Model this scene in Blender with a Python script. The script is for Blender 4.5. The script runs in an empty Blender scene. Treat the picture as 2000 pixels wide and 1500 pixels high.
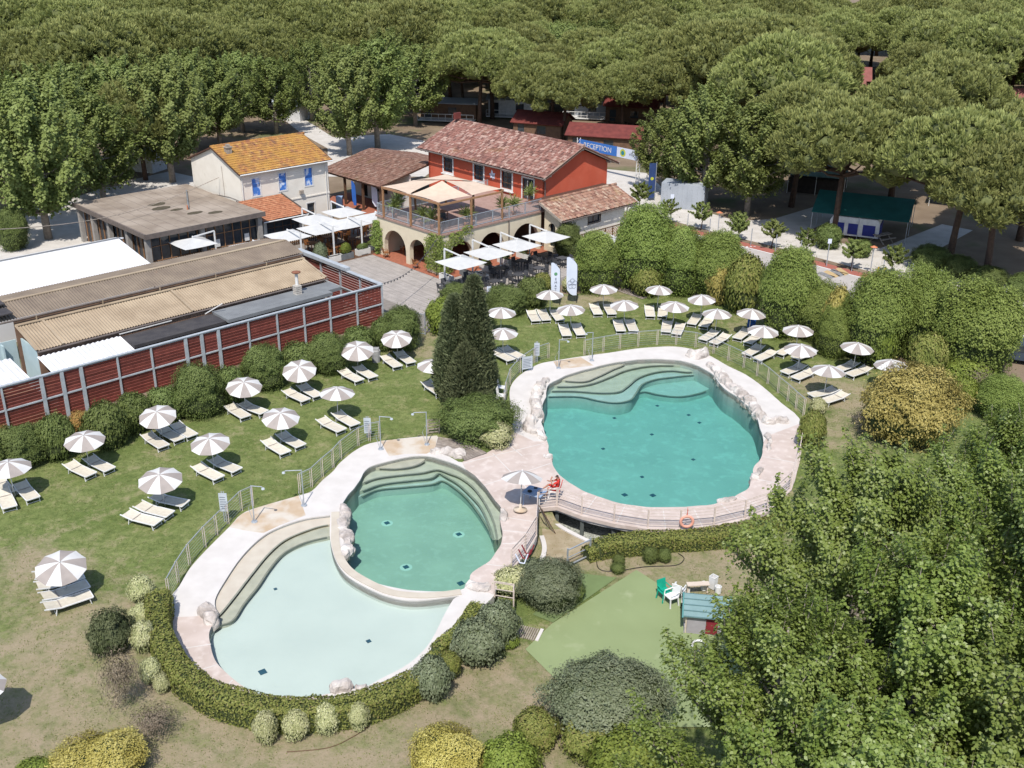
import bpy, math, random
import numpy as np
from mathutils import Vector, Matrix, noise
from mathutils.geometry import delaunay_2d_cdt
random.seed(7)
RNG = np.random.default_rng(11)
SC = bpy.context.scene
COL = SC.collection
PI = math.pi
R = math.radians

# ------------------------------------------------------------------ camera
F, TH, RO, HC = 2060.0, R(24.0), R(0.6), 27.0     # focal length in photo pixels, pitch, roll, height
def ray(u, v):
    x = u - 1000.0; y = v - 750.0
    c, s = math.cos(RO), math.sin(RO)
    x, y = c * x + s * y, -s * x + c * y
    return Vector((x, F * math.cos(TH) - y * math.sin(TH), -F * math.sin(TH) - y * math.cos(TH)))
def at(u, v, z=0.0):
    """point of the level z that was surveyed at photo pixel (u, v)"""
    r = ray(u, v); t = (z - HC) / r.z
    return Vector((r.x * t, r.y * t, z))
cam_data = bpy.data.cameras.new('camera'); cam = bpy.data.objects.new('camera', cam_data); COL.objects.link(cam)
cx = (ray(1001, 750) - ray(1000, 750)).normalized(); cy = -(ray(1000, 751) - ray(1000, 750)).normalized(); cz = cx.cross(cy)
cam.matrix_world = Matrix(((cx.x, cy.x, cz.x, 0), (cx.y, cy.y, cz.y, 0), (cx.z, cy.z, cz.z, HC), (0, 0, 0, 1)))
cam_data.sensor_width = 36.0; cam_data.lens = F / 2000 * 36.0; cam_data.clip_end = 3000; cam_data.clip_start = 0.5
SC.camera = cam

# ------------------------------------------------------------------ light
SUN_EL, SUN_AZ = R(56), R(8)          # shadows run away from the camera, a little to the right
world = bpy.data.worlds.new('World'); SC.world = world; world.use_nodes = True
nt = world.node_tree; nt.nodes.clear()
sky = nt.nodes.new('ShaderNodeTexSky'); sky.sky_type = 'NISHITA'; sky.sun_disc = False
sky.sun_elevation = SUN_EL; sky.sun_rotation = PI + SUN_AZ
bg = nt.nodes.new('ShaderNodeBackground'); bg.inputs[1].default_value = 0.145
wo = nt.nodes.new('ShaderNodeOutputWorld'); nt.links.new(sky.outputs[0], bg.inputs[0]); nt.links.new(bg.outputs[0], wo.inputs[0])
sd = bpy.data.lights.new('sun', 'SUN'); sd.energy = 3.9; sd.angle = R(0.5); sd.color = (1.0, 0.95, 0.88)
sun = bpy.data.objects.new('sun', sd); COL.objects.link(sun)
sdir = Vector((math.sin(SUN_AZ) * math.cos(SUN_EL), math.cos(SUN_AZ) * math.cos(SUN_EL), -math.sin(SUN_EL)))
sun.rotation_euler = sdir.to_track_quat('-Z', 'Y').to_euler(); sun.location = (0, 0, 60)
SC.view_settings.view_transform = 'Standard'; SC.view_settings.look = 'None'; SC.view_settings.gamma = 1
SC.view_settings.use_curve_mapping = False; SC.view_settings.exposure = 0.62
SC.render.engine = 'CYCLES'
SC.cycles.max_bounces = 6; SC.cycles.transparent_max_bounces = 12; SC.cycles.diffuse_bounces = 3
SC.cycles.glossy_bounces = 2; SC.cycles.transmission_bounces = 4; SC.cycles.volume_bounces = 0
SC.cycles.caustics_reflective = False; SC.cycles.caustics_refractive = False

# ------------------------------------------------------------------ site frame of the buildings
T0 = at(862, 540); SA = R(-46)
AX = Vector((math.cos(SA), math.sin(SA), 0)); BX = Vector((-math.sin(SA), math.cos(SA), 0))
def S(a, b, z=0.0): return Vector((T0.x, T0.y, 0)) + AX * a + BX * b + Vector((0, 0, z))
def toS(p):
    d = Vector((p[0] - T0.x, p[1] - T0.y, 0)); return d.dot(AX), d.dot(BX)

# ------------------------------------------------------------------ materials
MATS = {}
def M(name, col, col2=None, rough=0.8, scale=3.0, detail=5, lo=0.35, hi=0.65, bump=0.0, bscale=None, metal=0.0, spec=0.25,
      rnd=None, objvar=0.0, island=0.0, wave=None, third=None):
    """procedural material: two (or three) colours mixed by noise, optional bump, optional per-piece colours (attribute rnd)"""
    sc = lambda c: tuple(x * 0.83 for x in c)
    col = sc(col); col2 = sc(col2) if col2 else None; rnd = [sc(c) for c in rnd] if rnd else None
    if third: third = (sc(third[0]), *third[1:])
    m = bpy.data.materials.new(name); m.use_nodes = True; t = m.node_tree; N = t.nodes; L = t.links
    p = N['Principled BSDF']; p.inputs['Roughness'].default_value = rough; p.inputs['Metallic'].default_value = metal
    p.inputs['Specular IOR Level'].default_value = spec
    g = N.new('ShaderNodeNewGeometry')
    nz = N.new('ShaderNodeTexNoise'); nz.inputs['Scale'].default_value = scale; nz.inputs['Detail'].default_value = detail
    L.new(g.outputs['Position'], nz.inputs['Vector'])
    mr = N.new('ShaderNodeMapRange'); mr.inputs[1].default_value = lo; mr.inputs[2].default_value = hi
    L.new(nz.outputs['Fac'], mr.inputs[0])
    mx = N.new('ShaderNodeMix'); mx.data_type = 'RGBA'
    c2 = col2 or tuple(c * 0.78 for c in col)
    mx.inputs['A'].default_value = (*col, 1); mx.inputs['B'].default_value = (*c2, 1); L.new(mr.outputs[0], mx.inputs['Factor'])
    out = mx.outputs['Result']
    if rnd:   # list of colours picked per piece
        at_ = N.new('ShaderNodeAttribute'); at_.attribute_name = 'rnd'
        cr = N.new('ShaderNodeValToRGB'); cr.color_ramp.interpolation = 'LINEAR'
        while len(cr.color_ramp.elements) < len(rnd): cr.color_ramp.elements.new(0.5)
        for i, c in enumerate(rnd): cr.color_ramp.elements[i].position = i / (len(rnd) - 1); cr.color_ramp.elements[i].color = (*c, 1)
        L.new(at_.outputs['Fac'], cr.inputs[0])
        m2 = N.new('ShaderNodeMix'); m2.data_type = 'RGBA'; L.new(mr.outputs[0], m2.inputs['Factor'])
        L.new(cr.outputs[0], m2.inputs['A']); m2.inputs['B'].default_value = (*c2, 1); out = m2.outputs['Result']
    if third:  # (colour, scale, lo, hi)
        n3 = N.new('ShaderNodeTexNoise'); n3.inputs['Scale'].default_value = third[1]; n3.inputs['Detail'].default_value = 6
        L.new(g.outputs['Position'], n3.inputs['Vector'])
        r3 = N.new('ShaderNodeMapRange'); r3.inputs[1].default_value = third[2]; r3.inputs[2].default_value = third[3]; L.new(n3.outputs['Fac'], r3.inputs[0])
        m3 = N.new('ShaderNodeMix'); m3.data_type = 'RGBA'; L.new(r3.outputs[0], m3.inputs['Factor']); L.new(out, m3.inputs['A'])
        m3.inputs['B'].default_value = (*third[0], 1); out = m3.outputs['Result']
    if objvar:
        oi = N.new('ShaderNodeObjectInfo'); hs = N.new('ShaderNodeHueSaturation')
        m4 = N.new('ShaderNodeMapRange'); m4.inputs[3].default_value = 1 - objvar; m4.inputs[4].default_value = 1 + objvar
        L.new(oi.outputs['Random'], m4.inputs[0]); L.new(m4.outputs[0], hs.inputs['Value']); L.new(out, hs.inputs['Color']); out = hs.outputs[0]
    L.new(out, p.inputs['Base Color'])
    if bump:
        nb = N.new('ShaderNodeTexNoise'); nb.inputs['Scale'].default_value = bscale or scale * 4; nb.inputs['Detail'].default_value = 6
        L.new(g.outputs['Position'], nb.inputs['Vector'])
        b = N.new('ShaderNodeBump'); b.inputs['Strength'].default_value = bump; b.inputs['Distance'].default_value = 0.05
        L.new(nb.outputs['Fac'], b.inputs['Height']); L.new(b.outputs[0], p.inputs['Normal'])
    MATS[name] = m
    return m
def LEAF(name, cols, trans=0.3, rough=0.55, spec=0.25, objvar=0.12, tip=None):
    """foliage: colour picked per leaf from a ramp, some light passing through"""
    m = bpy.data.materials.new(name); m.use_nodes = True; t = m.node_tree; N = t.nodes; L = t.links
    p = N['Principled BSDF']; p.inputs['Roughness'].default_value = rough; p.inputs['Specular IOR Level'].default_value = spec
    a = N.new('ShaderNodeAttribute'); a.attribute_name = 'rnd'
    cr = N.new('ShaderNodeValToRGB')
    while len(cr.color_ramp.elements) < len(cols): cr.color_ramp.elements.new(0.5)
    for i, c in enumerate(cols): cr.color_ramp.elements[i].position = i / (len(cols) - 1); cr.color_ramp.elements[i].color = (*c, 1)
    L.new(a.outputs['Fac'], cr.inputs[0])
    oi = N.new('ShaderNodeObjectInfo'); hs = N.new('ShaderNodeHueSaturation')
    mr = N.new('ShaderNodeMapRange'); mr.inputs[3].default_value = 1 - objvar; mr.inputs[4].default_value = 1 + objvar
    L.new(oi.outputs['Random'], mr.inputs[0]); L.new(mr.outputs[0], hs.inputs['Value']); L.new(cr.outputs[0], hs.inputs['Color'])
    mh = N.new('ShaderNodeMapRange'); mh.inputs[3].default_value = 0.492; mh.inputs[4].default_value = 0.508
    L.new(oi.outputs['Random'], mh.inputs[0]); L.new(mh.outputs[0], hs.inputs['Hue'])
    L.new(hs.outputs[0], p.inputs['Base Color'])
    tr = N.new('ShaderNodeBsdfTranslucent'); L.new(hs.outputs[0], tr.inputs[0])
    ms = N.new('ShaderNodeMixShader'); ms.inputs[0].default_value = trans
    L.new(p.outputs[0], ms.inputs[1]); L.new(tr.outputs[0], ms.inputs[2]); L.new(ms.outputs[0], N['Material Output'].inputs[0])
    MATS[name] = m
    return m

M('concrete_white', (0.595, 0.565, 0.535), (0.54, 0.51, 0.48), rough=0.85, scale=1.2, bump=0.05, bscale=20)
M('concrete_tan', (0.50, 0.40, 0.30), (0.44, 0.33, 0.22), rough=0.85, scale=1.5, bump=0.05, third=((0.55, 0.50, 0.43), 0.8, 0.45, 0.62))
M('deck_pink', (0.53, 0.445, 0.40), (0.46, 0.38, 0.335), rough=0.85, scale=0.9, third=((0.58, 0.505, 0.46), 2.5, 0.5, 0.7), bump=0.08, bscale=8)
M('deck_board', (0.46, 0.37, 0.33), (0.38, 0.30, 0.26), rough=0.8, scale=6, objvar=0.1, bump=0.1)
M('board_grey', (0.30, 0.26, 0.225), (0.22, 0.185, 0.16), rough=0.85, scale=5, objvar=0.2, bump=0.1)
M('rock', (0.52, 0.47, 0.435), (0.30, 0.265, 0.24), rough=0.9, scale=2.2, detail=9, bump=0.6, bscale=6, third=((0.66, 0.62, 0.58), 1.1, 0.5, 0.68))
M('pool_floor', (0.44, 0.475, 0.445), (0.36, 0.40, 0.375), rough=0.8, scale=0.55, detail=10, lo=0.25, hi=0.75, third=((0.52, 0.57, 0.535), 2.2, 0.50, 0.85))
M('pool_floor_pale', (0.555, 0.60, 0.565), (0.51, 0.555, 0.525), rough=0.8, scale=0.5, detail=7, lo=0.3, hi=0.7)
M('pool_floor_mid', (0.43, 0.455, 0.39), (0.34, 0.37, 0.32), rough=0.8, scale=0.6, detail=10, lo=0.25, hi=0.75, third=((0.47, 0.50, 0.44), 2.4, 0.5, 0.85))
M('pool_beach', (0.52, 0.47, 0.39), (0.47, 0.415, 0.34), rough=0.85, scale=1.5, bump=0.1)
M('pool_step', (0.46, 0.46, 0.37), (0.38, 0.385, 0.31), rough=0.85, scale=1.8, bump=0.1)
M('riser_shade_strip', (0.24, 0.25, 0.20), (0.19, 0.20, 0.165), rough=0.85, scale=3)  # dark tone standing in for the shaded step risers
M('drain', (0.02, 0.07, 0.11), (0.03, 0.09, 0.13), rough=0.6)
M('steel', (0.42, 0.45, 0.48), (0.34, 0.37, 0.41), rough=0.45, metal=0.3, scale=4, spec=0.4)
M('white_metal', (0.72, 0.72, 0.71), (0.62, 0.62, 0.61), rough=0.5, scale=4)
M('white_cloth', (0.60, 0.59, 0.575), (0.55, 0.545, 0.53), rough=0.9, scale=2.5)
M('taupe_cloth', (0.335, 0.295, 0.27), (0.295, 0.26, 0.24), rough=0.9, scale=2.5)
M('cream_cloth', (0.60, 0.555, 0.46), (0.53, 0.485, 0.40), rough=0.9, scale=6, objvar=0.07)
M('sail_cloth', (0.60, 0.47, 0.36), (0.54, 0.42, 0.32), rough=0.9, scale=2)
M('wood_orange', (0.30, 0.125, 0.045), (0.20, 0.08, 0.03), rough=0.6, scale=8, objvar=0.15)
M('wood_brown', (0.14, 0.075, 0.045), (0.09, 0.05, 0.03), rough=0.7, scale=5, objvar=0.1)
M('wood_post', (0.34, 0.19, 0.10), (0.27, 0.145, 0.075), rough=0.7, scale=5)
M('wood_grey', (0.36, 0.31, 0.26), (0.25, 0.21, 0.175), rough=0.85, scale=5)
M('wood_pale', (0.60, 0.51, 0.455), (0.50, 0.42, 0.37), rough=0.8, scale=5)
M('dark_plastic', (0.055, 0.058, 0.065), (0.08, 0.08, 0.088), rough=0.5, scale=6, objvar=0.25)
M('wall_cream', (0.66, 0.58, 0.43), (0.60, 0.52, 0.385), rough=0.9, scale=1.3, bump=0.05, bscale=25)
M('wall_white', (0.76, 0.715, 0.635), (0.71, 0.66, 0.58), rough=0.9, scale=1.1, bump=0.05, third=((0.56, 0.51, 0.43), 0.9, 0.64, 0.85))
M('wall_red', (0.53, 0.105, 0.055), (0.48, 0.092, 0.048), rough=0.88, scale=1.0, bump=0.05, bscale=30, third=((0.55, 0.13, 0.075), 0.45, 0.5, 0.75))
M('trim_white', (0.70, 0.69, 0.67), (0.62, 0.61, 0.59), rough=0.7)
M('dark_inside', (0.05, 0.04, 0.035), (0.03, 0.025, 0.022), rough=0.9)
M('glass', (0.03, 0.04, 0.05), (0.05, 0.06, 0.07), rough=0.08, spec=0.6)
M('terrace_tile', (0.36, 0.235, 0.195), (0.30, 0.19, 0.155), rough=0.85, scale=3, bump=0.1)
M('terracotta_floor', (0.36, 0.13, 0.075), (0.28, 0.10, 0.06), rough=0.8, scale=4, bump=0.1)
M('tile_under', (0.10, 0.05, 0.035), rough=0.9)
M('tile_red', (0.3, 0.15, 0.1), (0.16, 0.075, 0.055), rough=0.85, scale=2.5, lo=0.5, hi=0.9,
  rnd=[(0.115, 0.058, 0.048), (0.205, 0.10, 0.08), (0.29, 0.145, 0.115), (0.22, 0.10, 0.078), (0.42, 0.29, 0.24), (0.17, 0.08, 0.066)],
  third=((0.27, 0.16, 0.065), 0.22, 0.60, 0.76))
M('tile_brown', (0.3, 0.15, 0.1), (0.10, 0.055, 0.04), rough=0.9, scale=2.5, lo=0.45, hi=0.9,
  rnd=[(0.12, 0.065, 0.048), (0.19, 0.10, 0.072), (0.26, 0.15, 0.11), (0.16, 0.085, 0.06), (0.32, 0.22, 0.17)],
  third=((0.17, 0.11, 0.05), 0.35, 0.6, 0.75))
M('tile_annex', (0.3, 0.15, 0.1), (0.17, 0.08, 0.055), rough=0.85, scale=2.5, lo=0.5, hi=0.9,
  rnd=[(0.15, 0.078, 0.058), (0.27, 0.15, 0.105), (0.37, 0.225, 0.16), (0.24, 0.125, 0.095), (0.46, 0.35, 0.26), (0.20, 0.11, 0.085)],
  third=((0.31, 0.21, 0.10), 0.5, 0.58, 0.8))
M('tile_lichen', (0.3, 0.15, 0.1), (0.15, 0.085, 0.05), rough=0.9, scale=1.7, detail=9, lo=0.48, hi=0.74,
  rnd=[(0.25, 0.10, 0.055), (0.34, 0.165, 0.055), (0.40, 0.21, 0.055), (0.33, 0.145, 0.05), (0.43, 0.25, 0.08)], third=((0.38, 0.205, 0.045), 0.5, 0.46, 0.72))
M('tile_orange', (0.3, 0.15, 0.1), (0.22, 0.09, 0.05), rough=0.85, scale=2.5, lo=0.5, hi=0.85,
  rnd=[(0.33, 0.125, 0.065), (0.42, 0.18, 0.095), (0.38, 0.15, 0.075), (0.46, 0.22, 0.12)])
M('gutter', (0.16, 0.13, 0.115), (0.12, 0.10, 0.09), rough=0.6)
M('flat_roof', (0.285, 0.235, 0.185), (0.22, 0.175, 0.135), rough=0.9, scale=0.8, detail=8, third=((0.34, 0.285, 0.23), 0.35, 0.45, 0.65), bump=0.2)
M('roof_seam', (0.20, 0.165, 0.14), rough=0.9)
M('moss', (0.06, 0.05, 0.03), (0.09, 0.075, 0.05), rough=1)
M('membrane_white', (0.66, 0.66, 0.665), (0.62, 0.62, 0.63), rough=0.7, scale=0.6)
M('corrugated', (0.36, 0.285, 0.20), (0.29, 0.225, 0.155), rough=0.9, scale=0.9, detail=8, third=((0.42, 0.34, 0.24), 0.25, 0.5, 0.7))
M('corrugated_dark', (0.23, 0.185, 0.14), (0.17, 0.135, 0.105), rough=0.9, scale=0.9, detail=8, third=((0.30, 0.15, 0.07), 0.6, 0.66, 0.8))
M('corrugated_white', (0.72, 0.72, 0.73), (0.62, 0.62, 0.64), rough=0.6, scale=1.0)
M('roof_grey', (0.20, 0.21, 0.215), (0.165, 0.172, 0.178), rough=0.9, scale=1.2, detail=7)
M('roof_black', (0.045, 0.042, 0.045), (0.065, 0.06, 0.06), rough=0.85, scale=1.5)
M('slat_red', (0.30, 0.082, 0.062), (0.235, 0.064, 0.05), rough=0.75, scale=3, detail=6, objvar=0.14, third=((0.35, 0.13, 0.09), 1.1, 0.66, 0.78))
M('fence_steel', (0.40, 0.43, 0.455), (0.33, 0.355, 0.38), rough=0.55, scale=3, third=((0.28, 0.24, 0.20), 2.0, 0.66, 0.8))
M('pale_blue_wall', (0.45, 0.56, 0.58), (0.38, 0.48, 0.50), rough=0.85, scale=1)
M('brick_old', (0.26, 0.16, 0.11), (0.17, 0.11, 0.08), rough=0.9, scale=2)
M('blue_panel', (0.05, 0.17, 0.50), (0.045, 0.15, 0.45), rough=0.5)
M('blue_flag', (0.03, 0.12, 0.42), (0.025, 0.10, 0.36), rough=0.8)
M('navy_flag', (0.03, 0.06, 0.17), (0.025, 0.05, 0.14), rough=0.8)
M('print_dark', (0.10, 0.11, 0.15), rough=0.8)
M('print_green', (0.12, 0.30, 0.16), rough=0.8)
M('print_yellow', (0.52, 0.55, 0.06), rough=0.8)
M('print_teal', (0.03, 0.22, 0.28), rough=0.8)
M('flag_white', (0.62, 0.66, 0.76), (0.56, 0.61, 0.72), rough=0.85, scale=1.5)
M('red_cloth', (0.55, 0.045, 0.035), (0.48, 0.035, 0.03), rough=0.9)
M('red_plastic', (0.6, 0.10, 0.05), rough=0.5)
M('buoy', (0.72, 0.36, 0.28), (0.66, 0.31, 0.23), rough=0.6)
M('skin', (0.40, 0.20, 0.135), (0.36, 0.175, 0.115), rough=0.6)
M('hair', (0.035, 0.025, 0.02), rough=0.7)
M('table_blue', (0.30, 0.40, 0.56), (0.27, 0.36, 0.52), rough=0.5)
M('white_plastic', (0.75, 0.75, 0.74), (0.69, 0.69, 0.68), rough=0.45)
M('teal_plastic', (0.15, 0.255, 0.27), (0.12, 0.215, 0.23), rough=0.55, scale=2)
M('teal_dark', (0.03, 0.19, 0.20), (0.025, 0.16, 0.17), rough=0.5)
M('beige_plastic', (0.60, 0.51, 0.42), (0.55, 0.46, 0.38), rough=0.55)
M('grey_plastic', (0.36, 0.34, 0.36), (0.31, 0.29, 0.31), rough=0.6)
M('maroon', (0.24, 0.03, 0.04), rough=0.5)
M('bright_green', (0.01, 0.36, 0.24), rough=0.5)
M('court_green', (0.245, 0.30, 0.145), (0.215, 0.265, 0.125), rough=0.95, scale=0.5, detail=8, lo=0.3, hi=0.7, third=((0.30, 0.345, 0.19), 0.9, 0.58, 0.72), bump=0.2, bscale=60)
M('mat_green', (0.155, 0.21, 0.085), (0.13, 0.175, 0.07), rough=0.95, scale=1)
M('paver', (0.40, 0.365, 0.335), (0.33, 0.30, 0.275), rough=0.9, scale=1.2, detail=8, bump=0.3, bscale=12)
M('paver_joint', (0.25, 0.225, 0.20), rough=0.95)
M('gravel_white', (0.56, 0.53, 0.49), (0.48, 0.45, 0.41), rough=0.95, scale=1.0, detail=9, bump=0.4, bscale=14)
M('asphalt_pale', (0.43, 0.40, 0.375), (0.38, 0.35, 0.325), rough=0.92, scale=0.7, detail=9, bump=0.2, bscale=30)
M('lane_red', (0.36, 0.125, 0.095), (0.31, 0.11, 0.085), rough=0.9, scale=1)
M('paint_white', (0.72, 0.71, 0.69), (0.62, 0.61, 0.59), rough=0.8, scale=3)
M('paint_yellow', (0.52, 0.38, 0.20), rough=0.85)
M('paint_grey', (0.24, 0.24, 0.24), rough=0.85)
M('forest_floor', (0.17, 0.125, 0.085), (0.235, 0.18, 0.125), rough=1, scale=0.35, detail=9, bump=0.4, bscale=6, third=((0.10, 0.12, 0.045), 0.16, 0.55, 0.68))
M('pebble', (0.42, 0.43, 0.38), (0.20, 0.21, 0.185), rough=0.9, scale=9, detail=3, lo=0.42, hi=0.58, bump=0.7, bscale=9)
M('channel_wall', (0.12, 0.135, 0.125), (0.09, 0.10, 0.095), rough=0.9, scale=2)
M('dry_soil', (0.36, 0.30, 0.205), (0.27, 0.215, 0.13), rough=1, scale=1.6, detail=9, lo=0.35, hi=0.65, bump=0.3, third=((0.55, 0.50, 0.43), 1.2, 0.6, 0.75))
M('bark_pine', (0.115, 0.072, 0.052), (0.075, 0.05, 0.038), rough=0.95, scale=4, bump=0.6, bscale=10)
M('bark_pale', (0.33, 0.29, 0.245), (0.22, 0.19, 0.16), rough=0.95, scale=4, bump=0.4, bscale=10)
M('bark_dark', (0.10, 0.075, 0.055), (0.07, 0.05, 0.04), rough=0.95, scale=4)
M('core_green', (0.055, 0.072, 0.026), (0.042, 0.056, 0.020), rough=1)
M('core_pine', (0.125, 0.140, 0.052), (0.095, 0.108, 0.040), rough=1)
M('roof_chalet', (0.17, 0.042, 0.034), (0.12, 0.03, 0.026), rough=0.9, scale=1.5)  # red darkened to include the tree shade over the chalets
M('roof_maroon', (0.25, 0.095, 0.085), (0.21, 0.08, 0.07), rough=0.9, scale=1.5)
M('cabin_wood', (0.17, 0.10, 0.06), (0.12, 0.07, 0.045), rough=0.85, scale=3)
M('tarp_green', (0.018, 0.115, 0.10), (0.014, 0.09, 0.08), rough=0.75, scale=1.2)
M('tarp_sage', (0.16, 0.24, 0.21), (0.13, 0.20, 0.175), rough=0.8)
M('caravan_white', (0.62, 0.62, 0.62), rough=0.4)
M('caravan_blue', (0.02, 0.03, 0.20), rough=0.5)
M('grey_wall', (0.36, 0.39, 0.43), (0.31, 0.34, 0.38), rough=0.7, scale=0.7)
M('car_paint', (0.055, 0.075, 0.11), rough=0.3, spec=0.5)
M('tyre', (0.02, 0.02, 0.02), rough=0.9)
M('lamp_orange', (0.55, 0.20, 0.10), rough=0.6)
M('black_metal', (0.02, 0.02, 0.022), rough=0.5)
M('yellow_paint', (0.55, 0.36, 0.04), rough=0.6)
M('sign_panel', (0.48, 0.52, 0.56), (0.43, 0.47, 0.51), rough=0.5)
M('canvas_white', (0.52, 0.52, 0.51), (0.47, 0.47, 0.46), rough=0.9, scale=2, objvar=0.03)
M('pot', (0.34, 0.16, 0.09), (0.28, 0.13, 0.075), rough=0.85)
M('planter_white', (0.66, 0.65, 0.62), (0.58, 0.57, 0.54), rough=0.85, scale=2)
M('planter_grey', (0.16, 0.17, 0.18), rough=0.7)
M('bin_grey', (0.33, 0.33, 0.33), rough=0.7)
M('ceramic_vent', (0.52, 0.48, 0.43), (0.42, 0.39, 0.35), rough=0.85, scale=5)
M('rust', (0.24, 0.10, 0.06), (0.17, 0.075, 0.045), rough=0.9, scale=5)

LEAF('lf_poplar', [(0.095, 0.135, 0.026), (0.158, 0.210, 0.042), (0.225, 0.280, 0.072), (0.33, 0.375, 0.17)], trans=0.42, rough=0.42, spec=0.3)
LEAF('lf_broad', [(0.125, 0.160, 0.044), (0.200, 0.242, 0.070), (0.28, 0.325, 0.115)], trans=0.42, rough=0.55, spec=0.2, objvar=0.1)
LEAF('lf_pine', [(0.150, 0.170, 0.052), (0.240, 0.260, 0.084), (0.35, 0.365, 0.14)], trans=0.36, rough=0.7, spec=0.12, objvar=0.15)
LEAF('lf_cypress', [(0.062, 0.078, 0.038), (0.105, 0.122, 0.060), (0.16, 0.175, 0.092)], trans=0.22, rough=0.7, spec=0.12)
LEAF('lf_hedge', [(0.100, 0.122, 0.030), (0.175, 0.200, 0.050), (0.25, 0.255, 0.075), (0.21, 0.17, 0.075)], trans=0.32, spec=0.15)
LEAF('lf_dark', [(0.080, 0.110, 0.032), (0.130, 0.168, 0.050), (0.19, 0.228, 0.078)], trans=0.30, spec=0.15)
LEAF('lf_privet', [(0.125, 0.170, 0.040), (0.205, 0.262, 0.064), (0.29, 0.345, 0.105)], trans=0.4, objvar=0.1, spec=0.15)
LEAF('lf_grey', [(0.115, 0.142, 0.075), (0.175, 0.202, 0.118), (0.26, 0.285, 0.19)], trans=0.28, spec=0.15)
LEAF('lf_yellow', [(0.24, 0.20, 0.045), (0.40, 0.345, 0.09), (0.52, 0.46, 0.17)], trans=0.28, spec=0.15)
LEAF('lf_ochre', [(0.21, 0.18, 0.05), (0.35, 0.30, 0.09), (0.47, 0.41, 0.155)], trans=0.26, spec=0.12)
LEAF('lf_variegated', [(0.24, 0.27, 0.11), (0.44, 0.445, 0.23), (0.60, 0.585, 0.38)], trans=0.22, spec=0.12)
LEAF('lf_lime', [(0.115, 0.155, 0.03), (0.185, 0.235, 0.045), (0.26, 0.305, 0.07)], trans=0.32, spec=0.15)
LEAF('lf_brown', [(0.14, 0.115, 0.08), (0.20, 0.165, 0.12), (0.26, 0.22, 0.165)], trans=0.1, spec=0.1)
LEAF('lf_rust', [(0.25, 0.13, 0.045), (0.34, 0.19, 0.07), (0.19, 0.175, 0.05)], trans=0.24, spec=0.12)
LEAF('lf_grass', [(0.13, 0.16, 0.045), (0.21, 0.235, 0.075), (0.32, 0.31, 0.135)], trans=0.45, spec=0.1)

# lawn: green and dry grass, the dry share is a property of the ground (attribute dry)
def lawn_material():
    m = bpy.data.materials.new('lawn'); m.use_nodes = True; t = m.node_tree; N = t.nodes; L = t.links; p = N['Principled BSDF']
    p.inputs['Roughness'].default_value = 0.95; p.inputs['Specular IOR Level'].default_value = 0.1
    g = N.new('ShaderNodeNewGeometry')
    def nz(s, d, rough=0.6):
        n = N.new('ShaderNodeTexNoise'); n.inputs['Scale'].default_value = s; n.inputs['Detail'].default_value = d; n.inputs['Roughness'].default_value = rough
        L.new(g.outputs['Position'], n.inputs['Vector']); return n.outputs['Fac']
    def mr(x, a, b, c=0.0, d=1.0):
        n = N.new('ShaderNodeMapRange'); n.inputs[1].default_value = a; n.inputs[2].default_value = b; n.inputs[3].default_value = c; n.inputs[4].default_value = d
        L.new(x, n.inputs[0]); return n.outputs[0]
    def mix(f, A, B):
        n = N.new('ShaderNodeMix'); n.data_type = 'RGBA'; L.new(f, n.inputs['Factor'])
        for k, c in (('A', A), ('B', B)):
            if isinstance(c, tuple): n.inputs[k].default_value = (*c, 1)
            else: L.new(c, n.inputs[k])
        return n.outputs['Result']
    def math_(op, x, y):
        n = N.new('ShaderNodeMath'); n.operation = op
        for i, c in enumerate((x, y)):
            if isinstance(c, float): n.inputs[i].default_value = c
            else: L.new(c, n.inputs[i])
        return n.outputs[0]
    green = mix(mr(nz(0.35, 6), 0.35, 0.68), (0.112, 0.150, 0.042), (0.185, 0.208, 0.076))
    green = mix(mr(nz(2.6, 9, 0.9), 0.42, 0.60), green, (0.070, 0.096, 0.027))
    green = mix(mr(nz(0.8, 10, 0.85), 0.50, 0.66), green, (0.225, 0.222, 0.10))
    dryc = mix(mr(nz(1.1, 9, 0.75), 0.35, 0.7), (0.285, 0.23, 0.16), (0.235, 0.20, 0.12))
    dryc = mix(mr(nz(6.0, 8, 0.8), 0.5, 0.75), dryc, (0.165, 0.155, 0.075))
    a = N.new('ShaderNodeAttribute'); a.attribute_name = 'dry'
    k = math_('ADD', a.outputs['Fac'], mr(nz(0.8, 11, 0.82), 0.3, 0.7, -0.55, 0.55))
    col = mix(mr(k, 0.25, 0.85), green, dryc)
    L.new(col, p.inputs['Base Color'])
    b = N.new('ShaderNodeBump'); b.inputs['Strength'].default_value = 0.8; b.inputs['Distance'].default_value = 0.06
    L.new(nz(14, 6, 0.8), b.inputs['Height']); L.new(b.outputs[0], p.inputs['Normal'])
    MATS['lawn'] = m
lawn_material()

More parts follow.
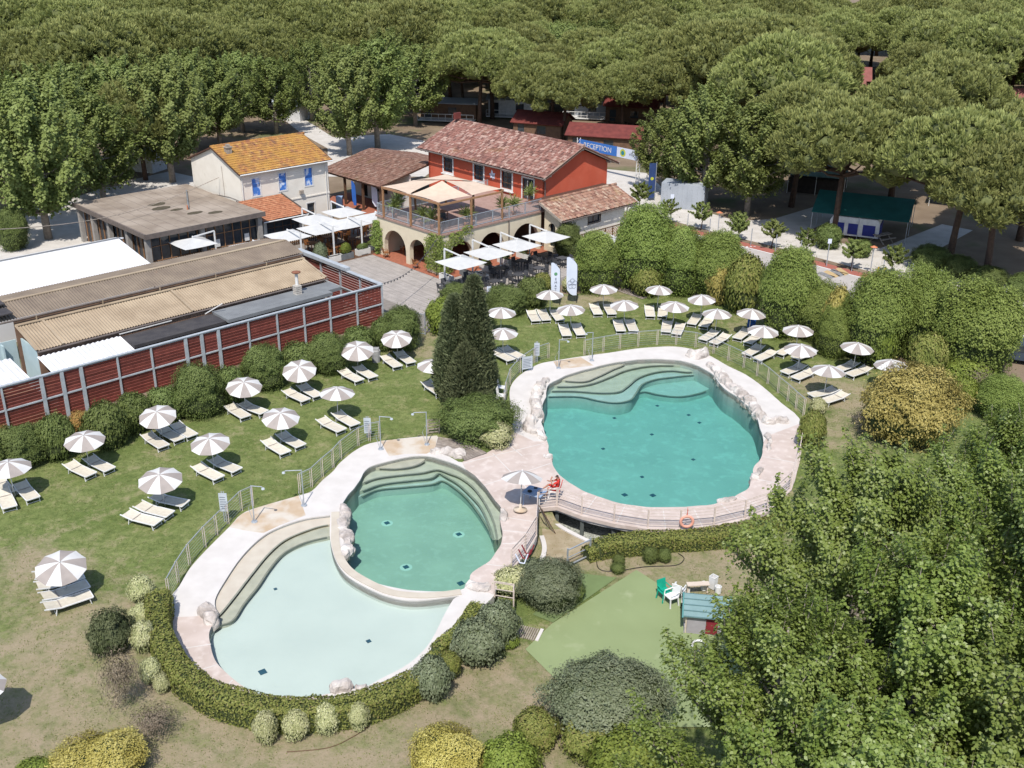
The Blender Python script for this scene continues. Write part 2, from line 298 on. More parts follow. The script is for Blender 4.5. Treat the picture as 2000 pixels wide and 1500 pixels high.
def water_material(name, absorb, density):
    """clear water: fresnel reflection over a transparent body whose depth absorbs red"""
    m = bpy.data.materials.new(name); m.use_nodes = True; t = m.node_tree; N = t.nodes; L = t.links; N.clear()
    o = N.new('ShaderNodeOutputMaterial'); g = N.new('ShaderNodeNewGeometry')
    n1 = N.new('ShaderNodeTexNoise'); n1.inputs['Scale'].default_value = 7.0; n1.inputs['Detail'].default_value = 5; L.new(g.outputs['Position'], n1.inputs['Vector'])
    b = N.new('ShaderNodeBump'); b.inputs['Strength'].default_value = 0.5; b.inputs['Distance'].default_value = 0.06; L.new(n1.outputs['Fac'], b.inputs['Height'])
    gl = N.new('ShaderNodeBsdfGlossy'); gl.inputs['Roughness'].default_value = 0.06; L.new(b.outputs[0], gl.inputs['Normal'])
    tr = N.new('ShaderNodeBsdfTransparent'); fr = N.new('ShaderNodeFresnel'); fr.inputs['IOR'].default_value = 1.33; L.new(b.outputs[0], fr.inputs['Normal'])
    ms = N.new('ShaderNodeMixShader'); L.new(fr.outputs[0], ms.inputs[0]); L.new(tr.outputs[0], ms.inputs[1]); L.new(gl.outputs[0], ms.inputs[2])
    L.new(ms.outputs[0], o.inputs['Surface'])
    va = N.new('ShaderNodeVolumeAbsorption'); va.inputs['Color'].default_value = (*absorb, 1); va.inputs['Density'].default_value = density
    L.new(va.outputs[0], o.inputs['Volume'])
    MATS[name] = m
water_material('water', (0.27, 0.855, 0.81), 0.39)

# ------------------------------------------------------------------ mesh helpers
def link_obj(name, me, parent=None, loc=None):
    o = bpy.data.objects.new(name, me); COL.objects.link(o)
    if parent is not None: o.parent = parent
    if loc is not None: o.location = loc
    return o
def tag(o, label=None, cat=None, group=None, kind=None):
    if label: o['label'] = label
    if cat: o['category'] = cat
    if group: o['group'] = group
    if kind: o['kind'] = kind
    return o
def thing(name, label, cat, loc=(0, 0, 0), rotz=0.0, group=None):
    o = bpy.data.objects.new(name, None); COL.objects.link(o); o.empty_display_size = 0.2
    o.location = loc; o.rotation_euler = (0, 0, rotz)
    return tag(o, label, cat, group)
def copy_tree(o, parent=None, **kw):
    c = o.copy(); COL.objects.link(c)
    if parent is not None: c.parent = parent
    for ch in list(o.children): copy_tree(ch, c)
    return c
class MB:
    def __init__(s): s.v = []; s.f = []; s.rnd = []
    def add(s, vs, fs, r=None):
        n = len(s.v); s.v += [tuple(x) for x in vs]; s.f += [tuple(i + n for i in f) for f in fs]
        s.rnd += [random.random() if r is None else r] * len(vs); return s
    def box(s, x0, x1, y0, y1, z0, z1, r=None):
        return s.add([(x0, y0, z0), (x1, y0, z0), (x1, y1, z0), (x0, y1, z0), (x0, y0, z1), (x1, y0, z1), (x1, y1, z1), (x0, y1, z1)],
                     [(3, 2, 1, 0), (4, 5, 6, 7), (0, 1, 5, 4), (1, 2, 6, 5), (2, 3, 7, 6), (3, 0, 4, 7)], r)
    def bar(s, p, q, w, h, up=(0, 0, 1)):
        """box beam from p to q, width w across, h along up"""
        p = Vector(p); q = Vector(q); d = (q - p).normalized(); u = Vector(up)
        if abs(d.dot(u)) > 0.98: u = Vector((1, 0, 0))
        x = d.cross(u).normalized() * (w / 2); y = x.cross(d).normalized() * (h / 2)
        return s.add([p - x - y, p + x - y, p + x + y, p - x + y, q - x - y, q + x - y, q + x + y, q - x + y],
                     [(3, 2, 1, 0), (4, 5, 6, 7), (0, 1, 5, 4), (1, 2, 6, 5), (2, 3, 7, 6), (3, 0, 4, 7)])
    def tube(s, pts, rad, n=6, cap=True):
        pts = [Vector(p) for p in pts]; rr = rad if isinstance(rad, (list, tuple)) else [rad] * len(pts)
        vs = []; fs = []
        for i, p in enumerate(pts):
            d = (pts[min(i + 1, len(pts) - 1)] - pts[max(i - 1, 0)]).normalized()
            u = Vector((0, 0, 1)) if abs(d.z) < 0.95 else Vector((1, 0, 0))
            x = d.cross(u).normalized(); y = x.cross(d)
            for k in range(n):
                a = 2 * PI * k / n; vs.append(p + x * math.cos(a) * rr[i] + y * math.sin(a) * rr[i])
        for i in range(len(pts) - 1):
            for k in range(n):
                k2 = (k + 1) % n; fs.append((i * n + k, i * n + k2, (i + 1) * n + k2, (i + 1) * n + k))
        if cap: fs.append(tuple(range(n - 1, -1, -1))); fs.append(tuple((len(pts) - 1) * n + k for k in range(n)))
        return s.add(vs, fs)
    def lathe(s, prof, n=12, c=(0, 0, 0)):
        vs = []; fs = []
        for r, z in prof:
            for k in range(n): a = 2 * PI * k / n; vs.append((c[0] + r * math.cos(a), c[1] + r * math.sin(a), c[2] + z))
        for i in range(len(prof) - 1):
            for k in range(n):
                k2 = (k + 1) % n; fs.append((i * n + k, i * n + k2, (i + 1) * n + k2, (i + 1) * n + k))
        fs.append(tuple(range(n - 1, -1, -1))); fs.append(tuple((len(prof) - 1) * n + k for k in range(n)))
        return s.add(vs, fs)
    def mesh(s, name, mat, smooth=False):
        me = bpy.data.meshes.new(name); me.from_pydata(s.v, [], s.f); me.materials.append(MATS[mat])
        a = me.attributes.new('rnd', 'FLOAT', 'POINT'); a.data.foreach_set('value', s.rnd)
        if smooth: me.polygons.foreach_set('use_smooth', [True] * len(me.polygons))
        me.update(); return me
    def build(s, name, mat, parent=None, loc=None, smooth=False): return link_obj(name, s.mesh(name, mat, smooth), parent, loc)
def inpoly(p, poly):
    x, y = p[0], p[1]; c = False; j = len(poly) - 1
    for i in range(len(poly)):
        xi, yi = poly[i][0], poly[i][1]; xj, yj = poly[j][0], poly[j][1]
        if (yi > y) != (yj > y) and x < (xj - xi) * (y - yi) / (yj - yi) + xi: c = not c
        j = i
    return c
def fill(outer, holes=(), extra=()):
    """triangles of a polygon minus holes (loops may cross)"""
    vs = []; es = []
    for lp in [outer, *holes]:
        n = len(vs); vs += [Vector((p[0], p[1])) for p in lp]; es += [(n + i, n + (i + 1) % len(lp)) for i in range(len(lp))]
    vs += [Vector((p[0], p[1])) for p in extra]
    r = delaunay_2d_cdt(vs, es, [], 0, 1e-5)
    V, Fc = r[0], r[2]; out = []
    for f in Fc:
        c = (sum(V[i].x for i in f) / len(f), sum(V[i].y for i in f) / len(f))
        if inpoly(c, outer) and not any(inpoly(c, h) for h in holes): out.append(tuple(f))
    return [(v.x, v.y) for v in V], out
def slab(mb, outer, holes, th, O=(0, 0, 0), U=(1, 0, 0), V=(0, 1, 0), side=True):
    """plate with openings: 2D outline in the frame O,U,V, thickness th against U x V"""
    O, U, V = Vector(O), Vector(U), Vector(V); N = U.cross(V).normalized()
    v2, fs = fill(outer, holes); k = len(v2)
    P = [O + U * x + V * y for x, y in v2]
    def cc(f):
        a, b, c = (v2[i] for i in f[:3]); return f if (b[0] - a[0]) * (c[1] - a[1]) - (b[1] - a[1]) * (c[0] - a[0]) > 0 else f[::-1]
    fs = [cc(f) for f in fs]
    edges = {}
    for f in fs:
        for i in range(len(f)):
            e = (f[i], f[(i + 1) % len(f)]); edges[e] = edges.get(e, 0) + 1
    allf = list(fs) + [tuple(i + k for i in f[::-1]) for f in fs]
    if side:
        for (i, j) in edges:
            if (j, i) not in edges: allf.append((j, i, i + k, j + k))
    mb.add(P + [p - N * th for p in P], allf); return mb
def pix(lst, z=0.0): return [at(u, v, z) for u, v in lst]
def smooth_path(pts, n=6, closed=False):
    """Catmull-Rom through the points"""
    out = []; P = [Vector(p) for p in pts]; k = len(P); rng = range(k if closed else k - 1)
    for i in rng:
        p0 = P[(i - 1) % k] if closed or i > 0 else P[0]; p1 = P[i]; p2 = P[(i + 1) % k]; p3 = P[(i + 2) % k] if closed or i + 2 < k else P[-1]
        for j in range(n):
            t = j / n
            out.append(0.5 * ((2 * p1) + (-p0 + p2) * t + (2 * p0 - 5 * p1 + 4 * p2 - p3) * t * t + (-p0 + 3 * p1 - 3 * p2 + p3) * t ** 3))
    if not closed: out.append(P[-1])
    return out
def resample(pts, step):
    out = [pts[0]]; d = 0.0
    for a, b in zip(pts[:-1], pts[1:]):
        L = (b - a).length; 
        if L == 0: continue
        t = step - d
        while t <= L: out.append(a.lerp(b, t / L)); t += step
        d = (d + L) % step
    return out
def unit(a): return a / np.maximum(np.linalg.norm(a, axis=1, keepdims=True), 1e-9)
def leaf_mesh(name, C, Nr, size, mat, aspect=0.62, jit=0.7, up=0.0, rndv=None):
    """one folded leaf-shaped face per centre; Nr = facing"""
    C = np.asarray(C, float); n = len(C); Nn = unit(np.asarray(Nr, float) + RNG.normal(0, jit, (n, 3)) * 0.6)
    t = RNG.normal(0, 1, (n, 3)); t[:, 2] += up; t = unit(t - (t * Nn).sum(1, keepdims=True) * Nn); b = np.cross(Nn, t)
    s = (np.asarray(size) if np.ndim(size) else np.full(n, size)) * RNG.uniform(0.65, 1.25, n); s = s[:, None]
    v = np.stack([C - t * s * 0.5, C + b * s * aspect * 0.5 + Nn * s * 0.12 - t * s * 0.08, C + t * s * 0.55, C - b * s * aspect * 0.5 + Nn * s * 0.12 - t * s * 0.08], 1).reshape(-1, 3)
    me = bpy.data.meshes.new(name); me.vertices.add(4 * n); me.vertices.foreach_set('co', v.astype(np.float32).ravel())
    me.loops.add(4 * n); me.loops.foreach_set('vertex_index', np.arange(4 * n, dtype=np.int32))
    me.polygons.add(n); me.polygons.foreach_set('loop_start', np.arange(0, 4 * n, 4, dtype=np.int32))
    me.update(calc_edges=True)
    a = me.attributes.new('rnd', 'FLOAT', 'POINT')
    rv = np.clip(RNG.normal(0.45, 0.22, n), 0, 1) if rndv is None else np.clip(rndv + RNG.normal(0, 0.12, n), 0, 1)
    a.data.foreach_set('value', np.repeat(rv, 4).astype(np.float32)); me.materials.append(MATS[mat]); return me
def blob_mesh(name, mat, f, nu=20, nv=12, z0=-0.25):
    """closed lump: f(direction) gives the surface point"""
    mb = MB(); vs = []; fs = []
    for j in range(nv + 1):
        ph = -PI / 2 + PI * j / nv
        for i in range(nu):
            th = 2 * PI * i / nu; vs.append(f(Vector((math.cos(ph) * math.cos(th), math.cos(ph) * math.sin(th), math.sin(ph)))))
    for j in range(nv):
        for i in range(nu):
            i2 = (i + 1) % nu; fs.append((j * nu + i, j * nu + i2, (j + 1) * nu + i2, (j + 1) * nu + i))
    mb.add(vs, fs); return mb.mesh(name, mat, True)
def text_mesh(name, txt, size, mat, extrude=0.004):
    cu = bpy.data.curves.new(name, 'FONT'); cu.body = txt; cu.size = size; cu.extrude = extrude; cu.align_x = 'CENTER'; cu.align_y = 'CENTER'
    o = bpy.data.objects.new(name, cu); COL.objects.link(o)
    dg = bpy.context.evaluated_depsgraph_get(); me = bpy.data.meshes.new_from_object(o.evaluated_get(dg))
    bpy.data.objects.remove(o); bpy.data.curves.remove(cu); me.materials.clear(); me.materials.append(MATS[mat]); me.name = name; return me
# ------------------------------------------------------------------ ground
def sst(t): t = max(0.0, min(1.0, t)); return t * t * (3 - 2 * t)
def zt(x, y):
    """height of the lawn: level, dropping 0.6 m south-east of the pools"""
    return -0.6 * sst((x + 4.5) / 4.0) * sst((46.2 - y) / 1.6)
def gnd(u, v):
    z = 0.0
    for _ in range(12): p = at(u, v, z); z = 0.5 * z + 0.5 * zt(p.x, p.y)
    p = at(u, v, z); p.z = zt(p.x, p.y); return p
WL = -0.12
BIG = [(1073, 750), (1120, 728), (1190, 710), (1246, 701.5), (1295, 701), (1340, 706), (1387, 727), (1415, 758), (1454, 785), (1478, 813), (1484, 837), (1491, 865),
       (1489, 890), (1473, 912), (1470, 931), (1464, 949), (1442, 967), (1403, 982), (1352, 990), (1295, 991.5), (1250, 989.5), (1199, 980), (1160, 967), (1130, 955), (1100, 934),
       (1079, 910), (1072, 880), (1064, 845), (1059, 824), (1060, 796), (1066, 768)]
MID = [(833, 890), (882, 903), (910, 917), (941.5, 943), (962, 971), (980, 994), (977, 1016), (982, 1037), (981, 1060), (972, 1076), (955, 1097), (922, 1120), (916, 1137), (899, 1152),
       (850, 1155), (797, 1152), (745, 1141), (703, 1122), (675, 1101), (665, 1085), (676, 1066), (666, 1042), (677, 1022), (667, 1003), (668, 985), (682, 964), (700, 943), (714, 919), (735, 907), (787, 894)]
WADE = [(645, 1006), (595, 1013), (542, 1031), (507, 1052), (472, 1087), (441, 1132), (420, 1171), (423, 1203), (409, 1235), (411, 1260), (420, 1290), (441, 1314), (477, 1343), (510, 1357),
        (600, 1362), (640, 1356), (668, 1345), (706, 1344), (745, 1325), (797, 1297), (832, 1265), (850, 1237), (867, 1202), (885, 1171), (893, 1164), (815, 1173), (762, 1166), (717, 1148), (675, 1122), (654, 1090), (645, 1055), (644, 1027)]
def wob(pts, amp, seed):
    return [p + Vector((noise.noise(Vector((p.x * 1.1, p.y * 1.1, seed))), noise.noise(Vector((p.x * 1.1, p.y * 1.1, seed + 9))), 0)) * amp for p in pts]
big = wob(smooth_path(pix(BIG, 0.06), 4, True), 0.12, 1.0)
mid = wob(smooth_path(pix(MID, 0.06), 4, True), 0.06, 2.0)
wade = smooth_path(pix(WADE[:22], 0.06), 4) + smooth_path(pix(WADE[22:], 0.06), 4)
CHANNEL = [(1069, 1001), (1086, 1021), (1115, 1039), (1148, 1055), (1195, 1062), (1260, 1058), (1330, 1056), (1400, 1050), (1400, 1012), (1328, 1020), (1265, 1016), (1199, 1006), (1120, 985), (1092, 975), (1064, 985)]
channel = pix(CHANNEL, -0.6)
LAWN = [(-420, 880), (-150, 890), (17, 852), (400, 745), (700, 655), (742, 632), (800, 640), (835, 650), (870, 640), (960, 604), (1065, 575), (1120, 575), (1200, 565), (1300, 570), (1450, 595), (1560, 640),
        (1700, 720), (1850, 745), (1960, 770), (2400, 800), (2700, 1900), (1000, 2000), (-700, 1900)]
lawn_poly = pix(LAWN)
DRY = [(130, 1330, 5, .8), (250, 1250, 2, .6), (60, 1420, 5, .8), (400, 1450, 4, .8), (330, 1380, 2.5, .7), (700, 1450, 4, .7), (560, 1480, 4, .6), (950, 1330, 2.5, .45), (1000, 1440, 3, .6), (1350, 1105, 3, .9),
       (1180, 1090, 2, .8), (1450, 1090, 3, .8), (1060, 1050, 2, .9), (1280, 1085, 2, .7), (880, 1350, 3, .5), (1200, 585, 2, .6), (1120, 590, 2, .7), (1640, 770, 2.5, .6), (1700, 800, 3, .6), (1580, 740, 1.5, .35), (1440, 640, 1.5, .4),
       (100, 1130, 2, .35), (310, 880, 1.5, .3), (640, 730, 1.5, .3), (1480, 620, 2, .5), (40, 1080, 2, .5), (830, 690, 1.2, .7), (820, 660, 1, .7), (500, 1420, 3, .6), (300, 1450, 4, .7), (720, 1340, 1.5, .6), (1640, 850, 2.5, .5)]
def make_lawn():
    spots = [(gnd(u, v), r, k) for u, v, r, k in DRY]
    ex = []
    for i in range(-52, 53):
        for j in range(20, 115):
            p = (i * 0.85 + random.uniform(-.2, .2), j * 0.85 + random.uniform(-.2, .2))
            if inpoly(p, lawn_poly): ex.append(p)
    v, f = fill(lawn_poly, [big, mid, wade, channel], ex)
    me = bpy.data.meshes.new('lawn'); me.from_pydata([(x, y, zt(x, y) + 0.03 * noise.noise(Vector((x * .4, y * .4, 0)))) for x, y in v], [], f)
    dry = []
    for x, y in v:
        d = 0.12 + 0.3 * noise.noise(Vector((x * .22, y * .22, 3)))
        for p, r, k in spots: d += k * math.exp(-((x - p.x) ** 2 + (y - p.y) ** 2) / (r * r) * 0.9)
        dry.append(min(.72, d * .88))
    a = me.attributes.new('dry', 'FLOAT', 'POINT'); a.data.foreach_set('value', dry)
    me.polygons.foreach_set('use_smooth', [True] * len(me.polygons)); me.materials.append(MATS['lawn']); me.update()
    tag(link_obj('lawn', me), 'short patchy lawn around the pools, green above and dry brown below', None, None, 'structure')
make_lawn()
def sheet(name, poly, z, mat, holes=(), label=None, kind='structure', th=0.0):
    if th:
        mb = slab(MB(), [(p[0], p[1]) for p in poly], holes, th, (0, 0, z)); o = mb.build(name, mat)
    else:
        v, f = fill(poly, holes); f = [t if (v[t[1]][0] - v[t[0]][0]) * (v[t[2]][1] - v[t[0]][1]) - (v[t[1]][1] - v[t[0]][1]) * (v[t[2]][0] - v[t[0]][0]) > 0 else t[::-1] for t in f]
        mb = MB(); mb.add([(x, y, z) for x, y in v], f); o = mb.build(name, mat)
    return tag(o, label, None, None, kind)
sheet('ground', [(-700, -300), (700, -300), (700, 900), (-700, 900)], -0.006, 'forest_floor', [lawn_poly], 'brown pine needle forest floor under the trees')
def proad(name, px, z, mat, label): return sheet(name, pix(px), z, mat, (), label)
proad('gravel_road', [(540, 222), (600, 236), (650, 268), (760, 262), (905, 290), (860, 320), (830, 345), (640, 345), (640, 290), (590, 262)], 0.004, 'gravel_white', 'white gravel road behind the tiled portico')
proad('gravel_yard', [(-160, 440), (120, 395), (220, 360), (330, 335), (400, 350), (330, 400), (200, 440), (190, 480), (60, 500), (-160, 580)], 0.004, 'gravel_white', 'white gravel yard under the left trees')
proad('gravel_path', [(1180, 330), (1262, 338), (1330, 400), (1440, 432), (1510, 428), (1620, 395), (1670, 410), (1580, 450), (1640, 475), (1720, 485), (1840, 438), (1900, 450), (1795, 508), (1900, 540), (2150, 600), (2150, 640), (1960, 598), (1737, 543), (1524, 488), (1360, 446), (1290, 428), (1230, 470), (1180, 490)],
      0.004, 'gravel_white', 'white gravel path between the camp pitches and the road')
ROADC = [(1200, 418), (1290, 436), (1360, 455), (1524, 496), (1671, 535), (1737, 550), (1965, 608), (2150, 655)]
rc = smooth_path(pix(ROADC), 5)
def offs(path, d):
    out = []
    for i, p in enumerate(path):
        t = (path[min(i + 1, len(path) - 1)] - path[max(i - 1, 0)]); t.z = 0; t.normalize(); out.append(p + Vector((t.y, -t.x, 0)) * d)
    return out
def ribbon(name, path, d0, d1, z, mat, label, th=0.0, kind='structure'):
    A = offs(path, d0); B = offs(path, d1); mb = MB(); n = len(A)
    mb.add([(p.x, p.y, z) for p in A] + [(p.x, p.y, z) for p in B], [(i, i + n, i + n + 1, i + 1) for i in range(n - 1)])
    o = mb.build(name, mat); return tag(o, label, None, None, kind)
ribbon('road', rc, 0.5, 9.0, 0.006, 'asphalt_pale', 'pale grey asphalt road behind the tall hedge')
ribbon('cycle_lane', rc, -0.65, 0.45, 0.010, 'lane_red', 'narrow red cycle lane along the road')
ribbon('lane_line', rc, 0.47, 0.62, 0.014, 'paint_white', 'white painted line beside the red cycle lane')
ribbon('verge', rc, -1.5, -0.8, 0.012, 'forest_floor', 'thin soil verge beside the red cycle lane')
# speed hump stripes
for i in range(4):
    p0 = pix([(1596 + i * 12, 534 - i * 3), (1604 + i * 12, 531 - i * 3), (1632 + i * 9, 541 - i * 2), (1622 + i * 9, 545 - i * 2)])
    mb = MB(); mb.add([(p.x, p.y, 0.014) for p in p0], [(3, 2, 1, 0)])
    tag(mb.build('road_marking', 'paint_yellow' if i % 2 else 'paint_grey'), 'yellow and grey hump stripes painted on the pale road', None, None, 'structure')
# bicycle sign on lane
mb = MB(); pc = at(1468, 482.5)
for k in range(3): mb.box(pc.x - 0.5 + k * .35, pc.x - 0.3 + k * .35, pc.y - .1 + .1 * k, pc.y + .1 + .05 * k, 0.013, 0.015)
tag(mb.build('road_marking', 'paint_white'), 'small white painted mark on the red cycle lane', None, None, 'structure')
# plaza of pavers
PLAZA = [S(-16.5, -20), S(-16.2, 6), S(-27, 7), S(-27, 14), S(-9, 14), S(4, 13), S(9, 16), at(1120, 545), at(1062, 574), at(960, 602), at(868, 638), at(835, 649), at(798, 638), at(745, 629), S(4.6, -10.2), S(-5.4, -10.0), S(-5.4, -20)]
plaza = sheet('plaza', PLAZA, 0.002, 'paver_joint', (), 'grey block paving of the cafe yard')
def pavers():
    mb = MB(); 
    for i in range(-17, 11):
        for j in range(-11, 17):
            for k in range(2):
                a0 = i * 0.62 + 0.0; b0 = j * 0.62
                if k: a0 += .31
                aa, bb = (0.30, 0.60) if True else (0, 0)
                c = S(a0 + .15, b0 + .3)
                if not inpoly(c, PLAZA): continue
                h = 0.012 + random.uniform(0, .006)
                q = [S(a0 + .01, b0 + .01, h), S(a0 + .295, b0 + .01, h), S(a0 + .295, b0 + .605, h), S(a0 + .01, b0 + .605, h)]
                mb.add(q, [(0, 1, 2, 3)])
    o = mb.build('paving_block', 'paver', plaza); o['kind'] = 'stuff'
pavers()

# ------------------------------------------------------------------ pool basins and decks
DECK = [(742, 862), (700, 876), (665, 903), (651, 920), (630, 938), (609, 959), (583, 968), (507, 990), (472, 1004), (448, 1029), (402, 1075), (371, 1110), (350, 1145), (334, 1167), (326, 1220), (330, 1260), (345, 1300), (372, 1335),
        (420, 1362), (500, 1380), (600, 1390), (700, 1380), (760, 1358), (808, 1322), (850, 1288), (885, 1256), (920, 1224), (940, 1188), (965, 1163), (975, 1132), (1000, 1110), (1028, 1080), (1049, 1045), (1053, 992), (1088, 988), (1136, 1006),
        (1199, 1021), (1265, 1031), (1328, 1033), (1394, 1027), (1454, 1013), (1499, 998), (1545, 955), (1560, 905), (1568, 858), (1561, 817), (1527, 788), (1492, 757), (1457, 732), (1422, 715), (1391, 697), (1363, 685), (1330, 678), (1295, 677),
        (1242, 681), (1190, 689), (1137, 696), (1081, 705), (1050, 712), (1015, 733), (997, 756), (996, 785), (1000, 810), (1000, 842), (985, 862), (950, 885), (905, 903), (880, 893), (850, 878), (854, 852)]
deck = smooth_path(pix(DECK, 0.06), 3, True)
pools = [big, mid, wade]
sheet('pool_deck', deck, 0.06, 'concrete_white', pools, 'white concrete deck around the three pools', th=0.35)
PINK1 = [(1000, 842), (1043, 862), (1090, 862), (1150, 940), (1300, 975), (1430, 955), (1460, 900), (1502, 850), (1561, 828), (1569, 858), (1561.5, 905), (1546.5, 956), (1500, 1000), (1454, 1015), (1394, 1029), (1328, 1035), (1265, 1033), (1199, 1023), (1136, 1008), (1088, 990),
         (1051, 993), (1049, 1046), (1028, 1082), (1000, 1112), (974, 1133), (963, 1160), (918, 1141), (905, 1125), (940, 1060), (950, 1000), (930, 960), (903, 902), (950, 886), (985, 862)]
sheet('walkway', pix(PINK1, 0.085), 0.085, 'deck_pink', pools, 'pinkish walkway between the pools and over the channel', th=0.2)
PINK2 = [(327, 1206), (378, 1204), (440, 1200), (450, 1290), (500, 1330), (640, 1340), (640, 1392), (600, 1392), (500, 1382), (420, 1364), (372, 1337), (345, 1302), (330, 1262), (325, 1222)]
sheet('walkway', pix(PINK2, 0.085), 0.085, 'deck_pink', pools, 'pinkish walkway between wading pool and clipped hedge', th=0.2)
# slab joints of the pink walkway
jm = MB()
for a, b in (((1062, 866), (905, 905)), ((1075, 905), (945, 948)), ((985, 862), (1020, 890)), ((962, 885), (1060, 985)), ((1100, 940), (1062, 985)), ((1165, 970), (1140, 1004)), ((1222, 985), (1205, 1020)), ((1295, 994), (1300, 1031)), ((1355, 993), (1372, 1029)), ((1408, 984), (1440, 1015)), ((1446, 968), (1495, 998)), ((1475, 935), (1545, 950)), ((1491, 892), (1560, 905)),
             ((985, 1010), (1050, 1020)), ((982, 1062), (1040, 1060)), ((950, 1102), (1000, 1108)), ((983, 1036), (1048, 1042)), ((412, 1258), (338, 1270)), ((425, 1298), (360, 1318)), ((455, 1328), (425, 1355))):
    jm.bar(at(a[0], a[1], 0.0865), at(b[0], b[1], 0.0865), 0.05, 0.006)
tag(jm.build('walkway_joint', 'concrete_white'), 'pale joints between the pinkish walkway slabs', None, None, 'structure')
for px, lb in (([(583, 968), (507, 990), (472, 1004), (448, 1029), (480, 1036), (514, 1041), (546, 1026), (597, 1006)], 'tan shower pad by the wading pool'), ([(743, 861), (854, 850.5), (850, 877), (833, 886), (795, 886), (760, 891)], 'tan shower pad by the middle pool'), ([(1081, 706), (1134, 697.5), (1160, 714), (1090, 721)], 'tan shower pad by the big pool')):
    sheet('shower_pad', pix(px, 0.066), 0.066, 'concrete_tan', (), lb, th=0.01)
def basin(name, loop, zf, mat, label):
    mb = MB(); n = len(loop)
    v, f = fill(loop); f = [t if (v[t[1]][0] - v[t[0]][0]) * (v[t[2]][1] - v[t[0]][1]) - (v[t[1]][1] - v[t[0]][1]) * (v[t[2]][0] - v[t[0]][0]) > 0 else t[::-1] for t in f]
    mb.add([(x, y, zf) for x, y in v], f)
    mb.add([(p[0], p[1], 0.0) for p in loop] + [(p[0], p[1], zf) for p in loop], [(i, (i + 1) % n, (i + 1) % n + n, i + n) for i in range(n)])
    return tag(mb.build(name, mat), label, None, None, 'structure')
def water(name, loop, depth, mat, label):
    c = sum((Vector((p[0], p[1], 0)) for p in loop), Vector()) / len(loop)
    big_ = [c + (Vector((p[0], p[1], 0)) - c) * 1.004 for p in loop]
    mb = slab(MB(), [(p.x, p.y) for p in big_], (), depth, (0, 0, WL)); o = mb.build(name, mat); return tag(o, label, None, None, 'structure')
b_big = basin('pool_basin', big, -1.55, 'pool_floor', 'turquoise floor of the big pool')
b_mid = basin('pool_basin', mid, -1.25, 'pool_floor_mid', 'turquoise floor of the middle pool')
b_wad = basin('pool_basin', wade, -0.42, 'pool_floor_pale', 'pale floor of the shallow wading pool')
water('pool_water', big, 1.7, 'water', 'teal water of the big pool')
water_material('water_mid', (0.30, 0.87, 0.77), 0.34)
water('pool_water', mid, 1.4, 'water_mid', 'green water of the middle pool')
water_material('water_shallow', (0.45, 0.95, 0.94), 0.26)
water('pool_water', wade, 0.5, 'water_shallow', 'pale clear water of the wading pool')
c6 = lambda x, y: (700 + x / 2.857, 600 + y / 2.857)
c0 = lambda x, y: (x / 2.857, 800 + y / 2.857)
def pool_step(parent, line, back, z, zb, mat, loop, edge=0.10):
    L = smooth_path(pix(line, z), 6); B = pix(back, z); poly = L + B
    # keep the step inside its own basin: clip by classifying triangles
    vs = []; es = []
    for lp in (poly, loop):
        n = len(vs); vs += [Vector((p[0], p[1])) for p in lp]; es += [(n + i, n + (i + 1) % len(lp)) for i in range(len(lp))]
    r = delaunay_2d_cdt(vs, es, [], 0, 1e-5); V = r[0]; fs = []
    for f in r[2]:
        c = (sum(V[i].x for i in f) / 3, sum(V[i].y for i in f) / 3)
        if inpoly(c, poly) and inpoly(c, loop): fs.append(tuple(f) if (V[f[1]] - V[f[0]]).cross(V[f[2]] - V[f[0]]) > 0 else tuple(f[::-1]))
    mb = MB(); k = len(V); mb.add([(p.x, p.y, z) for p in V] + [(p.x, p.y, zb) for p in V], fs)
    ed = {(f[i], f[(i + 1) % 3]) for f in fs for i in range(3)}
    mb.add([(p.x, p.y, z) for p in V] + [(p.x, p.y, zb) for p in V], [(j, i, i + k, j + k) for i, j in ed if (j, i) not in ed])
    o = mb.build('step', mat, parent)
    em = MB(); n = len(L); I = offs(L, edge); J = offs(L, -0.012)
    Lc = [p for p in L]
    vv = [(p.x, p.y, z + 0.006) for p in I] + [(p.x, p.y, z + 0.006) for p in J]
    ff = [(i, i + n, i + n + 1, i + 1) for i in range(n - 1) if inpoly(I[i], loop) and inpoly(I[i + 1], loop) and inpoly(J[i], loop) and inpoly(J[i + 1], loop)]
    if ff: em.add(vv, ff); em.build('riser_shade_strip', 'riser_shade_strip', o)  # dark strip painted along the step for the shade on its riser
BB = [(1400, 640), (1000, 640), (1000, 760)]
pool_step(b_big, [c6(*p) for p in ((1020, 400), (1110, 405), (1250, 414), (1330, 388), (1420, 345), (1480, 318), (1500, 270))], [(1230, 640), (1000, 640), (1000, 740)], -0.15, -1.55, 'pool_step', big)
pool_step(b_big, [c6(*p) for p in ((1010, 438), (1070, 440), (1200, 440), (1300, 425), (1400, 388), (1500, 348), (1650, 324), (1860, 326), (1950, 330))], BB, -0.30, -1.55, 'pool_step', big)
pool_step(b_big, [c6(*p) for p in ((1000, 465), (1060, 466), (1200, 466), (1350, 476), (1450, 470), (1500, 440), (1560, 392), (1650, 362), (1750, 352), (1840, 360), (1960, 350))], BB, -0.48, -1.55, 'pool_step', big)
pool_step(b_big, [c6(*p) for p in ((990, 498), (1060, 497), (1180, 495), (1260, 501), (1350, 521), (1440, 531), (1515, 515), (1545, 480), (1580, 430), (1650, 402), (1750, 388), (1850, 378), (1980, 372))], BB, -0.66, -1.55, 'pool_floor', big)
pool_step(b_big, [c6(*p) for p in ((1545, 480), (1600, 470), (1680, 487), (1790, 497), (1900, 478), (2010, 440), (2100, 450))], [(1480, 700), (1400, 640), (1200, 650), (1220, 720)], -1.1, -1.55, 'pool_floor', big)
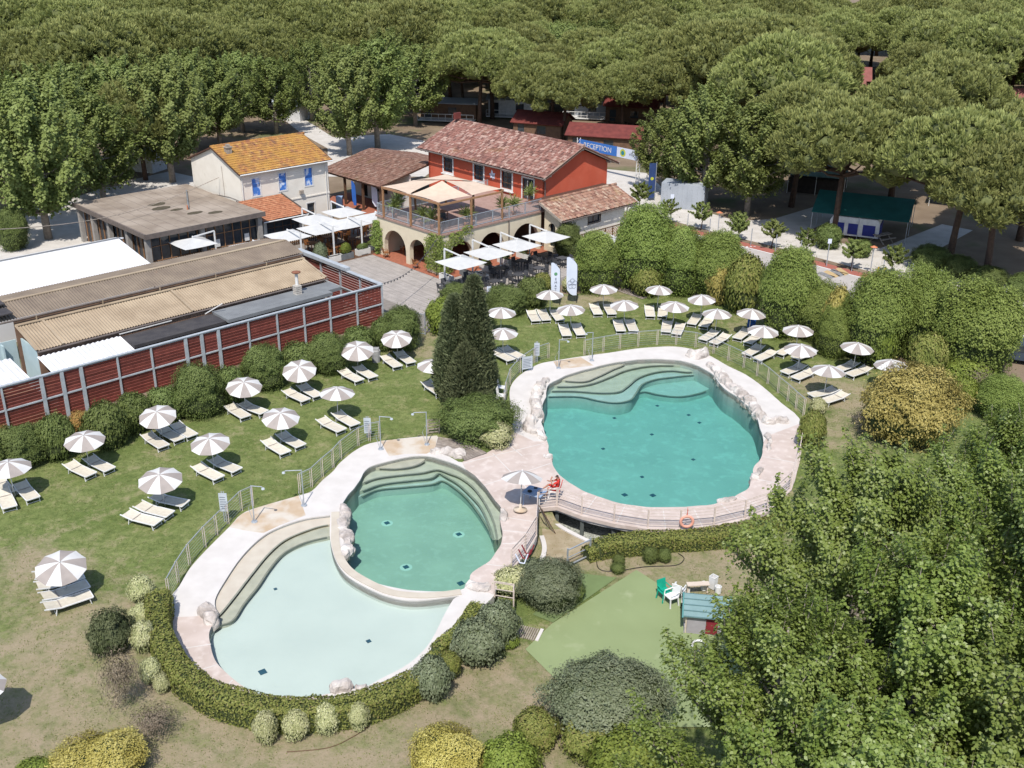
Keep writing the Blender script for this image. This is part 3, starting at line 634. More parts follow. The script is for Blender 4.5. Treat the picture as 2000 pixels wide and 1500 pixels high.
pool_step(b_mid, [c6(*p) for p in ((20, 940), (80, 900), (200, 900), (300, 886), (365, 855), (390, 800))], [(820, 860), (700, 880), (690, 935)], -0.15, -1.25, 'pool_step', mid)
pool_step(b_mid, [c6(*p) for p in ((-30, 1010), (20, 982), (100, 952), (250, 932), (350, 922), (440, 905), (520, 930), (580, 955), (650, 1010), (715, 1100), (760, 1200), (780, 1300))], [(1000, 1030), (1000, 900), (850, 840), (660, 880), (660, 960)], -0.34, -1.25, 'pool_step', mid)
pool_step(b_mid, [c6(*p) for p in ((-50, 1045), (20, 1022), (130, 985), (300, 964), (400, 952), (450, 925), (500, 950), (560, 985), (630, 1050), (690, 1120), (740, 1230), (760, 1300))], [(1000, 1030), (1000, 900), (850, 840), (660, 880), (660, 960)], -0.52, -1.25, 'pool_step', mid)
pool_step(b_mid, [c6(*p) for p in ((-60, 1075), (0, 1060), (100, 1018), (250, 1002), (400, 987), (470, 967), (540, 1005), (610, 1065), (670, 1140), (730, 1235), (750, 1290))], [(1000, 1030), (1000, 900), (850, 840), (660, 880), (660, 960)], -0.75, -1.25, 'pool_floor', mid)
WB = [(400, 1230), (400, 1100), (500, 1000), (640, 985), (665, 990)]
pool_step(b_wad, [c0(*p) for p in ((1880, 634), (1840, 640), (1750, 660), (1600, 720), (1500, 800), (1400, 920), (1300, 1050), (1215, 1150), (1150, 1180))][::-1], WB[::-1], -0.07, -0.42, 'pool_beach', wade, 0.07)
pool_step(b_wad, [c0(*p) for p in ((1880, 700), (1840, 706), (1700, 740), (1580, 800), (1500, 890), (1440, 980), (1360, 1080), (1300, 1170), (1230, 1200), (1150, 1210))][::-1], WB[::-1], -0.2, -0.42, 'pool_step', wade, 0.07)
# drains
def drain(u, v, z, s, par, disc=0.0):
    p = at(u, v, z); mb = MB(); mb.box(-s, s, -s, s, 0.004, 0.03); o = mb.build('drain', 'drain', par, (p.x, p.y, z)); o.rotation_euler.z = R(35)
    if disc:
        m2 = MB(); m2.lathe([(disc, 0.003), (disc * .9, 0.008)], 14); m2.build('drain_ring', 'pool_floor_pale', par, (p.x, p.y, z - .002))
for u, v in ((1220, 967), (1275, 968), (1254, 932), (1178, 877), (1354, 898), (1273, 849), (1200, 817), (1366, 826), (1147, 789), (1284, 793), (1331, 757), (1345, 811)): drain(u, v, -1.55, 0.13 if v > 950 else 0.09, b_big)
for u, v in ((756, 1022), (896, 1044), (793, 1108)): drain(u, v, -1.25, 0.12, b_mid, 0.3)
drain(900, 1140, -1.25, 0.14, b_mid)
for u, v, s in ((513, 1358, .14), (538, 1151, .07), (720, 1253, .09)): drain(u, v - (45 if s == .14 else 0), -0.42, s, b_wad)
# curved wall between wading pool and middle pool
wl = smooth_path(pix([(655, 1000), (655, 1027), (655, 1058), (664, 1090), (684, 1116), (722, 1139), (765, 1157), (815, 1163), (862, 1161), (900, 1156)], 0.08), 5)
A = offs(wl, 0.19); B = offs(wl, -0.19); mb = MB(); n = len(A)
mb.add([(p.x, p.y, 0.10) for p in A] + [(p.x, p.y, 0.10) for p in B] + [(p.x, p.y, -1.2) for p in A] + [(p.x, p.y, -1.2) for p in B],
       [(i, i + n, i + n + 1, i + 1) for i in range(n - 1)] + [(i + 1, i + 1 + 2 * n, i + 2 * n, i) for i in range(n - 1)] + [(i + n, i + 3 * n, i + 3 * n + 1, i + n + 1) for i in range(n - 1)])
tag(mb.build('pool_wall', 'pool_beach'), 'curved tan wall between middle pool and wading pool', 'wall')
# channel under the walkway
mb = MB(); v, f = fill(channel); mb.add([(x, y, -1.25) for x, y in v], f); n = len(channel)
ch = tag(mb.build('channel', 'pebble'), 'pebble bed of the channel under the walkway', None, None, 'structure')
mb = MB(); mb.add([(p.x, p.y, 0.0) for p in channel[6:]] + [(p.x, p.y, -1.26) for p in channel[6:]], [(i, i + 1, i + 1 + n - 6, i + n - 6) for i in range(n - 7)])
mb.add([(p.x, p.y, -0.58) for p in channel[:7]] + [(p.x, p.y, -1.26) for p in channel[:7]], [(i, i + 1, i + 8, i + 7) for i in range(6)])
mb.build('channel_side', 'channel_wall', ch)
def rimwall(name, px, z0, z1, w, mat, label):
    path = smooth_path(pix(px, z1), 4); A = offs(path, w / 2); B = offs(path, -w / 2); mb = MB(); n = len(A)
    mb.add([(p.x, p.y, z1) for p in A] + [(p.x, p.y, z1) for p in B] + [(p.x, p.y, z0) for p in A] + [(p.x, p.y, z0) for p in B],
           [(i, i + n, i + n + 1, i + 1) for i in range(n - 1)] + [(i + 1, i + 1 + 2 * n, i + 2 * n, i) for i in range(n - 1)] + [(i + n, i + 3 * n, i + 3 * n + 1, i + n + 1) for i in range(n - 1)] + [(0, 2 * n, 3 * n, n), (n - 1, 2 * n - 1, 4 * n - 1, 3 * n - 1)])
    return tag(mb.build(name, mat), label, 'kerb')
rimwall('kerb', [(1062, 988), (1069, 1001), (1086, 1021), (1115, 1039), (1150, 1056)], -1.2, -0.5, 0.22, 'concrete_white', 'white curved kerb along the pebble channel')
rimwall('kerb', [(1058, 1046), (1063, 1065), (1061, 1085), (1048, 1112)], -0.9, -0.45, 0.22, 'concrete_white', 'white curved kerb stub beside the walkway railing')
sheet('soil_patch', pix([(1056, 1000), (1069, 1003), (1086, 1024), (1115, 1042), (1146, 1060), (1136, 1085), (1110, 1100), (1055, 1120), (1062, 1085), (1060, 1050)], -0.57), -0.565, 'dry_soil', (), 'bare pale soil patch between channel and shrubs')
# fascia posts of the walkway over the channel
for u, v in ((1089, 991), (1138, 1010), (1200, 1023)):
    p = at(u, v, 0); mb = MB(); mb.box(-.09, .09, -.09, .09, -1.24, -0.11); tag(mb.build('walkway_post', 'channel_wall', None, (p.x, p.y + .25, 0)), 'dark square post carrying the walkway over the channel', 'post', 'posts under the walkway')
# green play court
sheet('play_court', pix([(1243, 1113), (1398, 1212), (1500, 1420), (1180, 1420), (1026, 1268), (1078, 1218)], -0.56), -0.56, 'court_green', (), 'pale green artificial turf play court')
sheet('turf_mat', pix([(1136, 1120), (1205, 1128), (1080, 1216), (1040, 1200)], -0.57), -0.568, 'mat_green', (), 'darker green turf strip beside the play court')
sheet('turf_patch', pix([(1218, 1222), (1240, 1218), (1252, 1232), (1262, 1246), (1252, 1249), (1240, 1236), (1224, 1234)], -0.55), -0.555, 'court_green', (), 'paler patch on the play court')

# ------------------------------------------------------------------ rocks at the pool edges
def rock(px, w, h, label, seed, z=0.0, name='rock_ledge'):
    path = resample(smooth_path(pix(px, z), 8), 0.09); n = 15; vs = []; fs = []; m = len(path)
    for i, p in enumerate(path):
        t = (path[min(i + 1, m - 1)] - path[max(i - 1, 0)]); t.z = 0; t.normalize(); s = Vector((t.y, -t.x, 0))
        e = math.sqrt(max(0.02, 1 - abs(2 * i / (m - 1) - 1) ** 6))
        ww = w * .9 * e * (1 + 0.7 * noise.noise(Vector((i * .14, seed, 0)))); hh = h * .75 * e * (1 + 0.9 * noise.noise(Vector((i * .2, seed, 5))))
        for k in range(n):
            a = PI * (k / (n - 1)); ca = math.cos(a); sa = math.sin(a)
            q = p + s * (math.copysign(abs(ca) ** .7, ca) * ww / 2) + Vector((0, 0, -0.35 + (hh + .35) * sa ** .6))
            d = noise.turbulence_vector(q * 1.3 + Vector((seed, 0, 0)), 5, True, amplitude_scale=.6) * 0.17 + noise.noise_vector(q * 5.5) * .05
            vs.append(q + d)
    for i in range(m - 1):
        for k in range(n - 1): fs.append((i * n + k, i * n + k + 1, (i + 1) * n + k + 1, (i + 1) * n + k))
    fs.append(tuple(range(n))); fs.append(tuple((m - 1) * n + k for k in range(n - 1, -1, -1)))
    mb = MB(); mb.add(vs, fs); tag(mb.build(name, 'rock'), label, 'rock')
rock([(1068, 742), (1050, 763), (1043, 790), (1046, 815), (1028, 838), (1050, 852), (1064, 866)], 0.75, 0.42, 'long pale rock ledge on the shrub side of the big pool', 1)
rock([(1345, 702), (1362, 697), (1380, 702)], 1.3, 0.5, 'bulky pale boulder at the pool steps of the big pool', 2)
rock([(1378, 712), (1400, 730), (1420, 754), (1448, 775), (1474, 802), (1490, 828)], 0.85, 0.32, 'long jagged rock ledge along the sunbed side of the big pool', 3)
rock([(1488, 830), (1510, 826), (1540, 826)], 0.85, 0.35, 'pale boulder where white deck meets pink walkway', 4)
rock([(1494, 848), (1500, 865), (1497, 885)], 0.4, 0.2, 'low rock lump on the pink walkway edge of the big pool', 5)
rock([(836, 889), (858, 885), (884, 890), (908, 895)], 0.7, 0.3, 'flat white rock ledge at the top of the middle pool', 6)
rock([(666, 988), (670, 1008), (664, 1032), (674, 1052), (673, 1078), (666, 1092)], 0.65, 0.16, 'tan rock ledge on the wall of the middle pool', 7)
rock([(392, 1192), (402, 1206), (409, 1226)], 0.85, 0.45, 'rounded white boulder at the edge of the wading pool', 8)
rock([(906, 1146), (930, 1150), (958, 1156)], 0.75, 0.22, 'pale flat boulder between middle pool and shrubs', 9)
rock([(638, 1357), (662, 1350), (685, 1349)], 0.6, 0.32, 'tan boulder on the hedge side of the wading pool', 10)
rock([(684, 1353), (700, 1349), (712, 1350)], 0.5, 0.2, 'small white boulder on the hedge side of the wading pool', 11)
rock([(1398, 986), (1415, 982), (1434, 978)], 0.45, 0.22, 'small pale rock on the walkway edge by the lifebuoy', 12)
rock([(1466, 942), (1478, 930), (1484, 918)], 0.45, 0.2, 'small rock lump at the far bend of the walkway', 13)
rock([(976, 1002), (984, 1010), (980, 1024)], 0.4, 0.2, 'small rock lump beside the parasol base on the walkway', 14)
rock([(1058, 897), (1066, 896), (1076, 899)], 0.5, 0.2, 'low white rock plate beside the walkway of the big pool', 15)

# short grass tufts over the whole lawn
def grass_tufts():
    dk = [(q.x, q.y) for q in deck]; ct = [(q.x, q.y) for q in pix([(1243, 1113), (1398, 1212), (1500, 1420), (1180, 1420), (1026, 1268), (1078, 1218)], -0.56)]; mt = [(q.x, q.y) for q in pix([(1136, 1120), (1205, 1128), (1080, 1216), (1040, 1200)], -0.57)]
    P = []
    for _ in range(120000):
        x = random.uniform(-30, 22); y = random.uniform(24, 80)
        if 2 * x > y + 10: continue
        w = noise.noise(Vector((x * .5, y * .5, 7))) + .6 * noise.noise(Vector((x * 1.7, y * 1.7, 2)))
        if random.random() > .55 + w: continue
        if not inpoly((x, y), lawn_poly) or inpoly((x, y), dk) or inpoly((x, y), ct) or inpoly((x, y), mt) or inpoly((x, y), channel): continue
        P.append((x, y, zt(x, y) + .01))
    return np.array(P)
GT = grass_tufts()

M('column_grey', (0.33, 0.31, 0.285), (0.27, 0.25, 0.23), rough=0.9)
# ------------------------------------------------------------------ buildings (all stand in the site frame a, b)
class Bld:
    def __init__(s, name, label, cat, a0, b0):
        s.o = thing(name, label, cat, S(a0, b0), SA); s.off = Vector((-a0, -b0, 0))
    def part(s, name, mb, mat, parent=None, smooth=False): return mb.build(name, mat, parent or s.o, s.off if parent is None else None, smooth)
def rect(x0, x1, y0, y1): return [(x0, y0), (x1, y0), (x1, y1), (x0, y1)]
def arch(x0, x1, ytop, n=10, y0=-0.01):
    r = (x1 - x0) / 2; c = (x0 + x1) / 2; ys = max(0.3, ytop - r)
    return [(x1, y0), (x1, ys)] + [(c + r * math.cos(PI * k / n), ys + (ytop - ys) * math.sin(PI * k / n)) for k in range(1, n)] + [(x0, ys), (x0, y0)]
def tiles(O, U, V, lu, lv, w=0.22, row=0.36, h=0.07, ok=None, flat=False):
    O, U, V = Vector(O), Vector(U).normalized(), Vector(V).normalized(); N = U.cross(V).normalized(); mb = MB()
    nr = int(lv / row); nc = int(lu / w)
    for j in range(nr + 1):
        for i in range(nc + 1):
            x = (i + .5) * w + random.uniform(-.012, .012); y = j * row + random.uniform(-.03, .03)
            if x + w / 2 > lu + .05 or y + row * .6 > lv: continue
            if ok and not ok(x, y): continue
            hh = h * random.uniform(.8, 1.15); L = min(row * 1.12, lv - y); lift = 0.035; vs = []
            prof = ((-.5, .0), (-.27, .85), (.27, .85), (.5, .0)) if not flat else ((-.5, .35), (-.2, .35), (.1, .45), (.5, .75))
            for yy, dz in ((y, lift), (y + L, 0.0)):
                for px_, pz in prof: vs.append(O + U * (x + px_ * w * .98) + V * yy + N * (pz * hh + dz))
            mb.add(vs, [(0, 1, 5, 4), (1, 2, 6, 5), (2, 3, 7, 6), (3, 2, 1, 0)])
    return mb
def window(B, O, U, w, h, trim=0.14, nx=2, ny=2, pane='glass', framemat='trim_white', depth=0.14, name='window', mull='wood_brown', proud=0.03):
    """window at O (lower left corner of the opening), U along the wall, facing U x Z"""
    O = Vector(O); U = Vector(U); Z = Vector((0, 0, 1)); N = U.cross(Z)
    mb = MB()
    slab(mb, rect(-trim, w + trim, -trim, h + trim), [rect(0, w, 0, h)], proud + 0.04, O + N * proud, U, Z)
    f = B.part(name, mb, framemat)
    pm = MB(); q = O - N * depth; pm.add([q, q + U * w, q + U * w + Z * h, q + Z * h], [(0, 1, 2, 3)]); B.part('pane', pm, pane, f)
    if mull:
        mm = MB()
        for i in range(nx + 1): mm.bar(q + U * (w * i / nx) + N * .02, q + U * (w * i / nx) + Z * h + N * .02, .05, .03, N)
        for j in range(ny + 1): mm.bar(q + Z * (h * j / ny) + N * .021, q + Z * (h * j / ny) + U * w + N * .021, .03, .05, Z)
        B.part('mullion', mm, mull, f)
    return f
XA, XB, XZ = Vector((1, 0, 0)), Vector((0, 1, 0)), Vector((0, 0, 1))

# ---- red house with arcaded terrace
H = Bld('red_house', 'red two-storey house with clay tile roof above a cream arcaded terrace', 'house', -8, 6)
wins = [(-15.1, -13.8, 4.15, 5.55), (-10.7, -9.4, 4.1, 5.55), (-6.9, -5.55, 4.0, 5.55), (-4.15, -2.75, 3.5, 5.4)]
mb = MB(); slab(mb, [(-17.4, 0), (-1.3, 0), (-1.3, 6.2), (-17.4, 6.2)], [rect(*w) for w in wins], .3, (0, 13.2, 0), XA, XZ); H.part('front_wall', mb, 'wall_red')
gb = [(13.2, 0), (21.4, 0), (21.4, 6.2), (17.3, 7.95), (13.2, 6.2)]
mb = MB(); slab(mb, gb, [], .3, (-1.297, 0, 0), XB, XZ); H.part('gable_wall', mb, 'wall_red')
mb = MB(); slab(mb, gb, [], .3, (-17.1, 0, 0), XB, XZ); H.part('gable_wall', mb, 'wall_red')
mb = MB(); mb.box(-17.39, -1.31, 21.1, 21.39, 0, 6.2); H.part('rear_wall', mb, 'wall_red')
mb = MB(); mb.box(-17, -1.7, 13.6, 13.7, 3, 6); H.part('dark_backing', mb, 'dark_inside')  # dark sheet standing in for the unlit rooms behind the windows
for (x0, x1, z0, z1) in wins[:3]:
    f = window(H, (x0, 13.2, z0), XA, x1 - x0, z1 - z0, .16, 2, 3)
    s = MB(); s.box(x0 - .25, x1 + .25, 13.02, 13.21, z0 - .24, z0 - .165); H.part('sill', s, 'trim_white', f)
x0, x1, z0, z1 = wins[3]; d = window(H, (x0, 13.2, z0), XA, x1 - x0, z1 - z0, .14, 2, 1, name='door')
s = MB(); s.bar((x0 + .75, 13.18, z0), (x0 + .75, 13.18, z1 - .1), .04, .7, (.5, -.8, 0)); H.part('door_leaf', s, 'trim_white', d)
RS = (8.12 - 6.0) / 4.9; sl = math.hypot(4.9, 2.12)
mb = MB(); slab(mb, rect(-18.35, -0.72, 0, sl), [], .14, (0, 12.6, 6.0), XA, (0, 4.9 / sl, 2.12 / sl)); slab(mb, rect(0.72, 18.35, 0, sl), [], .14, (0, 22.4, 6.0), (-1, 0, 0), (0, -4.9 / sl, 2.12 / sl))
rf = H.part('roof', mb, 'tile_under')
t = tiles((-18.35, 12.55, 5.98), XA, (0, 4.9, 2.12), 17.65, sl + .02); o = H.part('roof_tile', t, 'tile_red', rf); o['kind'] = 'stuff'
t = tiles((-0.72, 22.45, 5.98), (-1, 0, 0), (0, -4.9, 2.12), 17.6, sl + .02); o = H.part('roof_tile', t, 'tile_red', rf); o['kind'] = 'stuff'
mb = MB()
for i in range(44):
    a_ = -18.35 + i * .4; mb.tube([(a_, 17.5, 8.16), (a_ + .44, 17.5, 8.17)], [.13, .15], 7)
o = H.part('ridge_tile', mb, 'tile_red', rf)
mb = MB(); mb.tube([(-18.4, 12.45, 5.93), (-.7, 12.45, 5.90)], .075, 8); mb.tube([(-1.1, 12.5, 5.85), (-1.15, 13.05, 5.5), (-1.15, 13.05, 3.5)], .05, 6); H.part('gutter', mb, 'gutter')
for i in range(26):
    a_ = -17.9 + i * .68; mb = MB(); mb.bar((a_, 12.65, 5.80), (a_, 13.25, 6.05), .1, .13); H.part('rafter', mb, 'wood_brown')
mb = MB(); mb.bar((-.78, 12.5, 5.88), (-.78, 17.5, 8.03), .1, .22); mb.bar((-.78, 17.5, 8.03), (-.78, 22.5, 5.88), .1, .22); H.part('bargeboard', mb, 'wood_grey')
for b_ in (13.4, 17.5, 21.3):
    zz = 8.12 - abs(b_ - 17.5) * RS - .28; mb = MB(); mb.box(-1.3, -.82, b_ - .09, b_ + .09, zz - .1, zz + .08); H.part('purlin', mb, 'wood_grey')
# painted leaf emblem on the wall
mb = MB()
def petal(cx_, cz_, ang, L, w):
    d = Vector((math.cos(ang), 0, math.sin(ang))); n_ = Vector((-math.sin(ang), 0, math.cos(ang))); c = Vector((cx_, 13.192, cz_)); k = 7
    vs = [c] + [c + d * (L * i / k) + n_ * (w * math.sin(PI * (i / k) ** .8)) for i in range(1, k)] + [c + d * L] + [c + d * (L * i / k) - n_ * (w * math.sin(PI * (i / k) ** .8)) for i in range(k - 1, 0, -1)]
    mb.add(vs, [tuple(range(len(vs) - 1, -1, -1))])
for an, L, w in ((100, .62, .14), (40, .5, .12), (160, .48, .12), (10, .36, .09), (-30, .4, .09), (-75, .4, .07), (215, .4, .09)): petal(-8.15, 4.85, R(an), L, w)
o = H.part('leaf_emblem', mb, 'flag_white')
mb = MB(); mb.bar((-17.6, 17.2, 8.2), (-17.6, 17.2, 8.8), .06, .06); mb.box(-17.75, -17.55, 16.8, 17.6, 8.35, 8.95); H.part('roof_sign', mb, 'roof_chalet')
# terrace
mb = MB(); slab(mb, rect(-8.4, 0, 0, 3.35), [arch(-7.5, -4.55, 2.56), arch(-4.05, -1.8, 2.44)], .4, (0, 0, 0), XA, XZ); H.part('arcade_wall', mb, 'wall_cream')
mb = MB(); slab(mb, rect(.003, 11.45, 0, 3.35), [arch(.9, 3.4, 2.54), arch(4.1, 7.05, 2.63), arch(7.95, 11.2, 2.67)], .4, (0.003, 0, 0), XB, XZ); H.part('arcade_wall', mb, 'wall_cream')
mb = MB(); mb.box(-8.4, -8.0, .41, 12.9, 0, 3.34); H.part('side_wall', mb, 'wall_cream')
mb = MB(); mb.box(-8.5, .1, -.1, 13.19, 3.352, 3.5); H.part('terrace_slab', mb, 'terrace_tile')
mb = MB(); mb.box(-8.2, -.42, 12.2, 12.3, 0.05, 3.3); H.part('inner_wall', mb, 'brick_old')
mb = MB(); mb.box(-8.6, .95, -.55, 12.15, 0.0, 0.05); H.part('arcade_floor', mb, 'terracotta_floor')
mb = MB(); mb.tube([(.08, 7.5, 3.3), (.08, 7.5, 0.1)], .05, 6); H.part('downpipe', mb, 'gutter')
rl = MB(); bl = MB()
def railing(p, q, z0=3.5, h=1.0, post=1.95, sp=.125, B=H, mat='steel'):
    p = Vector(p); q = Vector(q); L = (q - p).length; n = max(1, round(L / post))
    for i in range(n + 1): pm = MB(); c = p.lerp(q, i / n); pm.box(c.x - .035, c.x + .035, c.y - .035, c.y + .035, z0, z0 + h + .04); B.part('railing_post', pm, mat)
    rm = MB(); 
    for zz in (z0 + .1, z0 + h): rm.bar(p + XZ * zz, q + XZ * zz, .05, .045)
    B.part('handrail', rm, mat)
    bm = MB(); k = int(L / sp)
    for i in range(1, k): c = p.lerp(q, i / k); bm.box(c.x - .011, c.x + .011, c.y - .011, c.y + .011, z0 + .1, z0 + h)
    o = B.part('baluster', bm, mat); o['kind'] = 'stuff'
railing((-8.3, .02, 0), (-.02, .02, 0)); railing((-.02, .02, 0), (-.02, 11.4, 0)); railing((-8.38, 12.8, 0), (-8.38, .1, 0))
# pergola with four sails
PG = Bld('pergola', 'timber pergola with four beige shade sails on the terrace', 'pergola', -3.7, 3.3); PG.o.location.z = 3.5
PG.off.z = -3.5
ga, gbb = (-7.3, -3.65, -.05), (-.1, 3.35, 6.8)
for i, a_ in enumerate(ga):
    for j, b_ in enumerate(gbb):
        if i == 1 and j == 1: continue
        mb = MB(); mb.box(a_ - .07, a_ + .07, b_ - .07, b_ + .07, 3.5, 5.95); PG.part('post', mb, 'wood_post')
for b_ in (gbb[0], gbb[2]): mb = MB(); mb.box(-7.45, .1, b_ - .06, b_ + .06, 5.951, 6.1); PG.part('beam', mb, 'wood_post')
for a_ in (ga[0], ga[2]): mb = MB(); mb.box(a_ - .06, a_ + .06, -.2, 6.9, 5.81, 5.95); PG.part('beam', mb, 'wood_post')
for sx in (0, 1):
    for sy in (0, 1):
        a_c = -3.65 + (-.12 if sx == 0 else .12); b_c = 3.35 + (-.12 if sy == 0 else .12); a_o = ga[0] if sx == 0 else ga[2]; b_o = gbb[0] if sy == 0 else gbb[2]
        n = 10; vs = []; fs = []
        for i in range(n + 1):
            for j in range(n + 1):
                s_, t_ = i / n, j / n
                ss = s_ + (0.10 * math.sin(PI * t_)) * (1 - 2 * s_) * (1 if s_ < .5 else 1) * abs(1 - 2 * s_) * .5
                tt = t_ + (0.10 * math.sin(PI * s_)) * (1 - 2 * t_) * abs(1 - 2 * t_) * .5
                z = 6.75 * (1 - s_) * (1 - t_) + 6.14 * s_ * (1 - t_) + 6.14 * (1 - s_) * t_ + 6.13 * s_ * t_ - .10 * math.sin(PI * s_) * math.sin(PI * t_)
                vs.append((a_c + (a_o - a_c) * ss, b_c + (b_o - b_c) * tt, z))
        for i in range(n):
            for j in range(n): fs.append((i * (n + 1) + j, (i + 1) * (n + 1) + j, (i + 1) * (n + 1) + j + 1, i * (n + 1) + j + 1))
        mb = MB(); mb.add(vs, fs); PG.part('shade_sail', mb, 'sail_cloth', None, True)
# ---- annex
mb = MB(); slab(mb, rect(11.46, 19.7, 0, 3.2), [rect(14.8, 16.4, 2.15, 2.95)], .3, (2.5, 0, 0), XB, XZ)
AN = Bld('annex', 'low cream annex with clay tile lean-to roof against the red gable', 'building', .6, 15.5)
AN.part('front_wall', mb, 'wall_white')
mb = MB(); slab(mb, [(.41, 0), (2.495, 0), (2.495, 3.2), (.41, 4.0)], [arch(.9, 1.75, 2.6, y0=.5)], .3, (0, 11.46, 0), XA, XZ); AN.part('side_wall', mb, 'wall_cream')
mb = MB(); mb.box(-1.2, 2.19, 19.4, 19.69, 0, 3.3); AN.part('side_wall', mb, 'wall_cream')
mb = MB(); mb.box(.85, 1.8, 11.9, 11.95, .4, 2.8); mb.box(2.0, 2.05, 14.5, 16.6, 2, 3.1); AN.part('pane', mb, 'glass')
window(AN, (2.5, 14.8, 2.15), XB, 1.6, .8, .05, 2, 1, mull='wood_brown', framemat='wood_brown')
sl2 = math.hypot(2.75, 1.1)
mb = MB(); slab(mb, rect(-20.95, -11.0, 0, sl2), [], .14, (2.95, 0, 3.2), (0, -1, 0), (-2.75 / sl2, 0, 1.1 / sl2)) if False else slab(mb, rect(11.0, 20.95, 0, sl2), [], .14, (2.95, 0, 3.2), XB, (-2.75 / sl2, 0, 1.1 / sl2))
mb.box(-1.29, .2, 11.45, 20.9, 4.05, 4.2); r2 = AN.part('roof', mb, 'tile_under')
t = tiles((3.0, 11.0, 3.19), XB, (-2.75, 0, 1.1), 9.95, sl2 + .03); o = AN.part('roof_tile', t, 'tile_annex', r2); o['kind'] = 'stuff'
mb = MB()
for i in range(25): mb.tube([(.2, 11.0 + i * .4, 4.36), (.2, 11.42 + i * .4, 4.37)], [.12, .135], 7)
AN.part('ridge_tile', mb, 'tile_annex', r2)
for i in range(17):
    b_ = 11.3 + i * .58; mb = MB(); mb.bar((2.93, b_, 3.04), (2.4, b_, 3.25), .09, .12); AN.part('rafter', mb, 'wood_brown')
mb = MB(); mb.bar((2.95, 10.98, 3.13), (.2, 10.98, 4.23), .06, .2); AN.part('bargeboard', mb, 'wood_grey')
mb = MB(); mb.tube([(3.05, 11.0, 3.12), (3.05, 20.9, 3.09)], .06, 7); mb.tube([(3.0, 11.2, 3.05), (2.62, 11.35, 2.8), (2.62, 11.35, 0.1)], .045, 6); mb.tube([(3.0, 20.4, 3.05), (2.62, 19.9, 2.8), (2.62, 19.75, 0.1)], .045, 6); AN.part('gutter', mb, 'gutter')
# trellis in front of the annex
TR = Bld('trellis', 'brown wooden lattice screen in front of the annex', 'trellis', 3.5, 15.5)
for i in range(8): mb = MB(); mb.box(3.46, 3.54, 12 + i - .04, 12 + i + .04, 0, 1.75); TR.part('post', mb, 'wood_brown')
for i in range(7):
    mb = MB()
    for k in range(-5, 7):
        for sgn in (1, -1):
            x0, x1 = k * .25, k * .25 + 1.5
            pts = []
            lo, hi = max(0, x0), min(1.0, x1)
            if hi - lo < .1: continue
            za, zb = .2 + (lo - x0), .2 + (hi - x0)
            if sgn < 0: lo, hi = 1 - lo, 1 - hi
            mb.bar((3.5 + .008 * sgn, 12 + i + lo, za), (3.5 + .008 * sgn, 12 + i + hi, zb), .014, .03)
    TR.part('lattice', mb, 'wood_orange')
mb = MB(); mb.box(3.45, 3.55, 11.95, 19.05, 1.751, 1.82); TR.part('rail', mb, 'wood_brown')
# ---- portico hut
HU = Bld('portico', 'open timber portico with a mossy brown tile roof beside the red house', 'building', -22.5, 11)
slh = math.hypot(6.3, 1.35)
mb = MB(); slab(mb, rect(-27.7, -17.8, 0, slh), [], .16, (0, 7.35, 3.0), XA, (0, 6.3 / slh, 1.35 / slh)); slab(mb, rect(17.8, 27.7, 0, slh), [], .16, (0, 19.95, 3.0), (-1, 0, 0), (0, -6.3 / slh, 1.35 / slh)); r3 = HU.part('roof', mb, 'tile_under')
t = tiles((-27.7, 7.3, 2.99), XA, (0, 6.3, 1.35), 9.9, slh + .03, .22, .34); o = HU.part('roof_tile', t, 'tile_brown', r3); o['kind'] = 'stuff'
t = tiles((-17.8, 20.0, 2.99), (-1, 0, 0), (0, -6.3, 1.35), 9.9, slh + .03, .3, .5); o = HU.part('roof_tile', t, 'tile_brown', r3); o['kind'] = 'stuff'
for a_ in (-27.2, -24.1, -21.1, -18.2): mb = MB(); mb.box(a_ - .1, a_ + .1, 7.7, 7.9, 0, 2.9); HU.part('post', mb, 'wood_brown')
mb = MB(); mb.box(-27.5, -18, 7.68, 7.92, 2.75, 2.93); HU.part('beam', mb, 'wood_brown')
mb = MB(); slab(mb, rect(-27.3, -18.0, 0, 3.5), [rect(-25.9, -25.0, .05, 2.1), rect(-23.6, -21.6, .9, 2.1), rect(-20.5, -19.3, .05, 2.1)], .2, (0, 11.2, 0), XA, XZ); HU.part('wall', mb, 'wall_white')
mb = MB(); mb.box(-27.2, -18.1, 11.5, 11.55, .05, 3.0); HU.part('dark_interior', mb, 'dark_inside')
mb = MB(); mb.box(-27.9, -17.9, 7.0, 11.0, 0, .06); HU.part('floor', mb, 'terracotta_floor')
# ---- white house with lichen roof
Y = Bld('white_house', 'cream two-storey house with an orange lichen-covered tile roof', 'house', -24.8, -1.2)
wy = [(-4.78, -3.98, 3.62, 5.2), (-2.0, -1.22, 3.68, 5.25), (.78, 1.6, 3.68, 5.3), (.82, 1.65, .4, 2.0)]
mb = MB(); slab(mb, rect(-5.9, 3.4, 0, 5.85), [rect(*w) for w in wy], .3, (-20.4, 0, 0), XB, XZ); Y.part('front_wall', mb, 'wall_white')
gy = [(-29.2, 0), (-20.403, 0), (-20.403, 5.85), (-24.8, 7.45), (-29.2, 5.85)]
mb = MB(); slab(mb, gy, [], .3, (0, -5.897, 0), XA, XZ); Y.part('gable_wall', mb, 'wall_white')
mb = MB(); slab(mb, gy, [], .3, (0, 3.1, 0), XA, XZ); Y.part('gable_wall', mb, 'wall_white')
mb = MB(); mb.box(-29.19, -28.9, -5.6, 3.1, 0, 5.84); Y.part('rear_wall', mb, 'wall_white')
m = M('sky_poster', (0.06, 0.19, 0.56), (0.62, 0.70, 0.82), rough=0.4, scale=2.1, detail=4, lo=0.5, hi=0.62)
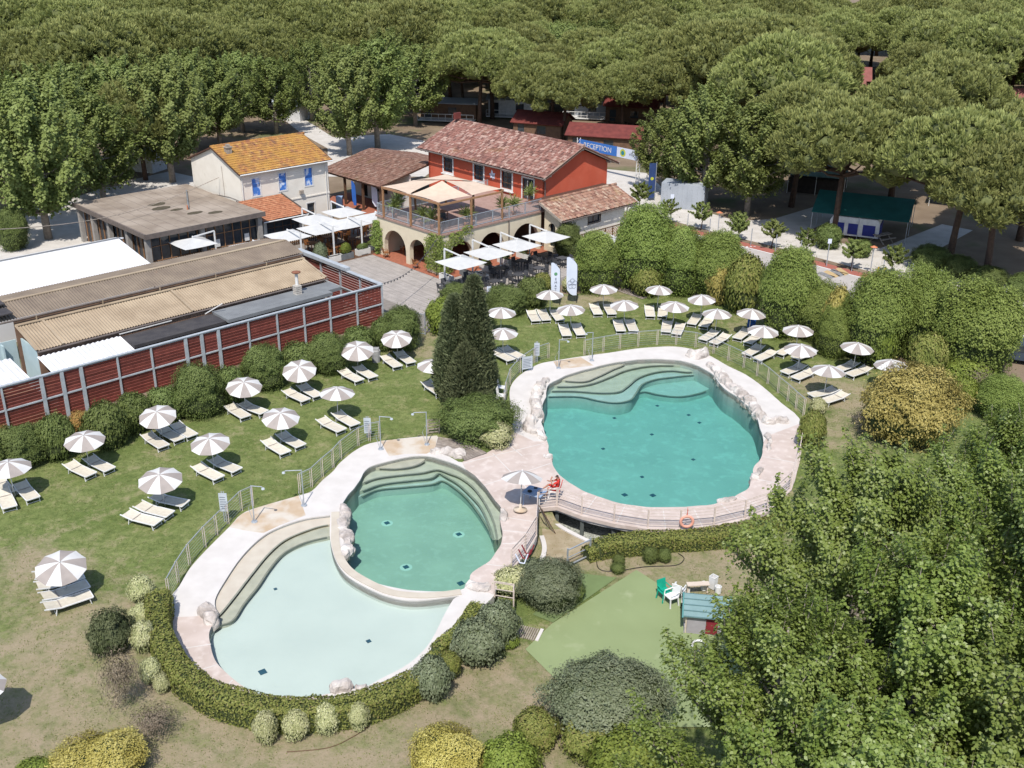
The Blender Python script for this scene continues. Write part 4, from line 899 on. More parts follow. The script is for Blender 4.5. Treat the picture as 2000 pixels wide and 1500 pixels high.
for w in wy[:3]: window(Y, (-20.4, w[0], w[2]), XB, w[1] - w[0], w[3] - w[2], .12, 1, 1, pane='sky_poster', mull=None, depth=.06)
w = wy[3]; window(Y, (-20.4, w[0], w[2]), XB, w[1] - w[0], w[3] - w[2], .1, 1, 2, pane='glass')
mb = MB(); mb.box(-20.4, -20.34, -1.5, 3.42, 2.62, 2.74); Y.part('string_course', mb, 'wall_white')
sly = math.hypot(4.75, 1.75)
mb = MB(); slab(mb, rect(-6.15, 3.75, 0, sly), [], .12, (-20.05, 0, 5.8), XB, (-4.75 / sly, 0, 1.75 / sly)); slab(mb, rect(-3.75, 6.15, 0, sly), [], .12, (-29.55, 0, 5.8), (0, -1, 0), (4.75 / sly, 0, 1.75 / sly)); r4 = Y.part('roof', mb, 'tile_under')
t = tiles((-20.0, -6.15, 5.79), XB, (-4.75, 0, 1.75), 9.9, sly + .03, .25, .36, .06, flat=True); o = Y.part('roof_tile', t, 'tile_lichen', r4); o['kind'] = 'stuff'
t = tiles((-29.6, 3.75, 5.79), (0, -1, 0), (4.75, 0, 1.75), 9.9, sly + .03, .4, .5, .06, flat=True); o = Y.part('roof_tile', t, 'tile_lichen', r4); o['kind'] = 'stuff'
mb = MB()
for i in range(25): mb.tube([(-24.8, -6.15 + i * .4, 7.56), (-24.8, -5.73 + i * .4, 7.57)], [.11, .13], 7)
Y.part('ridge_tile', mb, 'tile_lichen', r4)
mb = MB(); mb.box(-23.75, -23.25, -5.35, -4.85, 6.9, 7.55); mb.box(-23.82, -23.18, -5.42, -4.78, 7.56, 7.64); mb.box(-23.65, -23.35, -5.25, -4.95, 7.65, 7.85); Y.part('chimney', mb, 'wood_grey', r4)
mb = MB(); mb.tube([(-19.95, -6.1, 5.75), (-19.95, 3.7, 5.72)], .06, 7); mb.tube([(-20.0, -5.7, 5.7), (-20.32, -5.8, 5.4), (-20.32, -5.8, 3.0)], .04, 6); mb.tube([(-20.0, 3.1, 5.7), (-20.32, 3.05, 5.4), (-20.32, 3.05, .1)], .04, 6); mb.tube([(-20.35, 3.3, 5.0), (-20.35, 3.3, .1)], .025, 5); Y.part('gutter', mb, 'trim_white')
mb = MB(); mb.box(-20.35, -20.1, .05, .4, 3.1, 3.4); Y.part('wall_lamp', mb, 'wood_grey')
mb = MB(); mb.tube([(-29, -6.0, 3.3), (-26, -5.93, 3.05), (-22.5, -5.93, 3.35), (-20.5, -5.93, 3.3)], .02, 4); mb.tube([(-23.5, -5.93, 6), (-23.4, -5.93, 3.2)], .02, 4); Y.part('cable', mb, 'wood_grey')
# lean-to
LT = Bld('lean_to', 'small lean-to with an orange tile roof in front of the white house', 'building', -18.2, -4.2)
sll = math.hypot(4.35, .95)
mb = MB(); slab(mb, rect(-6.5, -1.9, 0, sll), [], .12, (-16.1, 0, 2.45), XB, (-4.28 / sll, 0, .95 / sll)); r5 = LT.part('roof', mb, 'tile_under')
t = tiles((-16.05, -6.5, 2.44), XB, (-4.28, 0, .95), 4.6, sll - .1, .25, .34, .06, flat=True); o = LT.part('roof_tile', t, 'tile_orange', r5); o['kind'] = 'stuff'
mb = MB(); mb.bar((-16.05, -1.87, 2.47), (-20.35, -1.87, 3.45), .05, .14); mb.bar((-16.05, -6.53, 2.47), (-20.35, -6.53, 3.45), .05, .14); LT.part('bargeboard', mb, 'gutter')
mb = MB(); slab(mb, rect(-6.2, -2.2, 0, 2.4), [rect(-5.9, -2.5, .9, 2.2)], .2, (-16.6, 0, 0), XB, XZ); LT.part('front_wall', mb, 'wall_white')
mb = MB(); mb.box(-20.4, -16.81, -2.4, -2.2, 0, 2.6); LT.part('side_wall', mb, 'wall_white')
window(LT, (-16.6, -5.9, .9), XB, 3.4, 1.3, .05, 4, 2, pane='glass', mull='wood_brown')
mb = MB(); mb.tube([(-15.98, -6.5, 2.38), (-15.98, -1.9, 2.36)], .055, 7); mb.tube([(-16.0, -2.1, 2.35), (-16.5, -2.15, 2.1), (-16.5, -2.15, .1)], .04, 6); LT.part('gutter', mb, 'trim_white')
# ---- flat-roofed hall
FH = Bld('flat_roof_hall', 'flat-roofed cafe hall with weathered grey-brown roof and glazed front', 'building', -22, -12)
mb = MB(); mb.box(-29.3, -15.5, -17.45, -6.6, 3.2, 3.46); rfh = FH.part('roof', mb, 'flat_roof')
mb = MB(); mb.box(-29.3, -15.42, -17.55, -17.46, 3.12, 3.52); mb.box(-15.49, -15.40, -17.55, -6.6, 3.12, 3.52); FH.part('fascia', mb, 'gutter', rfh)
for i in range(11):
    mb = MB(); bb = -17.4 + .98 * (i + .5) - .45; mb.box(-29.2, -15.55, bb, bb + .03, 3.461, 3.468); FH.part('felt_seam', mb, 'roof_seam', rfh)
for (a_, b_, r_) in ((-22.5, -12.6, .5), (-24, -12.2, .45), (-19.2, -11.2, .4), (-18.2, -9.8, .35), (-21.2, -11.8, .3)):
    mb = MB(); pts = [(a_ + r_ * (1 + .3 * random.random()) * math.cos(k * PI / 5), b_ + 1.6 * r_ * (1 + .3 * random.random()) * math.sin(k * PI / 5), 3.472) for k in range(10)]; mb.add(pts, [tuple(range(10))]); FH.part('stain', mb, 'moss', rfh)
mb = MB(); mb.tube([(-20.6, -11.0, 3.56), (-26.6, -8.0, 3.56)], .07, 6); FH.part('roof_pipe', mb, 'roof_grey', rfh)
mb = MB(); mb.tube([(-20.6, -11.1, 3.47), (-20.6, -11.1, 3.85)], .06, 6); FH.part('vent_pipe', mb, 'lamp_orange', rfh)
for b_ in (-17.2, -12.4, -7.0): mb = MB(); mb.box(-16.1, -15.75, b_ - .2, b_ + .2, 0, 3.2); FH.part('column', mb, 'column_grey')
for a_ in (-19.5, -23, -26.2, -28.9): mb = MB(); mb.box(a_ - .2, a_ + .2, -17.3, -16.95, 0, 3.2); FH.part('column', mb, 'column_grey')
mb = MB(); mb.box(-28.8, -16.3, -16.8, -16.75, 0, 3.19); mb.box(-16.3, -16.25, -16.9, -6.8, 0, 3.19); FH.part('glazing', mb, 'glass')
mb = MB()
for k in range(12):
    b_ = -16.8 + k * .82; mb.box(-16.24, -16.16, b_ - .03, b_ + .03, 0, 3.19)
for zz in (1.0, 2.2): mb.box(-16.22, -16.18, -16.8, -6.9, zz - .03, zz + .03)
for k in range(14): a_ = -28.6 + k * .92; mb.box(a_ - .03, a_ + .03, -16.9, -16.81, 0, 3.19)
FH.part('window_frame', mb, 'wood_post')
for b_ in (-11.2, -8.4): mb = MB(); mb.box(-16.14, -16.12, b_, b_ + .45, 1.1, 1.75); FH.part('notice', mb, 'trim_white')
# ---- white membrane hall
TN = Bld('white_tent_hall', 'white membrane gable roof beside the flat-roofed hall', 'building', -14, -33)
mb = MB(); st = math.hypot(5.6, .9)
slab(mb, rect(-48, -20.3, 0, st), [], .08, (-8.4, 0, 3.2), XB, (-5.6 / st, 0, .9 / st)); TN.part('roof', mb, 'membrane_white')
mb = MB(); slab(mb, rect(19.9, 48, 0, 1.5), [], .08, (-15.45, 0, 3.8), (0, -1, 0), (1.45 / 1.5, 0, .3 / 1.5)); TN.part('roof', mb, 'membrane_white')
mb = MB(); mb.box(-15.3, -8.6, -20.6, -20.5, 0, 3.1); mb.box(-8.6, -8.5, -47.9, -20.5, 0, 3.1); TN.part('wall', mb, 'membrane_white')
mb = MB(); mb.bar((-14.0, -48, 4.16), (-14.0, -20.2, 4.16), .12, .05); TN.part('ridge_cap', mb, 'roof_grey')
# ---- long workshop with corrugated roofs
WS = Bld('workshop', 'long low workshop with stepped brown corrugated roofs behind the red slat screen', 'building', 0, -23)
def corr(O, U, V, lu, lv, wl=.18, amp=.028, th=.05, ns=4):
    O, U, V = Vector(O), Vector(U).normalized(), Vector(V).normalized(); N = U.cross(V).normalized(); mb = MB(); k = int(lu / wl * 6); vs = []
    for j in range(ns + 1):
        for i in range(k + 1):
            x = lu * i / k; vs.append(O + U * x + V * (lv * j / ns) + N * (amp * math.sin(2 * PI * x / wl)))
    fs = [(j * (k + 1) + i, j * (k + 1) + i + 1, (j + 1) * (k + 1) + i + 1, (j + 1) * (k + 1) + i) for j in range(ns) for i in range(k)]
    mb.add(vs, fs); return mb
o = WS.part('upper_roof', corr((-.85, -34.2, 4.35), XB, (-2.1, 0, .5), 21.8, 2.15), 'corrugated_dark')
o = WS.part('upper_roof', corr((-5.9, -12.4, 4.3), (0, -1, 0), (2.95, 0, .55), 21.8, 3.0), 'corrugated_dark')
mb = MB(); mb.bar((-2.95, -34, 4.87), (-2.95, -12.5, 4.87), .25, .05); WS.part('ridge_cap', mb, 'corrugated')
WS.part('lower_roof', corr((2.2, -33.0, 3.2), XB, (-2.9, 0, .72), 20.6, 2.98), 'corrugated')
for b_ in (-33.0, -31.4, -22.9, -12.55): mb = MB(); mb.bar((2.22, b_, 3.26), (-.7, b_, 3.98), .16, .03); WS.part('roof_flashing', mb, 'corrugated')
mb = MB(); mb.bar((-.72, -33, 3.98), (-.72, -12.4, 3.98), .3, .05); WS.part('roof_flashing', mb, 'corrugated')
mb = MB(); mb.tube([(-.8, -34.2, 4.27), (-.8, -12.4, 4.24)], .06, 7); mb.tube([(2.28, -33, 3.12), (2.28, -12.4, 3.1)], .06, 7); WS.part('gutter', mb, 'gutter')
for b_ in (-31.7, -27.5, -23.6, -19.5, -15.5): mb = MB(); mb.bar((-.75, b_, 3.95), (-.75, b_, 4.3), .06, .06); WS.part('bracket', mb, 'corrugated')
mb = MB(); mb.box(-1.0, -.95, -33, -12.5, 0, 4.25); WS.part('clerestory_wall', mb, 'brick_old')
mb = MB(); mb.box(1.9, 2.0, -32.9, -12.6, 0, 3.1); mb.box(-5.7, -1.01, -12.7, -12.6, 0, 4.2); mb.box(-.9, 1.9, -12.75, -12.65, 0, 3.3); WS.part('wall', mb, 'brick_old')
mb = MB(); mb.box(-.6, 1.89, -32.9, -32.8, 0, 3.15); mb.box(-1.2, -.62, -34.0, -33.9, 0, 2.9); WS.part('blue_wall', mb, 'pale_blue_wall')
mb = MB(); mb.box(-1.1, -1.02, -40, -33.05, 0, 3.0); WS.part('blue_wall', mb, 'pale_blue_wall')
mb = MB(); mb.box(2.4, 3.95, -21.7, -12.5, 2.72, 2.95); mb.box(3.951, 4.5, -21.7, -13.6, 2.72, 2.945); WS.part('flat_roof', mb, 'roof_grey')
mb = MB(); mb.box(2.4, 4.3, -28.0, -21.75, 2.62, 2.82); WS.part('flat_roof', mb, 'roof_black')
WS.part('white_roof', corr((4.55, -33.1, 2.5), XB, (-2.2, 0, .38), 5.1, 2.22, .3, .03), 'corrugated_white')
WS.part('white_roof', corr((4.75, -42.0, 2.45), XB, (-3.4, 0, .4), 7.7, 3.42, .35, .03), 'corrugated_white')
mb = MB(); mb.box(2.2, 4.4, -33, -12.6, 0, .05); mb.box(4.3, 4.4, -33, -12.7, 0, 2.4); WS.part('yard_wall', mb, 'roof_black')
mb = MB(); mb.bar((2.3, -24.5, 3.0), (2.3, -28, 2.98), .08, .05); WS.part('flashing_strip', mb, 'trim_white')
mb = MB(); mb.bar((2.4, -22.2, 2.9), (3.0, -21.2, 3.55), .05, .05); WS.part('antenna_arm', mb, 'trim_white')
mb = MB(); mb.box(-3.6, -2.2, -34.3, -32.9, 4.9, 4.98); mb.box(-1.9, -.7, -34.2, -33, 4.75, 4.82); WS.part('solar_panel', mb, 'roof_black')
ch_ = MB(); 
for k in range(5): ch_.box(2.95, 3.4, -15.8, -15.35, 2.95 + k * .13, 3.04 + k * .13); ch_.box(3.02, 3.33, -15.73, -15.42, 3.03 + k * .13, 3.085 + k * .13)
c_ = WS.part('chimney', ch_, 'ceramic_vent')
mb = MB(); mb.tube([(3.175, -15.575, 3.55), (3.175, -15.575, 4.45)], .11, 10); WS.part('flue', mb, 'trim_white', c_)
mb = MB(); mb.lathe([(.3, 0), (.32, .06), (.1, .12)], 12, (3.175, -15.575, 4.47)); WS.part('cowl', mb, 'rust', c_)
# ---- red slat screen
def onA(u, v, aval):
    r = ray(u, v); t = (aval + Vector((T0.x, T0.y, 0)).dot(AX)) / (Vector((r.x, r.y, 0)).dot(AX)); return (Vector((r.x * t, r.y * t, 0)) - Vector((T0.x, T0.y, 0))).dot(BX)
FR = Bld('slat_screen', 'long screen of dark red wooden slats in a grey steel frame', 'fence', 5.2, -23)
FR2 = Bld('slat_screen', 'short return screen of dark red slats facing the paved yard', 'fence', 0, -9.9)
px = [(-90, 1062), (5, 1035), (225, 968), (340, 940), (447, 910), (650, 855), (838, 805), (1030, 745), (1120, 725), (1212, 690), (1380, 655), (1540, 610), (1690, 570), (1835, 530), (1985, 485)]
pb = [onA(x / 2.857, 400 + y / 2.857, 5.2) for x, y in px]; pb = [pb[0] - 2.2] + pb + [-9.95]
SH = 2.85
wide = {3, 5, 8, 10, 4, 9}
slat_me = {}
def slat(B, p, q, z):
    L = round((Vector(q) - Vector(p)).length, 2); key = L
    if key not in slat_me: mb = MB(); mb.box(-L / 2, L / 2, -.014, .014, -.094, .094); slat_me[key] = mb.mesh('slat', 'slat_red')
    o = link_obj('slat', slat_me[key], B.o); c = (Vector(p) + Vector(q)) / 2; o.location = c + B.off + XZ * z
    d = (Vector(q) - Vector(p)); ang = math.atan2(d.y, d.x)
    o.rotation_euler = (R(16 + random.uniform(-3, 3)), random.uniform(-.004, .004), ang)
for i, b_ in enumerate(pb):
    w = .1 if i in wide else .05
    mb = MB(); mb.box(5.2, 5.32, b_ - w, b_ + w, 0, SH); FR.part('post', mb, 'fence_steel')
for i in range(len(pb) - 1):
    w0 = .11 if i in wide else .06; w1 = .11 if i + 1 in wide else .06
    y0, y1 = pb[i] + w0, pb[i + 1] - w1
    for zz in (1.42, SH - .04): mb = MB(); mb.box(5.215, 5.305, y0, y1, zz - .04, zz + .04); FR.part('rail', mb, 'fence_steel')
    for k in range(14): slat(FR, (5.19, y0 - .03, 0), (5.19, y1 + .03, 0), .12 + k * .197)
mb = MB(); mb.box(5.13, 5.34, pb[0], -9.85, SH + .001, SH + .05); FR.part('cap', mb, 'fence_steel')
ps = [5.2, 2.6, .1, -2.4, -5.3]
for a_ in ps[1:]: mb = MB(); mb.box(a_ - .05, a_ + .05, -9.96, -9.84, 0, SH); FR2.part('post', mb, 'fence_steel')
for i in range(4):
    for zz in (.3, 1.42, SH - .05): mb = MB(); mb.box(ps[i + 1] + .06, ps[i] - .08, -9.97, -9.88, zz - .035, zz + .035); FR2.part('rail', mb, 'fence_steel')
    for k in range(14): slat(FR2, (ps[i + 1] + .05, -9.82, 0), (ps[i] - .08, -9.82, 0), .12 + k * .197)
mb = MB(); mb.box(-5.35, 5.12, -10.1, -9.75, SH + .001, SH + .05); mb.box(-5.35, 1.2, -10.14, -9.72, SH + .05, SH + .3); FR2.part('cap', mb, 'fence_steel')
mb = MB(); mb.box(4.9, 5.6, -9.6, -9.35, 2.0, 2.7)
# overhead cable
mb = MB(); p, q = at(-40, 450, 6), S(-24, -6, 4.9); pts = [p.lerp(q, i / 20) - XZ * (1.2 * math.sin(PI * i / 20)) for i in range(21)]; mb.tube(pts, .03, 4, False); tag(mb.build('overhead_cable', 'wood_grey'), 'grey overhead cable running to the white house', 'cable')
mb = MB(); p, q = S(5.2, -9.9, 2.9), S(-.2, -.1, 3.3); pts = [p.lerp(q, i / 20) - XZ * (.8 * math.sin(PI * i / 20)) for i in range(21)]; mb.tube(pts, .018, 4, False)
for i in range(1, 20): mb.box(pts[i].x - .04, pts[i].x + .04, pts[i].y - .04, pts[i].y + .04, pts[i].z - .12, pts[i].z)
tag(mb.build('light_string', 'dark_plastic'), 'string of unlit bulbs from the red screen to the terrace', 'string light')
# concrete base plinth light slab behind gate and gate
G = thing('metal_gate', 'pale steel gate between the shrubs and the red screen', 'gate', at(815, 652), R(-20))
mb = MB()
for k in range(9): mb.box(-.55 + k * .135, -.535 + k * .135, -.01, .01, .1, 1.5)
mb.box(-.6, .6, -.02, .02, 1.5, 1.55); mb.box(-.6, .6, -.02, .02, .06, .11); mb.build('gate_frame', 'steel', G)
for x in (-.62, .62): mb = MB(); mb.box(x - .03, x + .03, -.03, .03, 0, 1.65); mb.build('post', 'steel', G)
# ------------------------------------------------------------------ vegetation
def proj(p):
    d = Vector(p) - Vector((0, 0, HC)); q = Vector((d.dot(cx), d.dot(cy), -d.dot(cz))); return 1000 + F * q.x / q.z, 750 - F * q.y / q.z
def blade_mesh(name, C, D, ln, wd, mat, rv):
    """thin upright leaf blades: one narrow quad per centre along D"""
    C = np.asarray(C, float); D = unit(np.asarray(D, float)); n = len(C)
    x = np.cross(D, RNG.normal(0, 1, (n, 3))); x = unit(x); ln = (np.full(n, ln) * RNG.uniform(.7, 1.25, n))[:, None]
    v = np.stack([C - x * wd * .35, C + x * wd * .35, C + D * ln * .6 + x * wd * .5, C + D * ln, C + D * ln * .6 - x * wd * .5], 1).reshape(-1, 3)
    me = bpy.data.meshes.new(name); me.vertices.add(5 * n); me.vertices.foreach_set('co', v.astype(np.float32).ravel())
    me.loops.add(5 * n); me.loops.foreach_set('vertex_index', np.arange(5 * n, dtype=np.int32)); me.polygons.add(n); me.polygons.foreach_set('loop_start', np.arange(0, 5 * n, 5, dtype=np.int32)); me.update(calc_edges=True)
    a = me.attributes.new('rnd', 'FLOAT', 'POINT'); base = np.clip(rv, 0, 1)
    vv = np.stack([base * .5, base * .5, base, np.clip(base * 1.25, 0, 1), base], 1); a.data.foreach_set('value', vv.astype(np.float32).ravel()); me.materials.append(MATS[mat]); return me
Gp = np.repeat(GT, 2, 0) + RNG.normal(0, .08, (len(GT) * 2, 3)) * np.array([1, 1, .1])
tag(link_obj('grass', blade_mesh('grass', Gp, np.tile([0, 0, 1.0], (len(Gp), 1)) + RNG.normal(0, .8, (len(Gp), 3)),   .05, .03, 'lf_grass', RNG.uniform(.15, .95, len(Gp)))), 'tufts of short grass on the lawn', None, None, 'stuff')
def merge_mesh(name, meshes_blobs, mat):
    mb = MB()
    for vs, fs in meshes_blobs: mb.add(vs, fs)
    return mb.mesh(name, mat, True)
def ellip(c, r, nu=10, nv=6, jit=0.0, seed=0):
    vs = []; fs = []
    for j in range(nv + 1):
        ph = -PI / 2 + PI * j / nv
        for i in range(nu):
            th = 2 * PI * i / nu; d = Vector((math.cos(ph) * math.cos(th), math.cos(ph) * math.sin(th), math.sin(ph)))
            k = 1 + jit * noise.noise(d * 2 + Vector((seed, 0, 0))); vs.append((c[0] + d.x * r[0] * k, c[1] + d.y * r[1] * k, c[2] + d.z * r[2] * k))
    for j in range(nv):
        for i in range(nu): i2 = (i + 1) % nu; fs.append((j * nu + i, j * nu + i2, (j + 1) * nu + i2, (j + 1) * nu + i))
    return vs, fs
TREES = {}
def tree_proto(kind, trunk_me, crown_me, core_me=None): TREES[kind] = (trunk_me, crown_me, core_me)
def plant_tree(kind, p, s, rot, name, label, cat='tree', group=None, sz=None):
    t = thing(name, label, cat, p, rot, group); t.scale = (s, s, sz or s)
    tr, cr, co = TREES[kind]; link_obj('trunk', tr, t); link_obj('crown', cr, t)
    if co: link_obj('inner_crown', co, t)  # dark lump added inside the crown to block light
    return t
def pine_proto(kind, seed, Rr=6.6, Hh=12.8, nl=58, nt=125):
    rs = random.Random(seed); lobes = []
    tries = 0
    while len(lobes) < nl and tries < 6000:
        tries += 1
        r = Rr * math.sqrt(rs.random()) * .9; th = rs.random() * 2 * PI; q = r / Rr
        ecc = 1 + .12 * math.cos(th * 2 + seed)
        z = Hh - 1.3 - 4.3 * q ** 2.0 + rs.uniform(-.35, .35); lr = rs.uniform(1.0, 1.6) * (1 - .12 * q)
        if q > .72 and rs.random() < .35: z -= rs.uniform(.6, 1.5)
        c = (r * ecc * math.cos(th), r * math.sin(th), z)
        if any((c[0] - l[0]) ** 2 + (c[1] - l[1]) ** 2 + (c[2] - l[2]) ** 2 < 1.3 ** 2 for l in lobes): continue
        lobes.append((*c, lr))
    C = []; D = []; V = []; cores = []
    for (x, y, z, lr) in lobes:
        n = int(nt * lr * lr / 1.7); d = RNG.normal(0, 1, (n, 3)); d[:, 2] = np.abs(d[:, 2]) * 1.15 - .6; d = unit(d)
        P = np.array([x, y, z]) + d * np.array([lr, lr, lr * .9]) * RNG.uniform(.84, 1.06, (n, 1))
        inside = np.zeros(n, bool)
        for (x2, y2, z2, r2) in lobes:
            if (x2, y2) == (x, y): continue
            inside |= (((P - np.array([x2, y2, z2])) / np.array([1, 1, .9])) ** 2).sum(1) < (r2 * .82) ** 2
        P = P[~inside]; d = d[~inside]
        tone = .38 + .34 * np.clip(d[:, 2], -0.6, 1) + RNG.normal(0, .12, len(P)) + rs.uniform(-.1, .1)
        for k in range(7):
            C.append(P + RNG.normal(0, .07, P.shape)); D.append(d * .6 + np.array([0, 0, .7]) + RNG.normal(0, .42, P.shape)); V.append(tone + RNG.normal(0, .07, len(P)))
        cores.append(ellip((x, y, z - .1), (lr * .84, lr * .84, lr * .7), 9, 6, .2, seed))
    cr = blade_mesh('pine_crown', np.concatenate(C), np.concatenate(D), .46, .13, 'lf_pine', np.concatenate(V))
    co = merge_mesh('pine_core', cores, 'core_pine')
    mb = MB(); lean = Vector((rs.uniform(-.5, .5), rs.uniform(-.5, .5), 0)); f = Hh * .55
    mb.tube([(0, 0, -.1), lean * .3 + Vector((0, 0, f * .4)), lean + Vector((0, 0, f))], [.36, .28, .24], 8)
    for (x, y, z, lr) in lobes[::3]:
        a = lean + Vector((0, 0, f - rs.uniform(0, 1.4))); b = Vector((x, y, z - .4)); mmid = a.lerp(b, .5) + Vector((0, 0, -.35)); mb.tube([a, mmid, b], [.15, .1, .04], 5, False)
    tree_proto(kind, mb.mesh('pine_trunk', 'bark_pine', True), cr, co)
for k in range(4): pine_proto('pine%d' % k, 20 + k)
def poplar_proto(kind, seed, Hh, Rr, nlimb, ntw, nlf, lsize, mat, bark, base=.22, r0=.26, up=1.0, shape=1.0, thin=0):
    rs = random.Random(seed); mb = MB(); C = []; Nn = []; V = []
    mb.tube([(0, 0, -.1), (rs.uniform(-.2, .2), rs.uniform(-.2, .2), Hh * .35), (rs.uniform(-.3, .3), rs.uniform(-.3, .3), Hh * .7), (0, 0, Hh * .96)], [r0, r0 * .75, r0 * .42, .03], 7)
    for i in range(nlimb):
        q = (i + rs.random()) / nlimb; z0 = Hh * (base + (0.93 - base) * q); th = i * 2.399 + rs.uniform(-.4, .4)
        prof = math.sin(PI * min(1, (.18 + .82 * q) ** shape)) ** .6 if q < .995 else .2
        L = Rr * prof * rs.uniform(.75, 1.12); rise = L * rs.uniform(.55, 1.0) * up * (.6 + .6 * q); z0 = max(Hh * base * .9, z0 - rise * .55)
        e = Vector((math.cos(th) * L, math.sin(th) * L, z0 + rise)); s0 = Vector((0, 0, z0)); m_ = s0.lerp(e, .5) + Vector((0, 0, -.12 * L))
        mb.tube([s0, m_, e], [r0 * .34 * (1.1 - q * .6), r0 * .2, .02], 5, False)
        for j in range(ntw):
            t_ = (.28 + .72 * (j + rs.random()) / ntw); b = (s0.lerp(m_, t_ * 2) if t_ < .5 else m_.lerp(e, t_ * 2 - 1)); sp = .5 + .55 * t_
            tip = b + Vector((rs.gauss(0, .28) + .25 * math.cos(th), rs.gauss(0, .28) + .25 * math.sin(th), rs.uniform(.55, 1.5) * up)) * sp * (Rr / 4)
            if thin and j % thin == 0: mb.tube([b, tip], [.022, .008], 4, False)
            n = int(nlf * rs.uniform(.6, 1.4)); u_ = RNG.random((n, 1)); P = np.array(b)[None] * (1 - u_) + np.array(tip)[None] * u_
            spread = .185 * Rr / 4 * (1.3 - 1.05 * u_); off = RNG.normal(0, 1, (n, 3)) * spread; C.append(P + off)
            ax = np.array([math.cos(th), math.sin(th), .9]); Nn.append(unit(off + 1e-4) * .55 + ax * .5 + np.array([0, -.35, .55])); V.append(np.full(n, .40 + rs.uniform(-.16, .18) + .12 * q))
    C = np.concatenate(C); cr = leaf_mesh(kind + '_crown', C, np.concatenate(Nn), lsize, mat, .85, .62, rndv=np.concatenate(V) + RNG.normal(0, .12, len(C)))
    tree_proto(kind, mb.mesh(kind + '_trunk', bark, True), cr)
poplar_proto('poplar0', 1, 12.5, 3.8, 56, 18, 122, .102, 'lf_poplar', 'bark_pale', thin=2)
poplar_proto('poplar1', 2, 12.0, 3.6, 54, 18, 122, .102, 'lf_poplar', 'bark_pale', thin=2)
poplar_proto('broad0', 3, 12.0, 4.6, 46, 13, 60, .25, 'lf_broad', 'bark_pale', base=.2, r0=.34)
poplar_proto('broad1', 4, 11.0, 4.9, 46, 13, 60, .25, 'lf_broad', 'bark_pale', base=.22, r0=.34, up=.8)
poplar_proto('small0', 5, 2.4, .95, 24, 7, 60, .10, 'lf_broad', 'bark_dark', base=.42, r0=.05, up=.6, shape=1.0)

# ---- explicit trees
def T(kind, u, v, h, hp, label, name, group=None, sz=1.0):
    p = gnd(u, v); return plant_tree(kind, p, h / hp * sz, random.uniform(0, 6.28), name, label, 'tree', group)
BR = dict(name='broadleaf_tree'); taken = []
for kind, u, v, h, lab in (('broad0', 95, 467, 13.2, 'tall bushy broadleaf tree over the gravel yard beside the white tent hall'), ('broad1', -40, 440, 13, 'broadleaf tree cut by the picture edge behind the white tent hall'), ('broad1', 205, 405, 10.5, 'lower broadleaf tree behind the flat-roofed hall'), ('broad0', 338, 356, 12.6, 'tall broadleaf tree rising behind the flat-roofed hall and white house'),
                          ('broad1', 430, 290, 10.5, 'pale broadleaf tree directly behind the orange lichen roof'), ('broad0', 683, 303, 12.2, 'stout broadleaf tree on the white gravel behind the portico'), ('broad1', 738, 289, 12.6, 'large broadleaf tree between portico and pine wood'), ('broad1', 540, 262, 9.5, 'broadleaf tree beside the gravel road behind the white house'),
                          ('broad0', 1372, 402, 11.5, 'big bright broadleaf tree over the grey wall beside the red house'), ('broad1', 1458, 420, 10.5, 'darker broadleaf tree between grey wall and umbrella pines'), ('broad1', 1302, 378, 8.6, 'smaller broadleaf tree beside the navy banner'), ('broad1', 165, 340, 11.5, 'broadleaf tree in the thick stand behind the hall roof'), ('broad0', 250, 322, 11.5, 'broadleaf tree close behind the dark pine of the hall'), ('broad1', 475, 258, 10.0, 'broadleaf tree over the white house ridge'), ('broad0', 610, 236, 10.5, 'broadleaf tree at the bend of the gravel road'), ('broad1', 15, 375, 12, 'broadleaf tree behind the lime yard shrub'), ('broad0', 385, 296, 11.5, 'broadleaf tree behind the chimney of the white house'), ('broad1', 812, 246, 10.5, 'broadleaf tree behind the portico and red roof end'), ('broad0', 760, 225, 11.5, 'broadleaf tree beyond the gravel road behind the portico'), ('broad0', 130, 380, 12.5, 'broadleaf tree behind the tallest tree of the gravel yard')):
    T(kind, u, v, h, 12 if kind == 'broad0' else 11, lab, 'broadleaf_tree'); taken.append(at(u, v))
